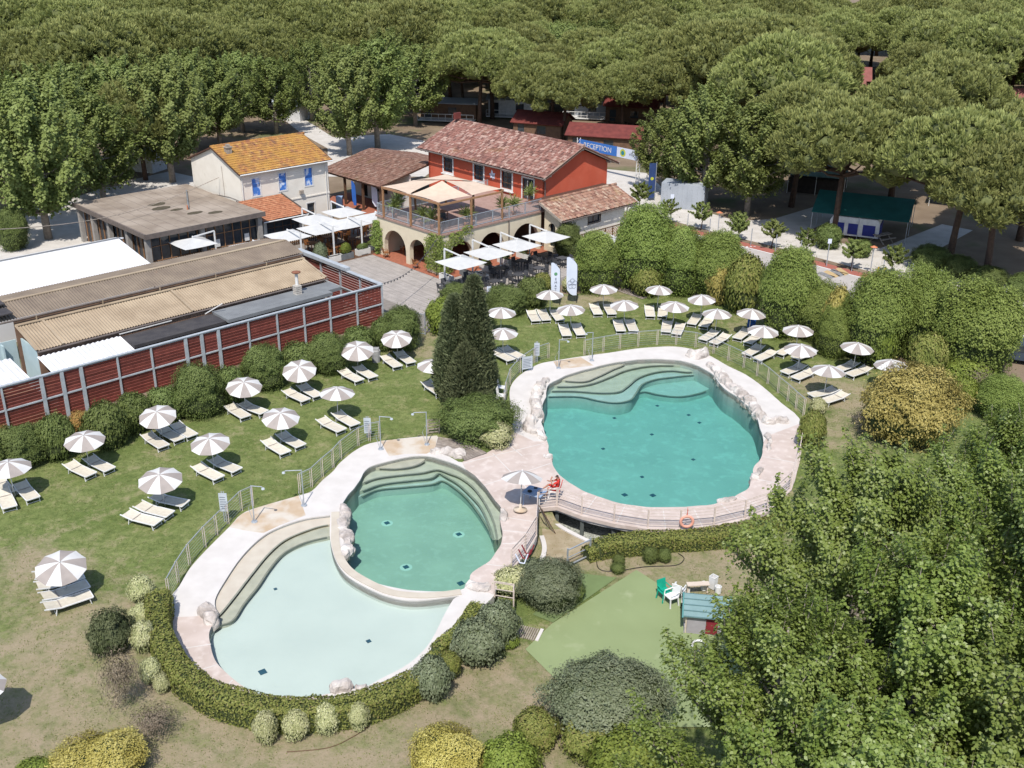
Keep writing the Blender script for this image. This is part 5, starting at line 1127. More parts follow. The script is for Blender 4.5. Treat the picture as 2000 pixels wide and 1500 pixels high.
for kind, u, v, h, lab in (('pine0', 1628, 462, 12.4, 'umbrella pine standing before the green caravan awning'), ('pine1', 1852, 513, 12.8, 'thick umbrella pine beside the gravel path fork'), ('pine2', 1545, 404, 12.2, 'slim umbrella pine over the shaded camp pitch'), ('pine3', 1990, 470, 12.6, 'umbrella pine cut by the picture edge above the road'),
                          ('pine2', 1925, 545, 11.5, 'umbrella pine over the dark shrubs by the road'), ('pine0', 1740, 385, 12.4, 'umbrella pine right behind the green caravan awning'), ('pine3', 936, 246, 12.6, 'umbrella pine with bare forked trunk behind the red roof ridge'), ('pine1', 962, 232, 12.2, 'umbrella pine leaning beside the forked pine behind the red roof'), ('pine2', 1045, 262, 10.2, 'umbrella pine before the red chalet roof'), ('pine1', 1100, 276, 9.6, 'umbrella pine between red chalet roof and reception banner'),
                          ('pine0', 1190, 232, 11.0, 'umbrella pine above the reception banner'), ('pine0', 1005, 218, 10.5, 'low umbrella pine beside the white mobile home veranda'), ('pine3', 1078, 228, 10.0, 'low umbrella pine behind the red chalet roof'), ('pine2', 1215, 258, 9.0, 'low umbrella pine right above the reception hut'), ('pine1', 905, 226, 10.5, 'umbrella pine right in front of the brown mobile home'), ('pine3', 1150, 212, 11.5, 'umbrella pine over the pale grey mobile home'), ('pine0', 1245, 206, 11.8, 'umbrella pine over the dark red chalet'), ('pine1', 880, 200, 11.8, 'umbrella pine over the brown mobile home'), ('pine2', 1022, 202, 11.6, 'umbrella pine over the white mobile home'), ('pine1', 1296, 262, 10.5, 'umbrella pine between reception hut and bright broadleaf tree'), ('pine2', 285, 352, 10.5, 'dark umbrella pine between the broadleaf trees behind the hall')):
    T(kind, u, v, h, 12.6, lab, 'umbrella_pine'); taken.append(at(u, v))
# foreground poplars
for i, (X, Y_, h, r_) in enumerate(((10.95, 28.0, 12.8, .3), (15.6, 29.6, 12.6, 1.4), (7.0, 21.7, 11.8, 2.5), (11.2, 23.0, 13.2, 3.6), (15.6, 25.0, 13.6, 4.1), (8.0, 17.6, 12.3, 5.2), (13.0, 18.6, 12.8, .9), (4.5, 17.0, 10.3, 2.0), (18.0, 33.2, 11.6, 3.0))):
    lab = ('poplar whose crown overhangs the pink walkway', 'poplar beside the ochre shrub at the big pool', 'poplar leaning over the playhouse on the green court', 'poplar inside the dense grove beside the play court', 'poplar at the outer side of the grove near the tall hedge', 'poplar of the grove standing over the play court corner', 'poplar with pale bare trunk inside the grove', 'short poplar at the grove edge beside the grey shrub', 'tall poplar behind the ochre shrub', 'young poplar next to the ochre shrub')[i]
    t = plant_tree('poplar%d' % (i % 2), (X, Y_, zt(X, Y_)), h / 12.5, r_, 'poplar_tree', lab); taken.append(Vector((X, Y_, 0)))
# pine wood
def near_front(u): return 262 if u < 480 else 198 if u < 835 else 196 if u < 1330 else 285 if u < 1500 else 340
cnt = 0; yy = 96.0
while yy < 250:
    xx = -(yy * .56 + 14)
    while xx < yy * .56 + 14:
        x = xx + random.uniform(-2.2, 2.2); y = yy + random.uniform(-2.6, 2.6); xx += 10.2
        u, v = proj((x, y, 0))
        if v > near_front(u) or any((x - t.x) ** 2 + (y - t.y) ** 2 < 44 for t in taken): continue
        if random.random() < .05 or (1555 < u < 1775 and 184 < v < 345) or (1835 < u < 2060 and 237 < v < 350): continue
        if random.random() < (.16 if y < 150 else .13): plant_tree(random.choice(('broad0', 'broad1')), (x, y, -.01), random.uniform(.85, 1.08), random.uniform(0, 6.28), 'broadleaf_tree', 'pale green broadleaf tree growing among the umbrella pines', 'tree', 'broadleaf trees in the pine wood')
        else:
            kz = random.choice((.82, .95, 1.0, 1.08, 1.18)); lbz, gz = {.82: ('small low-crowned umbrella pine sunk between larger pines of the wood', 'small pines of the wood'), 1.18: ('tall broad umbrella pine standing above the canopy of the wood', 'tall pines of the wood')}.get(kz, ('umbrella pine in the closed canopy of the wood', 'umbrella pines of the wood'))
            plant_tree('pine%d' % random.randrange(4), (x, y, -.01), kz * random.uniform(.97, 1.04), random.uniform(0, 6.28), 'umbrella_pine', lbz, 'tree', gz)
        cnt += 1
    yy += 9.2
print('forest trees', cnt)

# ---- shrubs
SHR = {}; SHH = {}
def shrub_proto(kind, mat, n, ls, seed, lump=.22, hh=1.0, aspect=.6, jit=.6, box=2.0, core='core_green', sparse=False):
    rs = Vector((seed * 3.1, 0, 0))
    d = RNG.normal(0, 1, (n, 3)); d[:, 2] = np.abs(d[:, 2]) * np.where(RNG.random(n) < .82, 1, -1); d = unit(d)
    P = []; 
    for q in d:
        v = Vector(q); k = 1 + lump * (noise.noise(v * 1.6 + rs) + .55 * noise.noise(v * 3.7 + rs) + .3 * noise.noise(v * 8 + rs)); P.append(k)
    P = np.array(P)[:, None]; e = (np.abs(d) ** box).sum(1, keepdims=True) ** (1 / box)
    rad = RNG.uniform(.25 if sparse else .86, 1.04, (n, 1)); rad = np.where(RNG.random((n, 1)) < .07, rad * RNG.uniform(1.02, 1.16, (n, 1)), rad); pos = d / e * P * rad
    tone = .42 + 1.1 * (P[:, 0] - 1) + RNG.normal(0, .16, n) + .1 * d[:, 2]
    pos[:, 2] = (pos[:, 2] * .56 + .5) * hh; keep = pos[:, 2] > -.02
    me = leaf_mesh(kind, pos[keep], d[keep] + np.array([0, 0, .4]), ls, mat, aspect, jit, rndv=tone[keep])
    def f(v):
        k = 1 + lump * (noise.noise(v * 1.6 + rs) + .55 * noise.noise(v * 3.7 + rs)); e_ = (abs(v.x) ** box + abs(v.y) ** box + abs(v.z) ** box) ** (1 / box); w = v * (k / e_ * .86); return (w.x, w.y, max(-.05, (w.z * .56 + .5) * hh))
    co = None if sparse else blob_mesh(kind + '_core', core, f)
    SHR.setdefault(kind.rstrip('0123456789'), []).append((me, co)); SHH[kind.rstrip('0123456789')] = hh
LF = dict(dark='lf_dark', privet='lf_privet', grey='lf_grey', yellow='lf_yellow', ochre='lf_ochre', varie='lf_variegated', lime='lf_lime', hedge='lf_hedge', rust='lf_rust')
for k, m_ in LF.items():
    for j in range(2):
        bx = 2.5 if k in ('privet', 'dark') else 2.0
        if k != 'privet': shrub_proto('%s%d' % (k, j), m_, 5000, .10, j + len(k), box=bx)
        if k in ('privet', 'grey', 'ochre', 'dark', 'yellow'): shrub_proto('%s_big%d' % (k, j), m_, 26000 if k == 'privet' else 20000, .058 if k == 'privet' else .05, j + len(k), box=bx, lump=.2 if k == 'privet' else .28, hh=2.1 if k == 'privet' else 1.15)
SHR['privet'] = SHR['privet_big']; SHH['privet'] = 2.1
shrub_proto('brown0', 'lf_brown', 2600, .09, 4, sparse=True, aspect=.3); shrub_proto('juniper0', 'lf_cypress', 5200, .12, 6, lump=.5, aspect=.35)
def shrub(u0, u1, v0, v1, kind, label, group=None, name='shrub', z=None, hmin=.3, rk=1.0):
    u = (u0 + u1) / 2; pf = gnd(u, v1) if z is None else at(u, v1, z)
    sc_ = F / (pf - Vector((0, 0, HC))).dot(-cz); r_ = (u1 - u0) / 2 / sc_ * rk
    ph = TH + math.atan(((v0 + v1) / 2 - 750) / F)
    h = max(hmin, ((v1 - v0) / sc_ - r_ * math.sin(ph) * 1.15) / math.cos(ph))
    g = Vector((pf.x, pf.y, 0)).normalized(); c = pf + g * r_ * .8; c.z = zt(c.x, c.y) if z is None else z
    kk = kind + '_big' if r_ > 1.2 and kind + '_big' in SHR else kind; lst = SHR[kk]; me, co = lst[random.randrange(len(lst))]
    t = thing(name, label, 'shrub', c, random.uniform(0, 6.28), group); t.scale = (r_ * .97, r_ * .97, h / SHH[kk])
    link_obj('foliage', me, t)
    if co: link_obj('dark_leaf_core', co, t)  # dark lump added inside the leaf shell to stop see-through
    return t
G1 = 'dark shrubs along the red screen'
for bb in ((-70, 20, 850, 945), (0, 95, 832, 924), (82, 152, 812, 905), (172, 258, 790, 884), (235, 302, 770, 852), (290, 362, 758, 832), (345, 442, 716, 824), (422, 482, 720, 797), (478, 562, 678, 768), (552, 625, 672, 742), (608, 682, 652, 738), (672, 735, 640, 705), (725, 770, 625, 690), (745, 822, 603, 692)):
    shrub(*bb, 'dark', 'rounded dark green shrub in the row along the red slat screen', G1)
for bb, k, lb in (((140, 182, 803, 850), 'rust', 'orange-leaved shrub tucked between the dark shrubs'), ((0, 26, 832, 880), 'rust', 'rusty shrub behind the dark shrubs at the picture edge'), ((628, 668, 660, 705), 'lime', 'bright green shrub among the dark row by the screen'), ((470, 500, 705, 740), 'lime', 'lime shoot shrub behind the striped parasols by the screen')): shrub(*bb, k, lb)
for bb, k, lb in (((830, 902, 582, 660), 'lime', 'bright green shrub beside the pale gate'), ((890, 965, 575, 650), 'dark', 'dark shrub behind the cypress tops'), ((948, 1030, 560, 622), 'dark', 'low dark shrub between cafe tables and lawn'), ((1010, 1068, 545, 605), 'dark', 'dark shrub beside the white feather flags'), ((1036, 1080, 535, 580), 'hedge', 'yellowish shrub in front of the dark cafe tables'), ((1096, 1128, 540, 575), 'varie', 'variegated shrub between the two white feather flags'), ((0, 60, 408, 494), 'dark', 'bushy shrub at the foot of the gravel yard trees'), ((1080, 1135, 440, 505), 'dark', 'dark oleander at the annex corner'), ((860, 935, 555, 615), 'dark', 'dark shrub behind the cypress at the paved yard')): shrub(*bb, k, lb)
G2 = 'tall clipped shrubs between lawn and road'
for bb in ((1118, 1206, 460, 580), (1196, 1312, 412, 578), (1285, 1368, 452, 585), (1345, 1446, 460, 594), (1474, 1584, 494, 668), (1552, 1642, 558, 678), (1638, 1762, 538, 722), (1732, 1835, 532, 712), (1806, 1970, 556, 756), (1590, 1660, 600, 705)): shrub(*bb, 'privet', 'tall dense clipped green shrub in the row between lawn and road', G2)
for bb, k, lb in (((1376, 1424, 515, 600), 'ochre', 'yellowing shrub squeezed into the tall hedge row'), ((1408, 1490, 503, 622), 'hedge', 'olive brown shrub within the tall hedge row'), ((1598, 1652, 566, 695), 'ochre', 'golden shrub between two tall green shrubs of the hedge row'), ((1690, 1742, 605, 725), 'lime', 'lime green shrub at the foot of the tall hedge row'), ((1765, 1840, 650, 750), 'hedge', 'olive shrub at the lawn side of the hedge row end'), ((1828, 1935, 690, 765), 'lime', 'lime shrub below the last tall clipped shrub'), ((1230, 1290, 520, 585), 'hedge', 'olive low shrub below the tall clipped shrubs by the wooden step'), ((1668, 1864, 716, 890), 'ochre', 'huge rounded ochre yellow shrub beside the sunbeds'), ((1838, 1905, 735, 805), 'lime', 'lime shrub right behind the ochre shrub'), ((1900, 1990, 735, 830), 'privet', 'green shrub behind the poplars beside the ochre shrub'), ((1870, 1940, 712, 775), 'brown', 'brown twiggy shrub behind the ochre shrub'), ((1655, 1722, 795, 855), 'brown', 'brown twiggy patch at the foot of the ochre shrub'),
                  ((1578, 1613, 777, 812), 'varie', 'small cream variegated shrub at the end of the pool fence'), ((1552, 1608, 804, 884), 'hedge', 'clipped yellow-green shrub beside the walkway end'), ((856, 1004, 776, 876), 'dark', 'wide dark shrub below the cypresses'), ((896, 948, 798, 862), 'varie', 'variegated shrub in front of the cypress shrub'), ((938, 1001, 826, 884), 'varie', 'cream variegated shrub at the walkway end of the cypress bed'),
                  ((962, 1040, 1110, 1174), 'varie', 'cream variegated shrub beside the white hand gate'), ((1010, 1132, 1096, 1208), 'grey', 'large rounded grey-green shrub beside the turf strip'), ((1104, 1142, 1138, 1180), 'dark', 'small dark shrub attached to the big grey-green shrub'), ((928, 1016, 1180, 1276), 'grey', 'grey-green shrub beside the white deck and foot grate'), ((878, 986, 1214, 1314), 'grey', 'broad grey-green shrub along the white deck'), ((974, 1014, 1238, 1272), 'lime', 'small bright green shrub beside the foot grate'), ((806, 884, 1286, 1378), 'grey', 'round grey-green shrub at the end of the clipped hedge'), ((852, 902, 1276, 1334), 'hedge', 'yellow-green shrub between two grey-green shrubs'), ((1010, 1062, 1092, 1140), 'grey', 'grey-green shrub right beside the walkway railing end'),
                  ((182, 264, 1198, 1288), 'juniper', 'spreading dark juniper on the dry lawn'), ((204, 292, 1268, 1405), 'brown', 'bare brown twiggy bush beside the juniper'), ((255, 360, 1375, 1465), 'brown', 'thin bare little bush on the dry lawn'), ((118, 302, 1444, 1570), 'yellow', 'big golden shrub at the lower edge beside the dry lawn'), ((25, 125, 1488, 1560), 'lime', 'lime shrub next to the big golden shrub'), ((798, 952, 1436, 1570), 'yellow', 'golden shrub at the lower edge below the green court'), ((928, 1056, 1448, 1570), 'lime', 'bright green shrub next to the golden shrub below the court'), ((1056, 1300, 1300, 1478), 'grey', 'very large grey-green shrub in front of the green court'), ((998, 1092, 1392, 1478), 'hedge', 'olive shrub beside the very large grey-green shrub'), ((1088, 1214, 1398, 1500), 'hedge', 'olive and reddish leaved shrub below the very large grey-green shrub'), ((1140, 1310, 1436, 1580), 'lime', 'lime green shrub under the poplar edge'),
                  ((1192, 1219, 1100, 1124), 'dark', 'lower ball of the stacked clipped box beside the court'), ((1254, 1284, 1070, 1104), 'dark', 'clipped box ball in front of the walkway hedge'), ((1284, 1310, 1072, 1102), 'dark', 'smaller clipped box ball next to another before the walkway hedge'), ((1196, 1220, 1084, 1108), 'dark', 'upper ball of the stacked clipped box beside the court')): shrub(*bb, k, lb)
for i, bb in enumerate(((256, 305, 1126, 1184), (256, 302, 1180, 1228), (260, 312, 1216, 1282), (278, 322, 1286, 1342), (303, 337, 1318, 1358), (498, 547, 1393, 1462), (553, 607, 1390, 1454), (616, 667, 1378, 1442), (681, 722, 1376, 1434))):
    shrub(*bb, 'varie', 'rounded cream variegated shrub at the outer foot of the wading pool hedge', 'variegated shrubs along the wading pool hedge')
# shaded understorey at the right by the road
for bb in ((1775, 1850, 480, 535), (1840, 1900, 500, 550), (1890, 1960, 520, 570), (1960, 2030, 535, 590), (1590, 1640, 440, 490), (1660, 1700, 470, 505)): shrub(*bb, 'dark', 'dark low shrub in the shade of the umbrella pines by the gravel path', 'shrubs under the pines by the path')
# clipped hedges
def hedge(px, w, h, label, seed, dens=330, mat='lf_hedge', ls=.10):
    path = resample(smooth_path([gnd(u, v) for u, v in px], 8), .2); m = len(path); vs = []; C = []; N_ = []
    prof = [(-.5, 0), (-.5, .55), (-.46, .88), (-.3, 1.0), (0, 1.02), (.3, 1.0), (.46, .88), (.5, .55), (.5, 0)]; n = len(prof)
    for i, p in enumerate(path):
        t = (path[min(i + 1, m - 1)] - path[max(i - 1, 0)]); t.z = 0; t.normalize(); s = Vector((t.y, -t.x, 0)); k = 1 + .22 * noise.noise(Vector((i * .12, seed, 0)))
        e = 1.0 if 2 < i < m - 3 else .75
        hh_ = h * (1 + .14 * noise.noise(Vector((i * .1, seed, 4))))
        for q in prof: vs.append(p + s * (q[0] * w * .88 * k * e) + Vector((0, 0, q[1] * hh_ * .93 * e)))
        for _ in range(int(dens * .2 * (w + 2 * h))):
            a = random.random() * (n - 1); j = int(a); f_ = a - j; qx = prof[j][0] + (prof[j + 1][0] - prof[j][0]) * f_; qz = prof[j][1] + (prof[j + 1][1] - prof[j][1]) * f_
            lx = prof[j + 1][1] - prof[j][1]; lz = -(prof[j + 1][0] - prof[j][0]); nn = s * -lx * h + Vector((0, 0, -lz * w)); nn = -nn if nn.dot(s * qx + Vector((0, 0, .6))) < 0 else nn
            b = 1 + .1 * noise.noise(Vector((i * .35, a * 1.3, seed)))
            C.append(p + t * random.uniform(-.12, .12) + s * (qx * w * k * e * b) + Vector((0, 0, max(.02, qz * hh_ * e * b + random.uniform(-.04, .05))))); N_.append(nn.normalized())
    fs = [(i * n + k, i * n + k + 1, (i + 1) * n + k + 1, (i + 1) * n + k) for i in range(m - 1) for k in range(n - 1)] + [tuple(range(n)), tuple((m - 1) * n + k for k in range(n - 1, -1, -1))]
    t = thing('hedge', label, 'hedge', path[m // 2]); o_ = -Vector(path[m // 2])
    mb = MB(); mb.add(vs, fs); mb.build('dark_leaf_core', 'core_green', t, o_)  # dark filler body added under the hedge leaves against see-through
    link_obj('foliage', leaf_mesh('hedge_foliage', [tuple(c) for c in C], [tuple(c) for c in N_], ls, mat, .62, .6), t, o_)
hedge([(318, 1182), (313, 1215), (316, 1255), (334, 1305), (372, 1352), (430, 1388), (500, 1408), (580, 1416), (660, 1412), (730, 1396), (790, 1368), (830, 1345)], 1.0, 1.0, 'curved clipped hedge around the wading pool', 1.0)
hedge([(1146, 1094), (1185, 1082), (1240, 1076), (1320, 1070), (1400, 1064), (1470, 1052), (1530, 1030)], .95, .85, 'clipped hedge running below the walkway railing', 2.0)
hedge([(938, 1190), (905, 1240), (868, 1275), (838, 1305)], .6, .7, 'low hedge between white deck and grey shrubs', 3.0)
# cypresses
def cypress(u, v, h, r_, label, seed):
    n = int(6500 * h / 6 * r_); z = RNG.random(n) ** .9; prof = (1 - z) ** .58 * (1.05 - .3 * (1 - np.minimum(1, z * 5))); th = RNG.random(n) * 6.283
    lum = np.array([1 + .22 * noise.noise(Vector((math.cos(a) * 1.6, math.sin(a) * 1.6, b * h * .8 + seed))) for a, b in zip(th, z)])
    rr = r_ * prof * lum * RNG.uniform(.85, 1.05, n); C = np.stack([rr * np.cos(th), rr * np.sin(th), z * h + .1], 1); D = np.stack([np.cos(th) * .45, np.sin(th) * .45, np.ones(n)], 1) + RNG.normal(0, .3, (n, 3))
    t = thing('cypress', label, 'tree', gnd(u, v), 0)
    Cc = np.repeat(C, 3, 0) + RNG.normal(0, .06, (n * 3, 3)); link_obj('crown', blade_mesh('cypress_crown', Cc, np.repeat(D, 3, 0) + RNG.normal(0, .35, (n * 3, 3)), .30, .085, 'lf_cypress', .45 + .9 * (np.repeat(lum, 3) - 1) + RNG.normal(0, .16, n * 3)), t)
    mb = MB(); mb.lathe([(r_ * .7, .05), (r_ * .72, h * .2), (r_ * .5, h * .5), (r_ * .27, h * .78), (.03, h * .95)], 10); mb.build('inner_crown', 'core_green', t)  # dark cone added as filler inside the cypress leaves
    mb = MB(); mb.tube([(0, 0, -.05), (0, 0, h * .8)], [.14, .03], 6); mb.build('trunk', 'bark_dark', t)
cypress(926, 782, 7.6, 1.3, 'tallest dark cypress beside the big pool steps', 1)
cypress(890, 776, 6.3, 1.35, 'second dark cypress standing against the tallest one', 5)
cypress(912, 795, 3.8, 1.5, 'low cypress filling the foot of the two taller ones', 9)
# climbers on the terrace
def climber(label, segs, n, loc):
    C = []; N_ = []; base = S(*loc)
    for (a0, a1, b0, b1, z0, z1, k) in segs:
        m_ = int(n * k)
        for _ in range(m_): a_ = random.uniform(a0, a1); b_ = random.uniform(b0, b1); C.append(tuple(S(a_, b_, random.uniform(z0, z1)) - base)); N_.append((0, -1, .4))
    t = thing('climbing_plant', label, 'plant', base); link_obj('foliage', leaf_mesh('climber', C, N_, .17, 'lf_privet', .5, .9), t)
    mb = MB(); mb.tube([(0, 0, 0), (.05, 0, 1.2), (0, .05, 2.2)], .05, 5); mb.build('stem', 'bark_dark', t)
climber('leafy climbing plant covering the terrace corner', [(-1.7, .35, -.45, .1, .4, 3.0, .42), (-.3, .5, -.3, 1.0, .2, 2.9, .3), (-1.2, .3, -.4, .2, 2.6, 3.5, .14), (.05, .4, .8, 2.2, 2.4, 3.5, .1), (.05, .3, 2.2, 3.3, 3.0, 3.8, .04)], 3200, (-.3, -.3))
climber('narrow climbing plant at the outer pillar of the terrace', [(-8.9, -7.7, -.5, .1, .7, 2.4, .6), (-8.6, -8.0, -.4, .0, 2.3, 3.0, .25), (-8.5, -8.1, -.4, 0, .1, .8, .15)], 1300, (-8.3, -.3))
def yucca(a_, b_, z, h, label, group, site=True):
    n = 90; th = RNG.random(n) * 6.28; el = RNG.uniform(-.2, 1.3, n); D = np.stack([np.cos(th) * np.cos(el), np.sin(th) * np.cos(el), np.sin(el)], 1); C = np.tile([0, 0, h * .45], (n, 1)) + RNG.normal(0, .06, (n, 3)) + np.outer(RNG.random(n), [0, 0, h * .3])
    t = thing('potted_yucca', label, 'plant', S(a_, b_, z), 0, group); link_obj('foliage', blade_mesh('yucca', C, D, h * .5, .06, 'lf_broad', RNG.uniform(.3, 1, n)), t)
    mb = MB(); mb.lathe([(.16, 0), (.22, .3), (.2, .32)], 10); mb.build('pot', 'pot', t); mb = MB(); mb.tube([(0, 0, .25), (0, 0, h * .7)], .05, 6); mb.build('stem', 'bark_dark', t)
for a_, b_ in ((-6.6, .5), (-1.9, .7), (-3.0, .6), (-.6, 7.4), (-.5, 8.6), (-2.2, 12.2), (-.5, 3.2), (-7.5, 1.6)): yucca(a_, b_, 3.5, 1.7, 'spiky potted yucca on the terrace', 'yuccas on the terrace')
# little round street trees
for u, v in ((1304, 438), (1368, 450), (1440, 472), (1506, 486), (1574, 500), (1662, 528), (1742, 541), (1440, 470)):
    s_ = random.uniform(.95, 1.15); plant_tree('small0', at(u, v), s_, random.uniform(0, 6), 'street_tree', 'little round-headed street tree beside the red cycle lane', 'tree', 'little trees along the cycle lane')
t = plant_tree('small0', at(1250, 412), 1.2, 2, 'street_tree', 'little flat-headed yellowish tree beside the annex'); 
for ch in t.children:
    if ch.name.startswith('crown'): pass
# ------------------------------------------------------------------ parasols and sunbeds
def make_parasol():
    me = {}
    n = 10; Rr = 1.06; zt_, ze = 2.02, 1.66
    for w in (0, 1):
        pass
    panels = []
    for k in range(n):
        a0, a1 = 2 * PI * k / n, 2 * PI * (k + 1) / n; mb = MB(); vs = []; fs = []; nr = 6; na = 4
        for i in range(nr + 1):
            q = i / nr
            for j in range(na + 1):
                s_ = j / na; a = a0 + (a1 - a0) * s_; sc_ = 1 - .055 * math.sin(PI * s_) * q - (1 - math.cos((s_ - .5) * 2 * PI / n)) * 0
                rr = .03 + (Rr - .03) * q; rr *= sc_
                z = zt_ - (zt_ - ze) * (q ** 1.55) - .018 * math.sin(PI * s_) * q
                vs.append((rr * math.cos(a), rr * math.sin(a), z))
        for i in range(nr):
            for j in range(na): fs.append((i * (na + 1) + j, (i + 1) * (na + 1) + j, (i + 1) * (na + 1) + j + 1, i * (na + 1) + j + 1))
        mb.add(vs, fs); panels.append(mb.mesh('panel', 'taupe_cloth' if k % 2 else 'white_cloth', True))
    p = MB(); p.tube([(0, 0, 0), (0, 0, 2.03)], .024, 7); pole = p.mesh('pole', 'white_metal', True)
    r_ = MB()
    for k in range(n):
        a = 2 * PI * k / n; r_.bar((.03 * math.cos(a), .03 * math.sin(a), 1.98), (1.02 * math.cos(a), 1.02 * math.sin(a), 1.65), .012, .012); r_.bar((.03 * math.cos(a), .03 * math.sin(a), 1.5), (.55 * math.cos(a), .55 * math.sin(a), 1.84), .01, .01)
    ribs = r_.mesh('rib', 'white_metal'); f_ = MB(); f_.lathe([(.03, 0), (.035, .04), (.01, .09)], 8, (0, 0, 2.02)); fin = f_.mesh('finial', 'white_metal', True)
    return panels, pole, ribs, fin
PAR = make_parasol()
def parasol(apex, base, label, group, z=0.0, base_disc=False):
    H_ = 2.05
    pt = at(apex[0], apex[1], z + H_)
    if base: pb_ = at(base[0], base[1], z)
    else: pb_ = Vector((pt.x, pt.y, z))
    d = (pt - pb_)
    if not base: d += Vector((random.uniform(-.1, .1), random.uniform(-.12, .05), 0))
    if math.hypot(d.x, d.y) > .75: d = Vector((d.x, d.y, 0)).normalized() * .75 + XZ * H_
    t = thing('parasol', label, 'parasol', pb_, 0, group)
    q = XZ.rotation_difference(d.normalized()); t.rotation_mode = 'QUATERNION'
    from mathutils import Quaternion
    t.rotation_quaternion = q @ Quaternion(XZ, random.uniform(0, 6.28))
    k_ = random.uniform(.965, 1.02); t.scale = (k_, k_, random.uniform(.97, 1.03))
    for m_ in PAR[0]: link_obj('panel', m_, t)
    link_obj('pole', PAR[1], t); link_obj('rib', PAR[2], t); link_obj('finial', PAR[3], t)
    if base_disc: mb = MB(); mb.lathe([(.34, 0), (.36, .05), (.33, .12), (.08, .16), (.06, .35)], 16); mb.build('base', 'concrete_tan', t, (0, 0, .03), True)
    return t
LA = 'taupe and white parasol in the lawn row beside the dark shrubs'; GA = 'parasols along the dark shrub row'
for a_, b_ in (((15, 902), (29, 972)), ((163, 849), (175, 912)), ((305, 802), (319, 858)), ((476, 745), (479.5, 801)), ((583, 711.5), (590, 762)), ((697, 673), (699, 724)), ((773.5, 651), (777.7, 701.5))): parasol(a_, b_, LA, GA)
LB = 'taupe and white parasol in the lawn row facing the wading pool fence'; GB = 'parasols in the middle of the large lawn'
for a_, b_ in (((548, 806), (550, 865)), ((408, 853), (420, 915)), ((311, 926), (323, 990)), ((658, 757), (660, 820))): parasol(a_, b_, LB, GB)
parasol((115.5, 1093.5), (131, 1159.5), 'taupe and white parasol alone over four sunbeds on the dry lawn', None)
parasol((846, 704), None, 'taupe and white parasol half hidden behind the cypresses', None)
parasol((1020, 919), (1016, 999), 'taupe and white parasol with round concrete foot on the pink walkway', None, .09, True)
parasol((978, 601), None, 'taupe and white parasol beside the shrub behind the cypresses', None); parasol((983, 640), None, 'taupe and white parasol directly beside the cypress side above two sunbeds', None)
LC = 'taupe and white parasol in the back row along the tall clipped shrubs'; GC = 'parasols of the back row by the tall shrubs'
for a_ in ((1076, 567), (1180, 555), (1286, 559), (1373, 576), (1467, 603), (1561, 635)): parasol(a_, None, LC, GC)
parasol((1673, 669), None, 'taupe and white parasol leaning beside the lime shrub', None); parasol((1744, 702), None, 'taupe and white parasol behind the huge ochre shrub', None)
LD = 'taupe and white parasol in the front row facing the big pool fence'; GD = 'parasols of the front row by the big pool fence'
for a_ in ((1117, 594), (1222, 586), (1317, 588), (1401, 605), (1489, 636), (1564, 672), (1617, 715)): parasol(a_, None, LD, GD)
parasol((-50, 1330), None, 'taupe and white parasol beyond the picture edge by the dry lawn', None)
def make_bed():
    out = {}
    m = MB(); n = 9; vs = []; fs = []
    for i in range(n + 1):
        y = -.93 + 1.86 * i / n; zz = .33 - .03 * math.sin(PI * i / n) + (max(0, (y - .35)) ** 1.2) * .26
        for x in (-.31, -.1, .1, .31): vs.append((x, y, zz - .02 * (1 - abs(x) / .31)))
    for i in range(n):
        for j in range(3): fs.append((i * 4 + j, i * 4 + j + 1, (i + 1) * 4 + j + 1, (i + 1) * 4 + j))
    k = len(vs); vs2 = [(x, y, z - .035) for x, y, z in vs]; b = [tuple(q + k for q in f[::-1]) for f in fs]
    side = [(i * 4, (i + 1) * 4, (i + 1) * 4 + k, i * 4 + k) for i in range(n)] + [((i + 1) * 4 + 3, i * 4 + 3, i * 4 + 3 + k, (i + 1) * 4 + 3 + k) for i in range(n)] + [(1, 0, k, k + 1), (2, 1, k + 1, k + 2), (3, 2, k + 2, k + 3)]
    m.add(vs + vs2, fs + b + side); out['mattress'] = m.mesh('mattress', 'cream_cloth')
    f = MB()
    for x in (-.335, .335): f.bar((x, -.95, .315), (x, .38, .315), .04, .045); f.bar((x, .38, .315), (x, 1.03, .47), .04, .045)
    f.bar((-.315, -.95, .315), (.315, -.95, .315), .04, .045); out['frame'] = f.mesh('frame', 'white_metal')
    for nm, y in (('fl', -.78), ('hl', .55)):
        g = MB(); 
        for x in (-.31, .31): g.bar((x, y, .31), (x, y - .06 if nm == 'fl' else y + .06, 0), .035, .035)
        g.bar((-.31, y - .05 if nm == 'fl' else y + .05, .06), (.31, y - .05 if nm == 'fl' else y + .05, .06), .025, .025); out[nm] = g.mesh('leg_frame', 'white_metal')
    s_ = MB(); s_.box(-.33, .33, -.02, .02, -.0, .012); out['seam'] = s_.mesh('seam', 'taupe_cloth')
    return out
BED = make_bed()
def bed(h, f, label, group=None):
    ph, pf = at(h[0], h[1], .33), at(f[0], f[1], .3); c = (ph + pf) / 2; d = (ph - pf)
    t = thing('sunbed', label, 'sunbed', (c.x, c.y, zt(c.x, c.y)), math.atan2(d.y, d.x) - PI / 2 + random.uniform(-.05, .05), group)
    link_obj('mattress', BED['mattress'], t); link_obj('frame', BED['frame'], t); link_obj('leg_frame', BED['fl'], t); link_obj('leg_frame', BED['hl'], t)
    o = link_obj('seam', BED['seam'], t); o.location = (0, .36, .315)
c3 = lambda x, y: (230 + x / 5, 780 + y / 5)
c1 = lambda x, y: (930 + x / 5, 540 + y / 5)
c2_ = lambda x, y: (1330 + x / 4.255, 560 + y / 4.255)
LA = 'cream sunbed under the parasol row beside the dark shrubs'; GA = 'sunbeds along the dark shrub row'
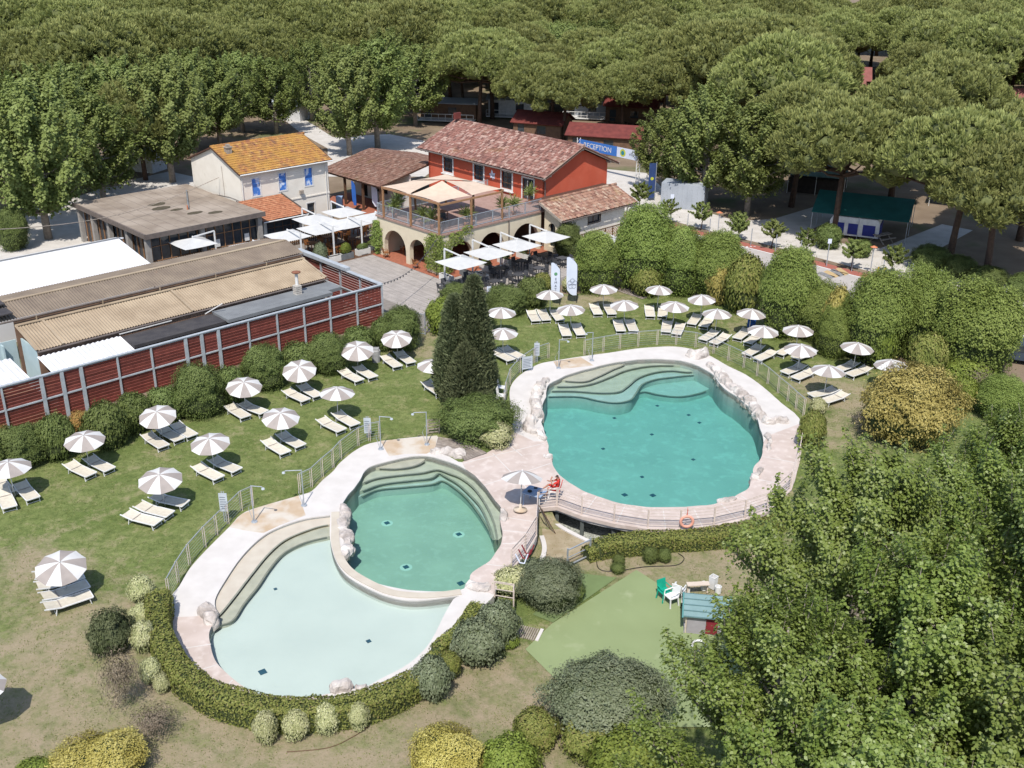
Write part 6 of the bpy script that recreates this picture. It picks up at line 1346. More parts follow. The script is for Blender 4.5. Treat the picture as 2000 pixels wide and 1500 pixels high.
for h, f in ((c3(305, 362), c3(428, 450)), (c3(450, 300), c3(580, 385)), (c3(585, 260), c3(705, 345)), (c3(1100, 75), c3(1240, 165)), (c3(1250, 60), c3(1395, 115)), (c0(395, 310), c0(500, 360)), (c0(510, 280), c0(600, 330)), ((5, 963), (18, 987)), ((44, 950), (60, 970)), ((563, 766), (595, 780)), ((591, 755), (620, 773)), ((670, 726), (702, 743)), ((701, 720), (727, 735)), ((754, 698), (775, 715)), ((780, 691), (802, 707)), ((-2, 940), (12, 958))): bed(h, f, LA, GA)
LB = 'cream sunbed on the large lawn in the row facing the wading pool fence'; GB = 'sunbeds in the middle of the large lawn'
for h, f in ((c3(1470, 420), c3(1625, 510)), (c3(1620, 360), c3(1765, 440)), (c3(800, 670), c3(965, 755)), (c3(960, 600), c3(1140, 685)), (c3(120, 1125), c3(365, 1200)), (c3(240, 1050), c3(480, 1115)), (c3(400, 960), c3(615, 1010)), ((630, 822), (665, 839)), ((661, 809), (691, 829))): bed(h, f, LB, GB)
for h, f in (((98, 1186), (168, 1162)), ((93, 1166), (162, 1143)), ((84, 1145), (152, 1126)), ((80, 1125), (148, 1108))): bed(h, f, 'cream sunbed in the tight group of four on the dry lawn', 'four sunbeds on the dry lawn')
bed((838, 752), (856, 765), 'cream sunbed half hidden behind the cypresses')
for h, f in (((972, 689), (992, 700)), ((992, 684), (1010, 694))): bed(h, f, 'cream sunbed right beside the cypresses', 'pair of sunbeds beside the cypresses')
LC = 'cream sunbed in the back row along the tall clipped shrubs'; GC = 'sunbeds of the back row by the tall shrubs'
for h, f in (((1038, 610), (1046, 626)), ((1058, 608), (1067, 625)), ((1084, 610), (1092, 623)), ((1160, 597), (1168, 613)), ((1187, 598), (1195, 612)), ((1268, 601), (1270, 617)), ((1295, 602), (1294, 617)), (c2_(130, 250), c2_(95, 300)), (c2_(230, 270), c2_(195, 320)), (c2_(540, 370), c2_(475, 420)), (c2_(630, 410), c2_(570, 455)), ((1548, 678), (1524, 690)), ((1582, 688), (1558, 698)), (c2_(1430, 640), c2_(1310, 690)), (c2_(1550, 680), c2_(1400, 730))): bed(h, f, LC, GC)
LD = 'cream sunbed in the front row facing the big pool fence'; GD = 'sunbeds of the front row by the big pool fence'
for h, f in (((1100, 638), (1107, 654)), ((1126, 636), (1134, 653)), ((1206, 629), (1213, 645)), ((1230, 628), (1237, 645)), ((1304, 631), (1300, 647)), ((1328, 636), (1322, 651)), (c2_(270, 385), c2_(195, 430)), (c2_(370, 410), c2_(280, 465)), (c2_(650, 500), c2_(550, 560)), (c2_(760, 545), c2_(640, 600)), (c2_(1000, 660), c2_(870, 710)), (c2_(1090, 700), c2_(950, 760)), (c2_(1270, 860), c2_(1090, 900)), (c2_(1350, 895), c2_(1200, 950))): bed(h, f, LD, GD)

# ------------------------------------------------------------------ pool fences and railings
def fence(px, label, z=0.0, h=1.1, step=None, mat='steel', wires=7, wire=.008, pw=.035, name='pool_fence', postmat=None, cat='fence'):
    P = [at(u, v, z) for u, v in px]
    t = thing(name, label, cat, P[len(P) // 2]); o_ = P[len(P) // 2]
    for p in P:
        for dx in (-.045, .045) if step else (0,):
            mb = MB(); mb.box(-pw / 2, pw / 2, -pw / 2, pw / 2, 0, h); mb.build('post', postmat or mat, t, p - o_ + Vector((dx, 0, 0)))
    mb = MB()
    for a, b in zip(P[:-1], P[1:]):
        for k in range(wires): zz = h * (.12 + .82 * k / (wires - 1)); mb.bar(a - o_ + XZ * zz, b - o_ + XZ * zz, wire, wire)
    o = mb.build('wire', mat, t); o['kind'] = 'stuff'
    for a, b in zip(P[:-1], P[1:]): mb = MB(); mb.bar(a - o_ + XZ * (h + .012), b - o_ + XZ * (h + .012), .03, .025); mb.build('handrail', mat, t)
    return t
fence([(331, 1172), (349, 1138), (371, 1104), (401, 1069), (424, 1046), (446, 1024), (472, 998), (494, 988)], 'steel wire fence between lawn and wading pool', step=True, postmat='wood_pale', pw=.028)
fence([(586, 963), (609, 952), (630, 932), (651, 914), (666, 897), (700, 871), (722, 862), (742, 858)], 'steel wire fence between lawn and middle pool', step=True, postmat='wood_pale', pw=.028)
fence([(984, 800), (988, 778), (996, 752), (1015, 729), (1043, 710), (1071, 700)], 'steel wire fence from the cypress bed to the big pool', step=True, postmat='wood_pale', pw=.028)
fence([(1141, 694), (1178, 687), (1210, 682), (1246, 677), (1283, 674), (1320, 674), (1358, 679), (1393, 691), (1422, 705), (1452, 719), (1478, 735), (1499, 750), (1519, 768), (1538, 784), (1554, 799), (1569, 812)], 'long steel wire fence between sunbeds and big pool', step=True, postmat='wood_pale', pw=.028)
WP = dict(mat='wood_pale', wires=6, wire=.024, pw=.075, name='railing', cat='railing')
fence([(1088, 987), (1136, 1004), (1199, 1019), (1265, 1029.5), (1328, 1031), (1394, 1025), (1454, 1011), (1498, 996), (1543, 954), (1558, 906), (1566, 862)], 'pale wooden railing of the walkway over the channel', z=.09, h=1.0, **WP)
fence([(1052, 992), (1087, 987.5)], 'short pale railing beside the lifeguard chair', z=.09, h=1.0, **WP)
fence([(1050, 996), (1047, 1044), (1026, 1079), (999, 1109)], 'pale wooden railing along the walkway beside the middle pool', z=.09, h=1.0, **WP)
fence([(966, 1166), (1003, 1172), (1003, 1185)], 'short pale wooden barrier beside the variegated shrub', z=0, h=.8, mat='wood_pale', wires=3, wire=.03, pw=.06, name='railing', cat='railing')
mb = MB()
G = thing('garden_gate', 'open grey-blue metal gate frame at the end of the walkway hedge', 'gate', at(1130, 1100, -.6), R(40))
mb.bar((-.7, 0, .15), (.7, 0, .15), .05, .05); mb.bar((-.7, 0, 1.0), (.7, 0, 1.0), .05, .05); mb.bar((-.7, 0, .58), (.7, 0, .58), .03, .03); mb.build('gate_frame', 'steel', G)
for x in (-.72, .72): mb = MB(); mb.bar((x, 0, 0), (x, 0, 1.1), .06, .06); mb.build('post', 'steel', G)
# showers (post with arm) and signs
def shower(u, v, du, label, h=2.0):
    p = at(u, v, .07); t = thing('pool_shower', label, 'shower', p, 0); mb = MB(); mb.tube([(0, 0, 0), (0, 0, h)], .028, 7); mb.build('post', 'steel', t)
    mb = MB(); mb.tube([(0, 0, h - .02), (du, -.15, h + .02), (du * 1.12, -.17, h - .06)], .022, 6); mb.build('arm', 'steel', t); mb = MB(); mb.lathe([(.09, 0), (.07, .06)], 8, (du * 1.12, -.17, h - .1)); mb.build('shower_head', 'sign_panel', t)
    mb = MB(); mb.lathe([(.16, 0), (.14, .04)], 10); mb.build('foot_plate', 'steel', t); mb = MB(); mb.tube([(-.02, 0, 1.2), (-.25, .1, .7), (-.08, .02, .1)], .014, 5); mb.build('hand_rail', 'steel', t)
shower(497, 1019, .55, 'steel shower post on the tan pad of the wading pool'); shower(594, 987, -.75, 'steel shower post on the white deck of the wading pool')
shower(744, 877, .6, 'steel shower post on the white deck edge of the middle pool'); shower(834, 868, -.65, 'steel shower post on the tan pad of the middle pool'); shower(1091, 719, .5, 'steel shower post on the tan pad of the big pool'); shower(1156, 704, -.4, 'steel shower post beside the big pool fence')
def signpost(u, v, label, w=.55, h=.75, z0=.55, rot=0, two=True):
    t = thing('notice_board', label, 'sign', gnd(u, v), R(rot))
    for x in (-w * .12, w * .12) if two else (-w / 2 + .05, w / 2 - .05): mb = MB(); mb.box(x - .02, x + .02, -.02, .02, 0, z0 + h + .08); mb.build('post', 'steel', t)
    mb = MB(); mb.box(-w / 2, w / 2, -.045, -.022, z0, z0 + h); pn = mb.build('panel', 'sign_panel', t)
    for k in range(6): mb = MB(); mb.box(-w * .4, w * (.4 - .15 * random.random()), -.05, -.046, z0 + h * (.14 + .125 * k), z0 + h * (.17 + .125 * k)); mb.build('print_line', 'print_dark', pn)
signpost(441, 1019, 'grey two-part notice board at the wading pool fence', .4, 1.0, .6, 0); signpost(719, 855, 'grey notice board at the middle pool fence', .4, .95, .3, 0); signpost(1048, 708, 'tall grey notice board at the big pool fence', .35, .9, .5, 0)
signpost(1029, 727, 'wide white notice board on the big pool fence', .75, .85, .25, 25, False)
# stack of white chairs by the fence
for k in range(3):
    p = at(979 + k * .3, 800 - k * 16, 0); t = thing('plastic_chair', 'white plastic chair folded against the big pool fence', 'chair', p, R(80), 'white chairs against the fence')
    mb = MB(); mb.box(-.22, .22, -.22, .22, .4, .43); mb.build('seat', 'white_plastic', t)
    mb = MB()
    for x in (-.18, -.06, .06, .18): mb.bar((x, .2, .43), (x, .28, .85), .05, .02)
    mb.bar((-.22, .28, .86), (.22, .28, .86), .04, .06); mb.build('backrest', 'white_plastic', t)
    for x in (-.2, .2):
        for y in (-.2, .2): mb = MB(); mb.bar((x, y, .4), (x * 1.15, y * 1.1, 0), .035, .035); mb.build('leg', 'white_plastic', t)
# wooden foot bridge boards by the middle pool, small steps
W = thing('wooden_steps', 'grey timber steps beside the cypress shrub at the middle pool', 'steps', at(880, 868))
Pq = [at(*c6(*q), .09) for q in ((440, 722), (600, 745), (715, 812), (592, 856), (560, 815), (425, 795))]; o_ = at(880, 868)
A_, B_, C_, D_ = at(*c6(445, 722), .1), at(*c6(600, 748), .1), at(*c6(570, 820), .1), at(*c6(425, 795), .1)
for k in range(9): q0, q1 = k / 9 + .006, (k + 1) / 9 - .006; mb = MB(); v4 = [A_.lerp(D_, q0), B_.lerp(C_, q0), B_.lerp(C_, q1), A_.lerp(D_, q1)]; mb.add([p - o_ for p in v4] + [p - o_ - XZ * .06 for p in v4], [(3, 2, 1, 0), (4, 5, 6, 7), (0, 1, 5, 4), (2, 3, 7, 6)]); mb.build('board', 'board_grey', W)
A_, B_, C_, D_ = at(*c6(603, 750), .12), at(*c6(718, 812), .12), at(*c6(592, 858), .12), at(*c6(572, 822), .12)
for k in range(8): q0, q1 = k / 8 + .006, (k + 1) / 8 - .006; mb = MB(); v4 = [A_.lerp(D_, q0), B_.lerp(C_, q0), B_.lerp(C_, q1), A_.lerp(D_, q1)]; mb.add([p - o_ for p in v4] + [p - o_ - XZ * .06 for p in v4], [(3, 2, 1, 0), (4, 5, 6, 7), (0, 1, 5, 4), (2, 3, 7, 6)]); mb.build('board', 'board_grey', W)
fence([(836, 848), (858, 846)], 'small timber rail behind the tan pad of the middle pool', h=.9, mat='wood_grey', wires=5, wire=.05, pw=.07, name='railing', cat='railing')
ST = thing('wooden_ramp', 'brown timber ramp between the tall clipped shrubs', 'ramp', at(1240, 577))
for k in range(10): p, q = at(1207 + k * 5, 568.5 + k * 1.6, .04), at(1226 + k * 5, 564 + k * 1.4, .04); mb = MB(); mb.bar(p - at(1240, 577), q - at(1240, 577), .3, .04); mb.build('board', 'board_grey', ST)
# lifeguard place: table, chair, person
TB = thing('plastic_table', 'blue plastic table under the walkway parasol', 'table', at(1044, 984, .09), R(-28))
mb = MB(); slab(mb, [(-.52, -.36), (-.44, -.44), (.44, -.44), (.52, -.36), (.52, .36), (.44, .44), (-.44, .44), (-.52, .36)], [], .04, (0, 0, .72)); mb.build('table_top', 'table_blue', TB)
for x in (-.42, .42):
    for y in (-.34, .34): mb = MB(); mb.tube([(x * .8, y * .8, .69), (x, y, .55), (x * 1.05, y * 1.05, 0)], .03, 6); mb.build('leg', 'white_plastic' if x > 0 else 'table_blue', TB)
pT = at(1044, 984, .09)
mb = MB(); mb.lathe([(.09, 0), (.12, .03), (.1, .07), (.05, .08)], 12); tag(mb.build('cap', 'black_metal', None, pT + Vector((-.25, -.05, .722)), True), 'dark cap lying on the blue table', 'cap')
mb = MB(); mb.box(-.09, .09, -.05, .05, 0, .04); tag(mb.build('radio', 'black_metal', None, pT + Vector((.05, .3, .722))), 'small black radio on the blue table', 'radio')
pc = at(1083, 972, .09); CH = thing('armchair', 'white plastic armchair with red cover holding the lifeguard', 'chair', pc, R(78))
# chair faces local +y turned to the left
mb = MB(); mb.box(-.25, .25, -.25, .25, .40, .44); mb.build('seat', 'white_plastic', CH)
mb = MB(); mb.bar((0, -.25, .42), (0, -.36, .95), .5, .03, (0, 1, 0)); mb.build('backrest', 'red_cloth', CH)
for x in (-.25, .25):
    mb = MB(); mb.tube([(x, -.28, .64), (x, .22, .66), (x, .26, .4)], .025, 6); mb.build('armrest', 'white_plastic', CH)
    for y in (-.23, .23): mb = MB(); mb.bar((x * .95, y, .4), (x * 1.05, y * 1.1, 0), .035, .035); mb.build('leg', 'white_plastic', CH)
def skin_person(parent):
    """seated figure, one continuous skin: joints as edges, radius per joint; local +y = facing"""
    J = dict(pelvis=(0, -.12, .52), waist=(0, -.14, .70), chest=(0, -.18, .92), neckb=(0, -.17, 1.06), neck=(0, -.13, 1.13), head=(0, -.10, 1.22), crown=(0, -.11, 1.31),
             hl=(-.10, -.08, .50), kl=(-.13, .34, .58), al=(-.12, .40, .15), fl=(-.12, .56, .10), hr=(.10, -.08, .50), kr=(.08, .32, .68), ar=(-.12, .46, .62), fr=(-.26, .56, .60),
             sl=(-.19, -.17, 1.00), el=(-.26, .10, .88), wl=(-.08, .20, 1.08), ml=(-.03, .16, 1.15), sr=(.19, -.17, 1.00), er=(.24, .10, .84), wr=(.10, .30, .86), mr=(.05, .36, .90))
    RR = dict(pelvis=.145, waist=.13, chest=.155, neckb=.075, neck=.055, head=.092, crown=.06, hl=.095, kl=.066, al=.042, fl=.035, hr=.095, kr=.066, ar=.042, fr=.035, sl=.075, el=.046, wl=.032, ml=.036, sr=.075, er=.046, wr=.032, mr=.036)
    E_ = [('pelvis', 'waist'), ('waist', 'chest'), ('chest', 'neckb'), ('neckb', 'neck'), ('neck', 'head'), ('head', 'crown'), ('pelvis', 'hl'), ('hl', 'kl'), ('kl', 'al'), ('al', 'fl'), ('pelvis', 'hr'), ('hr', 'kr'), ('kr', 'ar'), ('ar', 'fr'), ('chest', 'sl'), ('sl', 'el'), ('el', 'wl'), ('wl', 'ml'), ('chest', 'sr'), ('sr', 'er'), ('er', 'wr'), ('wr', 'mr')]
    names = list(J); V_ = [J[k] for k in names]; Ed = [(names.index(a), names.index(b)) for a, b in E_]; rad = [RR[k] for k in names]
    for side, w_, dirv in (('l', 'ml', Vector((.15, -.1, .5))), ('r', 'mr', Vector((-.2, .5, .25)))):   # fingers and thumb
        b = Vector(J[w_]); dv = dirv.normalized(); sv = dv.cross(XZ).normalized(); i0 = names.index(w_)
        for q, (off, L) in enumerate(((-.026, .07), (-.009, .08), (.009, .078), (.026, .062), (.045, .05))):
            p1 = b + sv * off + dv * (L * .5 if q < 4 else L * .3) ; p2 = b + sv * (off * (1.1 if q < 4 else 1.5)) + dv * L + XZ * -.012; n0 = len(V_); V_ += [tuple(p1), tuple(p2)]; Ed += [(i0, n0), (n0, n0 + 1)]; rad += [.010, .008]
    me = bpy.data.meshes.new('person_skin'); me.from_pydata(V_, Ed, []); o = bpy.data.objects.new('person_tmp', me); COL.objects.link(o)
    md = o.modifiers.new('skin', 'SKIN'); md.use_smooth_shade = True
    for i, r_ in enumerate(rad): me.skin_vertices[0].data[i].radius = (r_, r_)
    me.skin_vertices[0].data[0].use_root = True
    s2 = o.modifiers.new('sub', 'SUBSURF'); s2.levels = 2; s2.render_levels = 2
    dg = bpy.context.evaluated_depsgraph_get(); m2 = bpy.data.meshes.new_from_object(o.evaluated_get(dg)); bpy.data.objects.remove(o)
    m2.materials.clear()
    for k in ('skin', 'red_cloth', 'hair'): m2.materials.append(MATS[k])
    for p in m2.polygons:
        c = p.center; torso = .56 < c.z < 1.085 and c.y < .02; shorts = c.z < .75 and c.y < .30 and c.z > .40
        p.material_index = 1 if torso or shorts else 0
        if c.z > 1.235 or (c.z > 1.16 and c.y < -.135): p.material_index = 2
        p.use_smooth = True
    b = link_obj('body', m2, parent)
    mb = MB(); vs, fs = ellip((0, -.005, 1.205), (.016, .03, .02), 6, 4); mb.add(vs, fs); mb.build('nose', 'skin', b)
    for x in (-.035, .035): mb = MB(); vs, fs = ellip((x, -.022, 1.225), (.014, .012, .009), 6, 4); mb.add(vs, fs); mb.build('eye', 'hair', b)
    for x in (-.092, .092): mb = MB(); vs, fs = ellip((x, -.1, 1.21), (.012, .025, .032), 6, 4); mb.add(vs, fs); mb.build('ear', 'skin', b)
    mb = MB(); mb.box(-.025, .025, -.018, -.008, 1.158, 1.166); mb.build('mouth', 'maroon', b)
PE = thing('person', 'seated person in red shirt and red shorts, hand raised to the face', 'person', pc, R(78)); skin_person(PE)
# lifebuoy on the railing
p = at(1341, 1017, .55); LB_ = thing('lifebuoy', 'orange lifebuoy hanging on the walkway railing', 'lifebuoy', p, 0); mb = MB()
vs = []; fs = []; nu, nv = 24, 8
for i in range(nu):
    for j in range(nv): a, b = 2 * PI * i / nu, 2 * PI * j / nv; rr = .29 + .075 * math.cos(b); vs.append((rr * math.cos(a), .05 * math.sin(b) - .09, rr * math.sin(a)))
for i in range(nu):
    for j in range(nv): fs.append((i * nv + j, ((i + 1) % nu) * nv + j, ((i + 1) % nu) * nv + (j + 1) % nv, i * nv + (j + 1) % nv))
mb.add(vs, fs); mb.build('ring', 'buoy', LB_, None, True)
mb = MB(); mb.bar((0, -.1, .3), (0, -.02, .75), .02, .02); mb.bar((-.05, -.06, .2), (.02, -.04, .62), .05, .02); mb.build('rope', 'red_plastic', LB_)
# poles leaning on the railing, hose coil
for k in range(4):
    p, q = at(1052 + k * 2, 985 + k * 3, .8), at(1070 + k * 5, 1030 + k * 4, -.55); mb = MB(); mb.tube([p, q], .02, 5); tag(mb.build('pool_pole', 'wood_brown' if k % 2 else 'wood_grey'), 'long cleaning pole leaning on the walkway railing', 'pole', 'cleaning poles on the railing')
for k in range(3):
    p = at(1020 + k * 6, 1085 - k * 9, .95); mb = MB(); mb.tube([(-.3, -.05, .1), (-.1, -.12, -.3), (.1, -.1, -.35), (.25, -.04, .1)], .035, 5); tag(mb.build('towel', ('flag_white', 'maroon', 'maroon')[k], None, p), ('pale cloth hung on the walkway railing end', 'dark red hose hung beside the pale cloth', 'dark red hose hung nearest the kerb stub')[k], 'towel' if k == 0 else 'hose')
# garden hose on the ground
path = smooth_path([gnd(u, v) + XZ * .03 for u, v in ((1165, 1090), (1170, 1112), (1200, 1117), (1260, 1108), (1320, 1105), (1336, 1092), (1325, 1082))], 8); mb = MB(); mb.tube(path, .02, 5); tag(mb.build('garden_hose', 'black_metal'), 'thin black hose curving over the dry soil', 'hose')
path = smooth_path([gnd(u, v) + XZ * .03 for u, v in ((560, 1470), (640, 1462), (690, 1440), (720, 1420))], 8); mb = MB(); mb.tube(path, .015, 5); tag(mb.build('irrigation_pipe', 'wood_brown'), 'thin brown irrigation pipe below the wading pool hedge', 'pipe')
# foot grate
FG = thing('foot_grate', 'ribbed foot grate with white edge at the green court', 'grate', gnd(1030, 1237), R(-18))
for k in range(9): mb = MB(); mb.box(-.42 + k * .095, -.36 + k * .095, -.4, .4, 0, .05); mb.build('slat', 'wood_grey', FG)
mb = MB(); mb.box(.46, .6, -.42, .42, 0, .07); mb.build('edge', 'concrete_white', FG)
# ------------------------------------------------------------------ playhouse and plastic furniture on the court
zc = -.56
PH = thing('playhouse', 'plastic playhouse with teal roof and beige walls on the green court', 'playhouse', at(1376, 1222, zc), R(-8))
w_, d_ = .62, .85
for s_, mt in ((-1, 'beige_plastic'), (1, 'beige_plastic')):
    mb = MB(); slab(mb, [(-w_, 0), (w_, 0), (w_, 1.0), (0, 1.5), (-w_, 1.0)], [rect(-.26, .26, .42, .9)], .06, (s_ * d_, 0, 0), (0, s_, 0), XZ); wl_ = mb.build('end_wall', mt, PH)
    mb = MB(); slab(mb, rect(-.34, .34, .34, .98), [rect(-.25, .25, .43, .89)], .05, (s_ * (d_ + .05), 0, 0), (0, s_, 0), XZ); mb.build('window_frame', 'beige_plastic', wl_)
    mb = MB(); slab(mb, rect(-w_ - .02, w_ + .02, 0, .3), [], .05, (s_ * (d_ + .04), 0, 0), (0, s_, 0), XZ); mb.build('plinth', 'grey_plastic', wl_)
for s_ in (-1, 1):
    mb = MB(); slab(mb, rect(-d_ + .07, d_ - .07, 0, 1.0), [rect(.0, .5, .02, .85)] if s_ < 0 else [], .06, (0, s_ * w_, 0), (-s_, 0, 0), XZ); mb.build('side_wall', 'grey_plastic', PH)
    L = math.hypot(w_ + .18, .62); rm = MB()
    slab(rm, rect(-d_ - .12, d_ + .12, 0, L), [], .05, (0, s_ * (w_ + .18), .93), (-s_, 0, 0), (0, -s_ * (w_ + .18) / L, .62 / L)); rf_ = rm.build('roof', 'teal_plastic', PH)
    for k in range(4): q_ = k / 4 + .02; sm = MB(); sm.bar((-d_ - .13, s_ * (w_ + .18) * (1 - q_), .945 + .62 * q_), (d_ + .13, s_ * (w_ + .18) * (1 - q_), .945 + .62 * q_), .03, .05); sm.build('roof_ridge', 'teal_plastic', rf_)
for x in (-d_ - .14, d_ + .14): mb = MB(); mb.bar((x, -w_ - .2, .88), (x, 0, 1.52), .06, .14); mb.bar((x, w_ + .2, .88), (x, 0, 1.52), .06, .14); mb.build('gable_trim', 'teal_dark', PH)
mb = MB(); mb.box(-.48, .02, -w_ - .05, -w_ - .01, .02, .84) if False else mb.box(.0, .5, -w_ + .02, -w_ + .05, .02, .84); mb.build('door', 'maroon', PH)
mb = MB(); mb.tube([(d_ * .2 + .3 * math.cos(a), -w_ - .1 + .3 * math.sin(a), .12) for a in [2 * PI * k / 14 for k in range(15)]], .05, 6); tag(mb.build('toy_ring', 'white_plastic', None, at(1352, 1243, zc)), 'white plastic toy ring beside the playhouse', 'toy')
def stack_chair(u, v, rot, label, mat='white_plastic', k=1):
    t = thing('plastic_chair', label, 'chair', at(u, v, zc), R(rot)); mb = MB(); mb.box(-.24, .24, -.22, .22, .41, .45); mb.build('seat', mat, t)
    mb = MB(); mb.bar((0, .22, .45), (0, .32, .88), .46, .03, (0, 1, 0)); mb.build('backrest', mat, t)
    for x in (-.23, .23):
        mb = MB(); mb.tube([(x, .25, .66), (x, -.18, .66), (x, -.22, .42)], .025, 6); mb.build('armrest', mat, t)
        for y in (-.2, .2): mb = MB(); mb.bar((x * .9, y, .42), (x * 1.15, y * 1.15, 0), .045, .045); mb.build('leg', mat, t)
stack_chair(1310, 1180, -60, 'white plastic chair beside the playhouse'); stack_chair(1325, 1168, 150, 'white plastic chair behind the first one at the playhouse'); stack_chair(1297, 1170, 30, 'bright green plastic chair at the edge of the court', 'bright_green')
for k, (u, v, w, h, lb) in enumerate(((1392, 1148, .42, .62, 'white plastic box behind the playhouse'), (1374, 1152, .25, .4, 'small white bucket behind the playhouse'), (1402, 1158, .3, .35, 'low white crate behind the playhouse'), (1345, 1158, .12, .5, 'white plastic post piece behind the playhouse'))):
    mb = MB(); mb.lathe([(w * .45, 0), (w * .5, h * .9), (w * .52, h), (w * .44, h), (w * .42, h * .5)], 8 if k else 4); tag(mb.build('plastic_box', 'white_plastic', None, at(u, v, zc)), lb, 'box')
mb = MB(); mb.bar((-.5, 0, .5), (.5, .1, .5), .3, .04); mb.bar((-.45, 0, 0), (-.45, 0, .48), .06, .06); mb.bar((.45, .1, 0), (.45, .1, .48), .06, .06); tag(mb.build('play_bench', 'beige_plastic', None, at(1362, 1160, zc)), 'beige plastic bench behind the playhouse', 'bench')
W2 = thing('pushchair', 'folded grey pushchair standing at the playhouse wall', 'pushchair', at(1334, 1192, zc), R(-60)); mb = MB(); mb.tube([(-.2, 0, 0), (0, 0, .5), (.25, 0, .95)], .02, 5); mb.tube([(.25, .06, 0), (0, .06, .5), (-.2, .06, .9)], .02, 5); mb.tube([(-.2, .3, 0), (0, .3, .5), (.25, .3, .95)], .02, 5); mb.build('frame', 'black_metal', W2); mb = MB(); mb.add([(-.1, 0, .35), (.2, 0, .8), (.2, .3, .8), (-.1, .3, .35)], [(0, 1, 2, 3)]); mb.build('seat', 'grey_plastic', W2)
for x in (-.2, .25): mb = MB(); mb.tube([(x + .09 * math.cos(a), .15, .1 + .09 * math.sin(a)) for a in [2 * PI * k / 10 for k in range(11)]], .02, 5); mb.build('wheel', 'tyre', W2)
# ------------------------------------------------------------------ cafe yard: cantilever umbrellas, tables, chairs
def make_cantilever(sz=2.9):
    mb = MB(); n = 8; h = sz / 2; quads = []
    for s_ in range(4):
        a0 = R(45 + 90 * s_); a1 = a0 + PI / 2; vs = []; fs = []; c0_ = Vector((math.cos(a0), math.sin(a0), 0)) * h * 1.414; c1_ = Vector((math.cos(a1), math.sin(a1), 0)) * h * 1.414
        for i in range(n + 1):
            for j in range(n + 1): q = i / n; e = c0_.lerp(c1_, j / n); z = 2.78 - .42 * q ** 1.15 - .04 * math.sin(PI * j / n) * q; vs.append((e.x * q, e.y * q, z))
        for i in range(n):
            for j in range(n): fs.append((i * (n + 1) + j, (i + 1) * (n + 1) + j, (i + 1) * (n + 1) + j + 1, i * (n + 1) + j + 1))
        m = MB(); m.add(vs, fs); quads.append(m.mesh('canopy_panel', 'canvas_white'))
    p = MB(); p.bar((-1.95, 0, 0), (-1.95, 0, 2.95), .11, .09); arm = MB(); arm.bar((-1.98, 0, 3.0), (.05, 0, 2.84), .07, .1); hub = MB(); hub.lathe([(.06, 0), (.05, .14), (.02, .2)], 8, (0, 0, 2.75))
    b = MB(); b.box(-2.3, -1.6, -.35, .35, 0, .1)
    r_ = MB()
    for k in range(4): a = R(45 + 90 * k); r_.bar((0, 0, 2.73), (math.cos(a) * h * 1.38, math.sin(a) * h * 1.38, 2.35), .03, .03)
    return quads, p.mesh('post', 'white_metal'), arm.mesh('arm', 'white_metal'), hub.mesh('hub', 'white_metal'), b.mesh('base', 'planter_grey'), r_.mesh('rib', 'white_metal')
CV = make_cantilever()
def cantilever(a_, b_, rot, label, group, z=0.0):
    t = thing('cantilever_umbrella', label, 'umbrella', S(a_, b_, z), SA + rot, group)
    for q in CV[0]: link_obj('canopy_panel', q, t)
    for nm, m_ in zip(('post', 'arm', 'hub', 'base', 'rib'), CV[1:]): link_obj(nm, m_, t)
def loc_s(u, v, z): return toS(at(u, v, z))
for u, v in ((900, 500), (955, 482), (1010, 467), (1067, 451)):
    a_, b_ = loc_s(u, v, 2.85); cantilever(a_, b_, 0, 'white square cantilever umbrella over the dark cafe tables', 'umbrellas over the dark tables')
for u, v in ((561, 449), (624, 436), (679, 425), (733, 414)):
    a_, b_ = loc_s(u, v, 2.85); cantilever(a_, b_, PI, 'white square cantilever umbrella over the wooden tables', 'front umbrellas over the wooden tables')
for u, v in ((671, 404), (614, 418)):
    a_, b_ = loc_s(u, v, 2.85); cantilever(a_, b_, 0, 'white square cantilever umbrella in the rear row by the white house', 'rear umbrellas by the white house')
a_, b_ = loc_s(376, 463, 2.85); cantilever(a_, b_, -PI / 2, 'white square umbrella alone in front of the glazed hall', None)
a_, b_ = loc_s(494, 470, 2.85); cantilever(a_, b_, PI, 'white square umbrella next to the workshop roof end', None)
a_, b_ = loc_s(1206, 466, 2.6); cantilever(a_, b_, 0, 'white umbrella half hidden behind the tall clipped shrubs', None, -.2)
def make_chair(mat):
    s = MB(); s.box(-.23, .23, -.22, .22, .41, .46); bk = MB(); bk.bar((0, .22, .46), (0, .28, .84), .46, .035, (0, 1, 0)); ar = MB()
    for x in (-.235, .235): ar.bar((x, .22, .65), (x, -.2, .65), .04, .03); ar.bar((x, -.2, .65), (x, -.2, .44), .04, .03)
    lg = MB(); lg.bar((0, 0, .41), (0, 0, 0), .04, .04)
    return s.mesh('seat', mat), bk.mesh('backrest', mat), ar.mesh('armrest', mat), lg.mesh('leg', mat)
CD = make_chair('dark_plastic'); CWd = make_chair('wood_orange')
def chair(p, rot, M_, label, group):
    t = thing('cafe_chair', label, 'chair', p, rot, group)
    for nm, m_ in zip(('seat', 'backrest', 'armrest'), M_[:3]): link_obj(nm, m_, t)
    for x in (-.2, .2):
        for y in (-.19, .19): link_obj('leg', M_[3], t, (x, y, 0))
def make_table(mat, w=.8, l=.8):
    a = MB(); a.box(-w / 2, w / 2, -l / 2, l / 2, .71, .75); b = MB(); b.bar((0, 0, .71), (0, 0, 0), .05, .05); return a.mesh('table_top', mat), b.mesh('leg', mat), w, l
TD = make_table('dark_plastic'); TW = make_table('wood_orange')
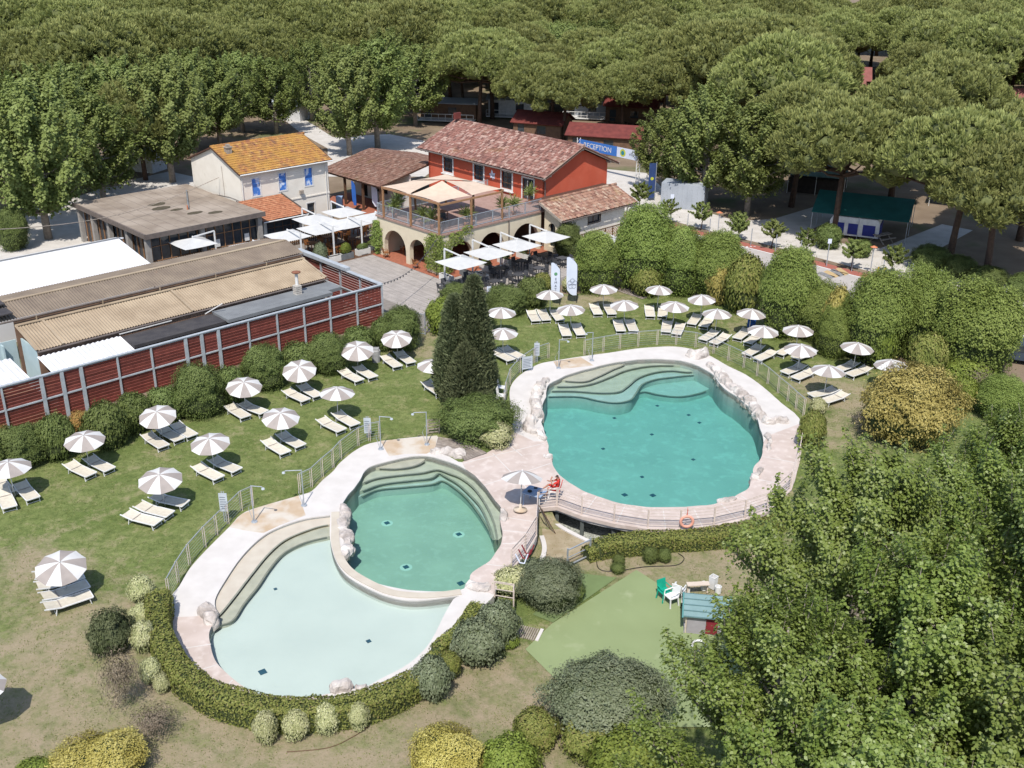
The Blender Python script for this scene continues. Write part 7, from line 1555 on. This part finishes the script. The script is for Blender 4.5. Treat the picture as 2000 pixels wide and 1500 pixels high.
def table(p, rot, Mt, label, group):
    t = thing('cafe_table', label, 'table', p, rot, group); link_obj('table_top', Mt[0], t)
    for x in (-Mt[2] / 2 + .06, Mt[2] / 2 - .06):
        for y in (-Mt[3] / 2 + .06, Mt[3] / 2 - .06): link_obj('leg', Mt[1], t, (x, y, 0))
    return t
def dining(u, v, Mt, Mc, lt, gt, lc, gc, sides=(0, 1, 2, 3), z=0.02, rot=None):
    p = at(u, v, z); r0 = (SA + R(random.uniform(-8, 8))) if rot is None else rot; table(p, r0, Mt, lt, gt)
    for k in sides:
        a = r0 + k * PI / 2 + random.uniform(-.15, .15); d = Vector((math.sin(a), -math.cos(a), 0)) * -(.62 + random.uniform(0, .12)); chair(p + d, a, Mc, lc, gc)
for u, v in ((878, 570), (925, 556), (966, 566), (975, 540), (1012, 553), (1052, 540), (1018, 525), (1060, 514), (940, 590), (1098, 520)):
    dining(u, v, TD, CD, 'dark square cafe table in front of the arcade', 'dark cafe tables', 'dark plastic cafe chair at the tables before the arcade', 'dark cafe chairs')
for u, v in ((612, 490), (640, 478), (668, 466), (700, 458), (722, 450), (690, 482), (655, 497)):
    dining(u, v, TW, CWd, 'brown wooden table under the front white umbrellas', 'wooden tables under umbrellas', 'orange-brown wooden chair under the front white umbrellas', 'wooden chairs under umbrellas', (0, 1, 2, 3) if u % 2 else (0, 1, 3))
for a_, b_ in ((-6.2, 1.6), (-3.2, 2.0), (-1.2, 5.6), (-1.3, 9.5)):
    q = S(a_, b_, .06); table(q, SA, TW, 'wooden table inside the arcade', 'arcade tables'); chair(q + AX * .7, SA + PI / 2, CWd, 'wooden chair inside the arcade', 'arcade chairs'); chair(q - AX * .7, SA - PI / 2, CWd, 'wooden chair inside the arcade', 'arcade chairs')
for a_, b_ in ((-7.0, -.25), (-2.9, -.3)): chair(S(a_, b_, .06), SA + R(160), CWd, 'wooden chair standing in an arcade opening', 'chairs in the arcade openings')
# timber deck under the umbrellas
D = Bld('timber_deck', 'dark timber cafe deck with slatted fence under the white umbrellas', 'deck', -11, -3)
for k in range(18): mb = MB(); mb.box(-13.2 + k * .26, -12.96 + k * .26, -8.6, 3.2, 0.0, .035); D.part('board', mb, 'wood_brown')
sf = Bld('slat_fence', 'vertical slat timber fence behind the rear umbrellas', 'fence', -15.4, -3)
for k in range(42): mb = MB(); mb.box(-15.42, -15.38, -7.4 + k * .2, -7.3 + k * .2, 0, 1.25); sf.part('slat', mb, 'wood_brown')
for zz in (.3, 1.05): mb = MB(); mb.box(-15.38, -15.34, -7.5, 1.0, zz - .04, zz + .04); sf.part('rail', mb, 'wood_brown')
# planters
def planter(a_, b_, L, W_, H_, mat, label, leaf='grey', ph=.9, group=None, rot=0):
    t = thing('planter', label, 'planter', S(a_, b_, .0), SA + rot, group); mb = MB(); slab(mb, rect(-L / 2, L / 2, -W_ / 2, W_ / 2), [rect(-L / 2 + .05, L / 2 - .05, -W_ / 2 + .05, W_ / 2 - .05)], H_, (0, 0, H_)); mb.build('box', mat, t)
    mb = MB(); mb.box(-L / 2 + .05, L / 2 - .05, -W_ / 2 + .05, W_ / 2 - .05, .02, H_ - .06); mb.build('soil', 'dark_inside', t)
    if leaf: me, co = SHR[leaf][0]; o = link_obj('foliage', me, t, (0, 0, H_ - .1)); o.scale = (min(.6, L * .4), W_ * .55, ph / SHH[leaf])
for u, v, mat, lf, ph in ((655, 511, 'planter_white', None, 0), (676, 506, 'planter_grey', 'lime', .9), (709, 497, 'planter_white', 'dark', .5), (728, 488, 'planter_grey', 'dark', .4)):
    a_, b_ = loc_s(u, v, 0); planter(a_, b_, 1.3, .5, .55, mat, {'planter_white': 'white', 'planter_grey': 'dark grey'}[mat] + (' rectangular planter with bushy plant' if lf else ' empty rectangular planter') + (' beside the climber' if u == 728 else ' with low flowers edge' if u == 709 else '') + ' at the timber deck', lf, ph, None, PI / 2)
for u, v, mat in ((872, 548, 'planter_white'), (912, 540, 'planter_grey'), (950, 528, 'planter_white'), (985, 515, 'planter_white'), (1022, 505, 'planter_white'), (940, 545, 'planter_white')):
    a_, b_ = loc_s(u, v, 0); planter(a_, b_, 1.4, .4, .5, mat, {'planter_white': 'low white wall planter between arcade and dark tables', 'planter_grey': 'black planter between arcade and dark tables'}[mat], 'dark' if u % 4 else None, .5, 'planters before the arcade')
t = shrub(613, 640, 476, 520, 'grey', 'grey-leaved bush in front of the timber deck')
# terrace lounge furniture
for a_, b_, r0 in ((-4.6, 2.6, 0), (-2.4, 2.4, 1.2), (-1.6, 4.6, 2.2), (-5.6, 4.2, .6)): chair(S(a_, b_, 3.5), SA + r0, CD, 'dark lounge chair under the terrace sails', 'lounge chairs on the terrace')
for a_, b_ in ((-3.4, 3.0), (-2.0, 1.2)): table(S(a_, b_, 3.5), SA, TW, 'low wooden table under the terrace sails', 'tables on the terrace')
# ------------------------------------------------------------------ flags, banners
def feather(u, v, h, w, mat, label, lean=0.0, sym=None, rot=0, cat='flag'):
    t = thing('feather_flag', label, cat, at(u, v), R(rot)); mb = MB(); mb.tube([(0, 0, 0), (0, 0, h * .6), (-.03, 0, h * .85), (-w * .75, 0, h)], [.025, .02, .016, .01], 6); mb.build('pole', 'black_metal', t)
    z0 = h * .17; pts = [(-.02, z0 + .0), (-.02, h * .6), (-.05, h * .82), (-w * .45, h * .955), (-w * .8, h * .99), (-w, h * .985), (-w * .98, h * .5), (-w * .9, z0 + .45), (-w * .6, z0 + .12), (-.3, z0)]
    mb = MB(); slab(mb, pts[::-1] if False else pts, [], .012, (0, -.0, 0), XA, XZ); c = mb.build('cloth', mat, t)
    if sym == 'text':
        m_ = MB(); m_.lathe([(.13, 0), (.13, .004)], 12); o = m_.build('sun_mark', 'print_green', c, (-w * .5, -.014, h * .73)); o.rotation_euler = (R(90), 0, 0)
        for k, ch in enumerate('EMATI'): o = link_obj('letter', text_mesh('letter', ch, .26, 'print_dark'), c, (-w * .48, -.016, h * .61 - k * .27)); o.rotation_euler = (R(90), 0, 0)
    if sym == 'flower':
        for k in range(5):
            a = R(90 + 72 * k); m_ = MB(); pts_ = [(-w * .45 + math.cos(a) * .2 + .17 * math.cos(q), -.016, h * .42 + math.sin(a) * .24 + .17 * math.sin(q)) for q in [2 * PI * i / 14 for i in range(15)]]; m_.tube(pts_, .008, 4); m_.build('petal_line', 'print_dark', c)
    return t
feather(1093, 596, 3.4, .72, 'flag_white', 'pale feather flag with green sun mark and vertical lettering beside the dark shrub', sym='text', rot=8)
feather(1126, 592, 3.7, .85, 'flag_white', 'white feather flag with line-drawn flower beside the tall clipped shrubs', sym='flower', rot=8)
feather(697, 411, 3.0, .42, 'blue_flag', 'narrow bright blue feather flag beside the portico', rot=10); feather(739, 412, 2.6, .6, 'flag_white', 'pale feather flag beside the terrace railing end', rot=10)
mb = MB(); mb.box(-.5, .5, -.5, .5, 0, .08); tag(mb.build('flag_base', 'black_metal', None, at(697, 411)), 'black square foot of the blue feather flag', 'flag base')
t = thing('banner_flag', 'tall navy banner flag beside the broadleaf tree', 'flag', at(1268, 392), R(5)); mb = MB(); mb.tube([(.55, 0, 0), (.55, 0, 4.0)], .035, 6); mb.build('pole', 'steel', t); mb = MB(); mb.box(-.2, .5, -.01, .01, .3, 3.9); c = mb.build('cloth', 'navy_flag', t)
m_ = MB(); m_.lathe([(.17, 0), (.17, .004)], 12); o = m_.build('sun_mark', 'print_yellow', c, (.15, -.014, 2.3)); o.rotation_euler = (R(90), 0, 0)
# small fridge, people-sized things by the portico
mb = MB(); mb.box(-.3, .3, -.3, .3, 0, 1.2); mb.box(-.32, .32, -.32, .32, 1.2, 1.26); tag(mb.build('ice_cream_chest', 'table_blue', None, at(664, 408)), 'blue and white chest beside the white house corner', 'chest')
# reception banner on a truss
RB = thing('reception_banner', 'blue and white RECEPTION banner on a white truss frame behind the red house', 'banner', at(1253, 358))
pr = at(1247, 357); pz0, pz1 = 2.75, 4.05
bR = at(1246, 318, 2.9); bR.z = 0; base = at(1253, 358)
PB = at(1243, 356); dirb = Vector((math.cos(R(-47)), math.sin(R(-47)), 0)) * -1
Lb = 9.0; o_ = base
p1 = PB; p0 = PB + dirb * Lb
ang = math.atan2(-dirb.y, -dirb.x)
bn = bpy.data.objects.new('banner_board', None)
def bq(x0, x1, z0, z1, off, name, mat, par=RB):
    mb = MB(); nrm = Vector((math.sin(ang), -math.cos(ang), 0)); a = p0 - dirb * x0; b = p0 - dirb * x1; mb.bar(a - o_ + XZ * ((z0 + z1) / 2) + nrm * off, b - o_ + XZ * ((z0 + z1) / 2) + nrm * off, .03, z1 - z0); return mb.build(name, mat, par)
ZB0, ZB1 = 2.35, 3.45
bq(0, 5.9, ZB0, ZB1, 0, 'blue_panel', 'blue_panel'); wpn = bq(5.905, 9.0, ZB0, ZB1, 0, 'white_panel', 'flag_white')
nrm = Vector((math.sin(ang), -math.cos(ang), 0))
o = link_obj('lettering', text_mesh('lettering', 'RECEPTION', .82, 'trim_white'), RB, p0 - dirb * 2.95 - o_ + XZ * 2.87 + nrm * .03); o.rotation_euler = (R(90), 0, ang)
m_ = MB(); m_.lathe([(.42, 0), (.42, .004)], 16); o = m_.build('sun_mark', 'print_yellow', RB, p0 - dirb * 6.8 - o_ + XZ * 2.9 + nrm * .02); o.rotation_euler = (R(90), 0, ang)
m_ = MB(); m_.lathe([(.24, 0), (.24, .004)], 12); o = m_.build('sun_mark', 'print_teal', RB, p0 - dirb * 6.8 - o_ + XZ * 2.9 + nrm * .035); o.rotation_euler = (R(90), 0, ang)
o = link_obj('lettering', text_mesh('lettering', 'villa', .5, 'print_dark'), RB, p0 - dirb * 8.1 - o_ + XZ * 2.9 + nrm * .03); o.rotation_euler = (R(90), 0, ang)
for x in (0.0, 9.1):
    mb = MB(); c = p0 - dirb * x - o_
    for dx in (-.18, .18):
        for dy in (-.18, .18): mb.bar(c + Vector((dx, dy, 0)), c + Vector((dx, dy, 3.55)), .05, .05)
    for k in range(9): mb.bar(c + Vector((-.18, -.18, k * .39)), c + Vector((.18, -.18, k * .39 + .39)), .03, .03); mb.bar(c + Vector((.18, -.18, k * .39)), c + Vector((.18, .18, k * .39 + .39)), .03, .03)
    mb.build('truss', 'white_metal', RB)
# ------------------------------------------------------------------ camp buildings under the pines
def cabin(u, v, L, W_, hw, hr, rot, wall, roof, label, deckm=None, name='cabin'):
    t = thing(name, label, 'cabin', at(u, v), R(rot)); mb = MB(); slab(mb, rect(-L / 2, L / 2, 0, hw), [rect(-L / 2 + .6, -L / 2 + 1.5, .05, 2.0), rect(0, 1.2, .9, 1.9)], .12, (0, -W_ / 2, 0), XA, XZ); mb.build('front_wall', wall, t)
    mb = MB(); mb.box(-L / 2, L / 2, W_ / 2 - .12, W_ / 2, 0, hw); mb.build('rear_wall', wall, t)
    for s_ in (-1, 1): mb = MB(); slab(mb, [(-W_ / 2 + .125, 0), (W_ / 2 - .125, 0), (W_ / 2 - .125, hw), (0, hr), (-W_ / 2 + .125, hw)], [], .12, (s_ * L / 2 - (0 if s_ > 0 else -.12), 0, 0), XB, XZ); mb.build('end_wall', wall, t)
    sl_ = math.hypot(W_ / 2 + .4, hr - hw)
    for s_ in (-1, 1): mb = MB(); slab(mb, rect(-L / 2 - .35, L / 2 + .35, 0, sl_), [], .1, (0, s_ * (W_ / 2 + .4), hw), (-s_, 0, 0), (0, -s_ * (W_ / 2 + .4) / sl_, (hr - hw + .12) / sl_)); mb.build('roof', roof, t)
    mb = MB(); mb.box(-L / 2 + .6, -L / 2 + 1.5, -W_ / 2 + .06, -W_ / 2 + .1, .05, 2.0); mb.build('door', 'glass', t); mb = MB(); mb.box(0, 1.2, -W_ / 2 + .06, -W_ / 2 + .1, .9, 1.9); mb.build('window', 'glass', t)
    if deckm:
        mb = MB(); mb.box(-L / 2, L / 2, -W_ / 2 - 2, -W_ / 2 - .02, .25, .35); mb.build('veranda', deckm, t); mb = MB()
        for k in range(9): x = -L / 2 + L * k / 8; mb.box(x - .03, x + .03, -W_ / 2 - 1.98, -W_ / 2 - 1.92, .35, 1.2)
        mb.box(-L / 2, L / 2, -W_ / 2 - 1.99, -W_ / 2 - 1.91, 1.2, 1.27); mb.box(-L / 2, L / 2, -W_ / 2 - 1.98, -W_ / 2 - 1.92, .7, .75); mb.build('veranda_rail', deckm, t)
    return t
cabin(1060, 268, 6.5, 5, 2.2, 3.3, -20, 'cabin_wood', 'roof_chalet', 'red-roofed chalet right behind the red house ridge'); cabin(1185, 296, 9, 5, 2.3, 3.3, -15, 'cabin_wood', 'roof_chalet', 'long red-roofed reception hut behind the banner'); cabin(1235, 238, 7, 5, 2.5, 4.0, -15, 'cabin_wood', 'roof_chalet', 'dark red-roofed chalet behind the reception hut', 'cabin_wood')
cabin(880, 232, 8, 3.4, 2.5, 2.9, -8, 'cabin_wood', 'grey_wall', 'brown mobile home with white veranda behind the red roof', 'white_metal'); cabin(1010, 225, 8, 3.4, 2.5, 2.9, -8, 'caravan_white', 'grey_wall', 'white mobile home between the pine trunks', 'white_metal'); cabin(1150, 228, 7, 3.2, 2.4, 2.8, -8, 'grey_wall', 'grey_wall', 'pale grey mobile home behind the pine trunks', 'white_metal')
cabin(1662, 182, 5, 5, 2.4, 4.2, -12, 'cabin_wood', 'roof_maroon', 'maroon-roofed chalet showing through the pine canopy', name='chalet'); cabin(1648, 205, 5, 5, 2.4, 4.0, -12, 'cabin_wood', 'roof_maroon', 'maroon-roofed chalet just below another in the canopy gap', name='chalet'); cabin(1945, 235, 7, 6, 2.6, 4.6, -14, 'cabin_wood', 'roof_maroon', 'broad maroon-roofed chalet showing beyond the right pines', name='chalet')
cabin(1905, 232, 5, 5, 2.4, 4.0, -14, 'cabin_wood', 'roof_maroon', 'small maroon-roofed chalet beside the broad one', name='chalet')
for u, v, lb in ((560, 232, 'white mobile home beside the gravel road'), (270, 330, 'pale camper roof glimpsed behind the left trees')): cabin(u, v, 6, 2.6, 2.2, 2.5, -20, 'caravan_white', 'grey_wall', lb)
# grey wall panel / container by the trees
t = thing('container', 'pale grey box container under the bright broadleaf tree', 'container', at(1335, 404), R(-20)); mb = MB(); mb.box(-2.2, 2.2, -1, 1.2, 0, 2.5); mb.build('body', 'grey_wall', t)
for k in range(9): mb = MB(); mb.box(-2.1 + k * .5, -2.02 + k * .5, -1.03, -1.001, .1, 2.4); mb.build('rib', 'grey_wall', t)
# caravan with green awning
CVN = thing('caravan', 'white caravan with blue panels under a dark green awning', 'caravan', at(1668, 462), R(-24))
mb = MB(); slab(mb, [(-2.2, .3), (2.2, .3), (2.2, 1.6), (2.0, 2.0), (-2.0, 2.0), (-2.2, 1.6)], [], 2.0, (0, -1, 0), XA, XZ); mb.build('body', 'caravan_white', CVN)
for x0, x1 in ((-1.95, -.9), (-.55, .35), (.75, 1.85)): mb = MB(); mb.box(x0, x1, -1.03, -1.001, .45, 1.45); mb.build('blue_panel', 'caravan_blue', CVN)
mb = MB(); mb.box(2.21, 2.3, -.9, .95, .3, 1.6); mb.build('blue_panel', 'caravan_blue', CVN)
AW = thing('awning', 'dark green gabled awning over the caravan', 'awning', at(1678, 458), R(-24)); sl_ = math.hypot(3.6, 1.3)
for s_ in (-1, 1): mb = MB(); slab(mb, rect(-4.3, 4.3, 0, sl_), [], .03, (0, s_ * 3.6 + 1.6, 2.15), (-s_, 0, 0), (0, -s_ * 3.6 / sl_, 1.3 / sl_)); mb.build('canopy', 'tarp_green', AW)
for x in (-4.2, 0, 4.2):
    for y in (-1.95, 1.6, 5.1): mb = MB(); mb.tube([(x, y, 0), (x, y, 2.15 if y != 1.6 else 3.4)], .03, 5); mb.build('pole', 'steel', AW)
t = thing('awning', 'dusty sage green awning behind the slim umbrella pine', 'awning', at(1595, 372), R(-20))
for s_ in (-1, 1): mb = MB(); slab(mb, rect(-3, 3, 0, 2.6), [], .03, (0, s_ * 2.4, 2.0), (-s_, 0, 0), (0, -s_ * .923, .385)); mb.build('canopy', 'tarp_sage', t)
for x in (-2.9, 0, 2.9):
    for y in (-2.3, 2.3): mb = MB(); mb.tube([(x, y, 0), (x, y, 2.0)], .03, 5); mb.build('pole', 'white_metal', t)
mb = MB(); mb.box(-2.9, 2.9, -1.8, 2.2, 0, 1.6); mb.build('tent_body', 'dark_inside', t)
t = thing('awning', 'small bright green tarpaulin beyond the caravan', 'awning', at(1848, 400), R(-30))
for s_ in (-1, 1): mb = MB(); slab(mb, rect(-1.6, 1.6, 0, 1.7), [], .03, (0, s_ * 1.5, 1.9), (-s_, 0, 0), (0, -s_ * .88, .47)); mb.build('canopy', 'tarp_green', t)
for x in (-1.5, 1.5):
    for y in (-1.4, 1.4): mb = MB(); mb.tube([(x, y, 0), (x, y, 1.9)], .03, 5); mb.build('pole', 'white_metal', t)
# bench by the caravan
t = thing('picnic_bench', 'weathered wooden picnic bench beside the caravan', 'bench', at(1722, 472), R(30)); mb = MB(); mb.box(-.9, .9, -.35, .35, .68, .73); mb.build('table_top', 'wood_grey', t)
for y in (-.7, .7): mb = MB(); mb.box(-.9, .9, y - .13, y + .13, .42, .46); mb.build('seat', 'wood_grey', t)
for x in (-.6, .6): mb = MB(); mb.bar((x, -.75, 0), (x, 0, .68), .06, .08, XA); mb.bar((x, .75, 0), (x, 0, .68), .06, .08, XA); mb.build('leg', 'wood_grey', t)
# car
CA = thing('parked_car', 'dark blue car parked on the road beyond the hedge', 'car', at(1984, 704), R(-25))
body = [(-2.1, .35), (2.1, .35), (2.15, .75), (1.2, .95), (.6, 1.42), (-1.1, 1.45), (-1.9, .98), (-2.15, .85)]
mb = MB(); slab(mb, body, [], 1.7, (0, -.85, 0), XA, XZ); mb.build('body', 'car_paint', CA)
mb = MB(); slab(mb, [(-1.75, .95), (1.1, .95), (.55, 1.36), (-1.05, 1.39)], [], 1.74, (0, -.87, 0), XA, XZ); mb.build('window', 'glass', CA)
for x in (-1.35, 1.35):
    for y in (-.82, .82): mb = MB(); mb.tube([(x, y - .1, .32), (x, y + .1, .32)], .32, 14); w = mb.build('wheel', 'tyre', CA); mb = MB(); mb.tube([(x, y - .11, .32), (x, y + .11, .32)], .2, 10); mb.build('rim', 'steel', w)
for y in (-.6, .6): mb = MB(); mb.box(2.08, 2.17, y - .2, y + .2, .62, .76); mb.build('headlight', 'trim_white', CA)
# road posts and lamps
def post(u, v, h, label, group, mat='steel', lamp=False, sign=False):
    t = thing('lamp_post' if lamp else 'road_post', label, 'lamp' if lamp else 'post', at(u, v), 0, group); mb = MB(); mb.tube([(0, 0, 0), (0, 0, h)], .04, 6); mb.build('pole', mat, t)
    if lamp: mb = MB(); mb.lathe([(.06, 0), (.3, .04), (.06, .16)], 10, (0, 0, h)); mb.build('lamp_shade', 'lamp_orange', t); mb = MB(); mb.lathe([(.07, 0), (.07, .2)], 8, (0, 0, h - .22)); mb.build('lamp_glass', 'trim_white', t)
    if sign: mb = MB(); mb.box(-.16, .16, -.05, -.03, h - .4, h); mb.build('sign_plate', 'flag_white', t)
for u, v in ((1401, 464), (1699, 536)): post(u, v, 2.3, 'post lamp with orange disc shade beside the cycle lane', 'orange disc lamps', lamp=True)
for u, v in ((1342, 450), (1385, 460), (1427, 470), (1466, 480), (1514, 492), (1562, 504), (1663, 530), (1778, 552), (1833, 565), (1893, 580), (1960, 598), (1722, 545)): post(u, v, 1.6, 'thin grey post in the row beside the cycle lane', 'thin posts along the cycle lane')
post(1614, 520, 2.4, 'grey post with small pale sign plate beside the cycle lane', None, sign=True); post(1309, 440, 3.0, 'tall grey post with white sign box at the path bend', None, sign=True); post(955, 596, 1.5, 'slim black garden lamp with white head behind the parasols', None, mat='black_metal', sign=True)
mb = MB(); mb.tube([(0, 0, 0), (-.3, 0, .4), (-.3, 0, .9)], .06, 6); mb.tube([(.3, 0, 0), (.15, 0, .4), (.3, 0, .9)], .06, 6); tag(mb.build('cycle_stand', 'yellow_paint', None, at(1720, 542)), 'yellow bent stand beside the cycle lane', 'stand')
mb = MB(); mb.lathe([(.28, 0), (.3, .8), (.25, .85)], 12); mb.box(-.2, .2, -.2, .2, .85, .95); tag(mb.build('litter_bin', 'bin_grey', None, at(735, 706)), 'grey litter bin beside the dark shrub row', 'bin')
mb = MB(); mb.box(-.25, .25, -.2, .2, 0, .9); mb.box(-.28, .28, -.23, .23, .9, 1.0); tag(mb.build('utility_box', 'blue_flag', None, at(1467, 640)), 'blue box behind the parasol in the back row', 'box')
# pale figure-like garden statue among the poplars
# low grey roof of something under the poplars
mb = MB(); mb.box(-1.2, 1.2, -.8, .8, 0, .9); mb.box(-1.3, 1.3, -.9, .9, .9, 1.0); tag(mb.build('garden_shed', 'caravan_blue', None, (12.3, 20.4, -.6)), 'low blue shed hidden between the poplar trunks', 'shed')
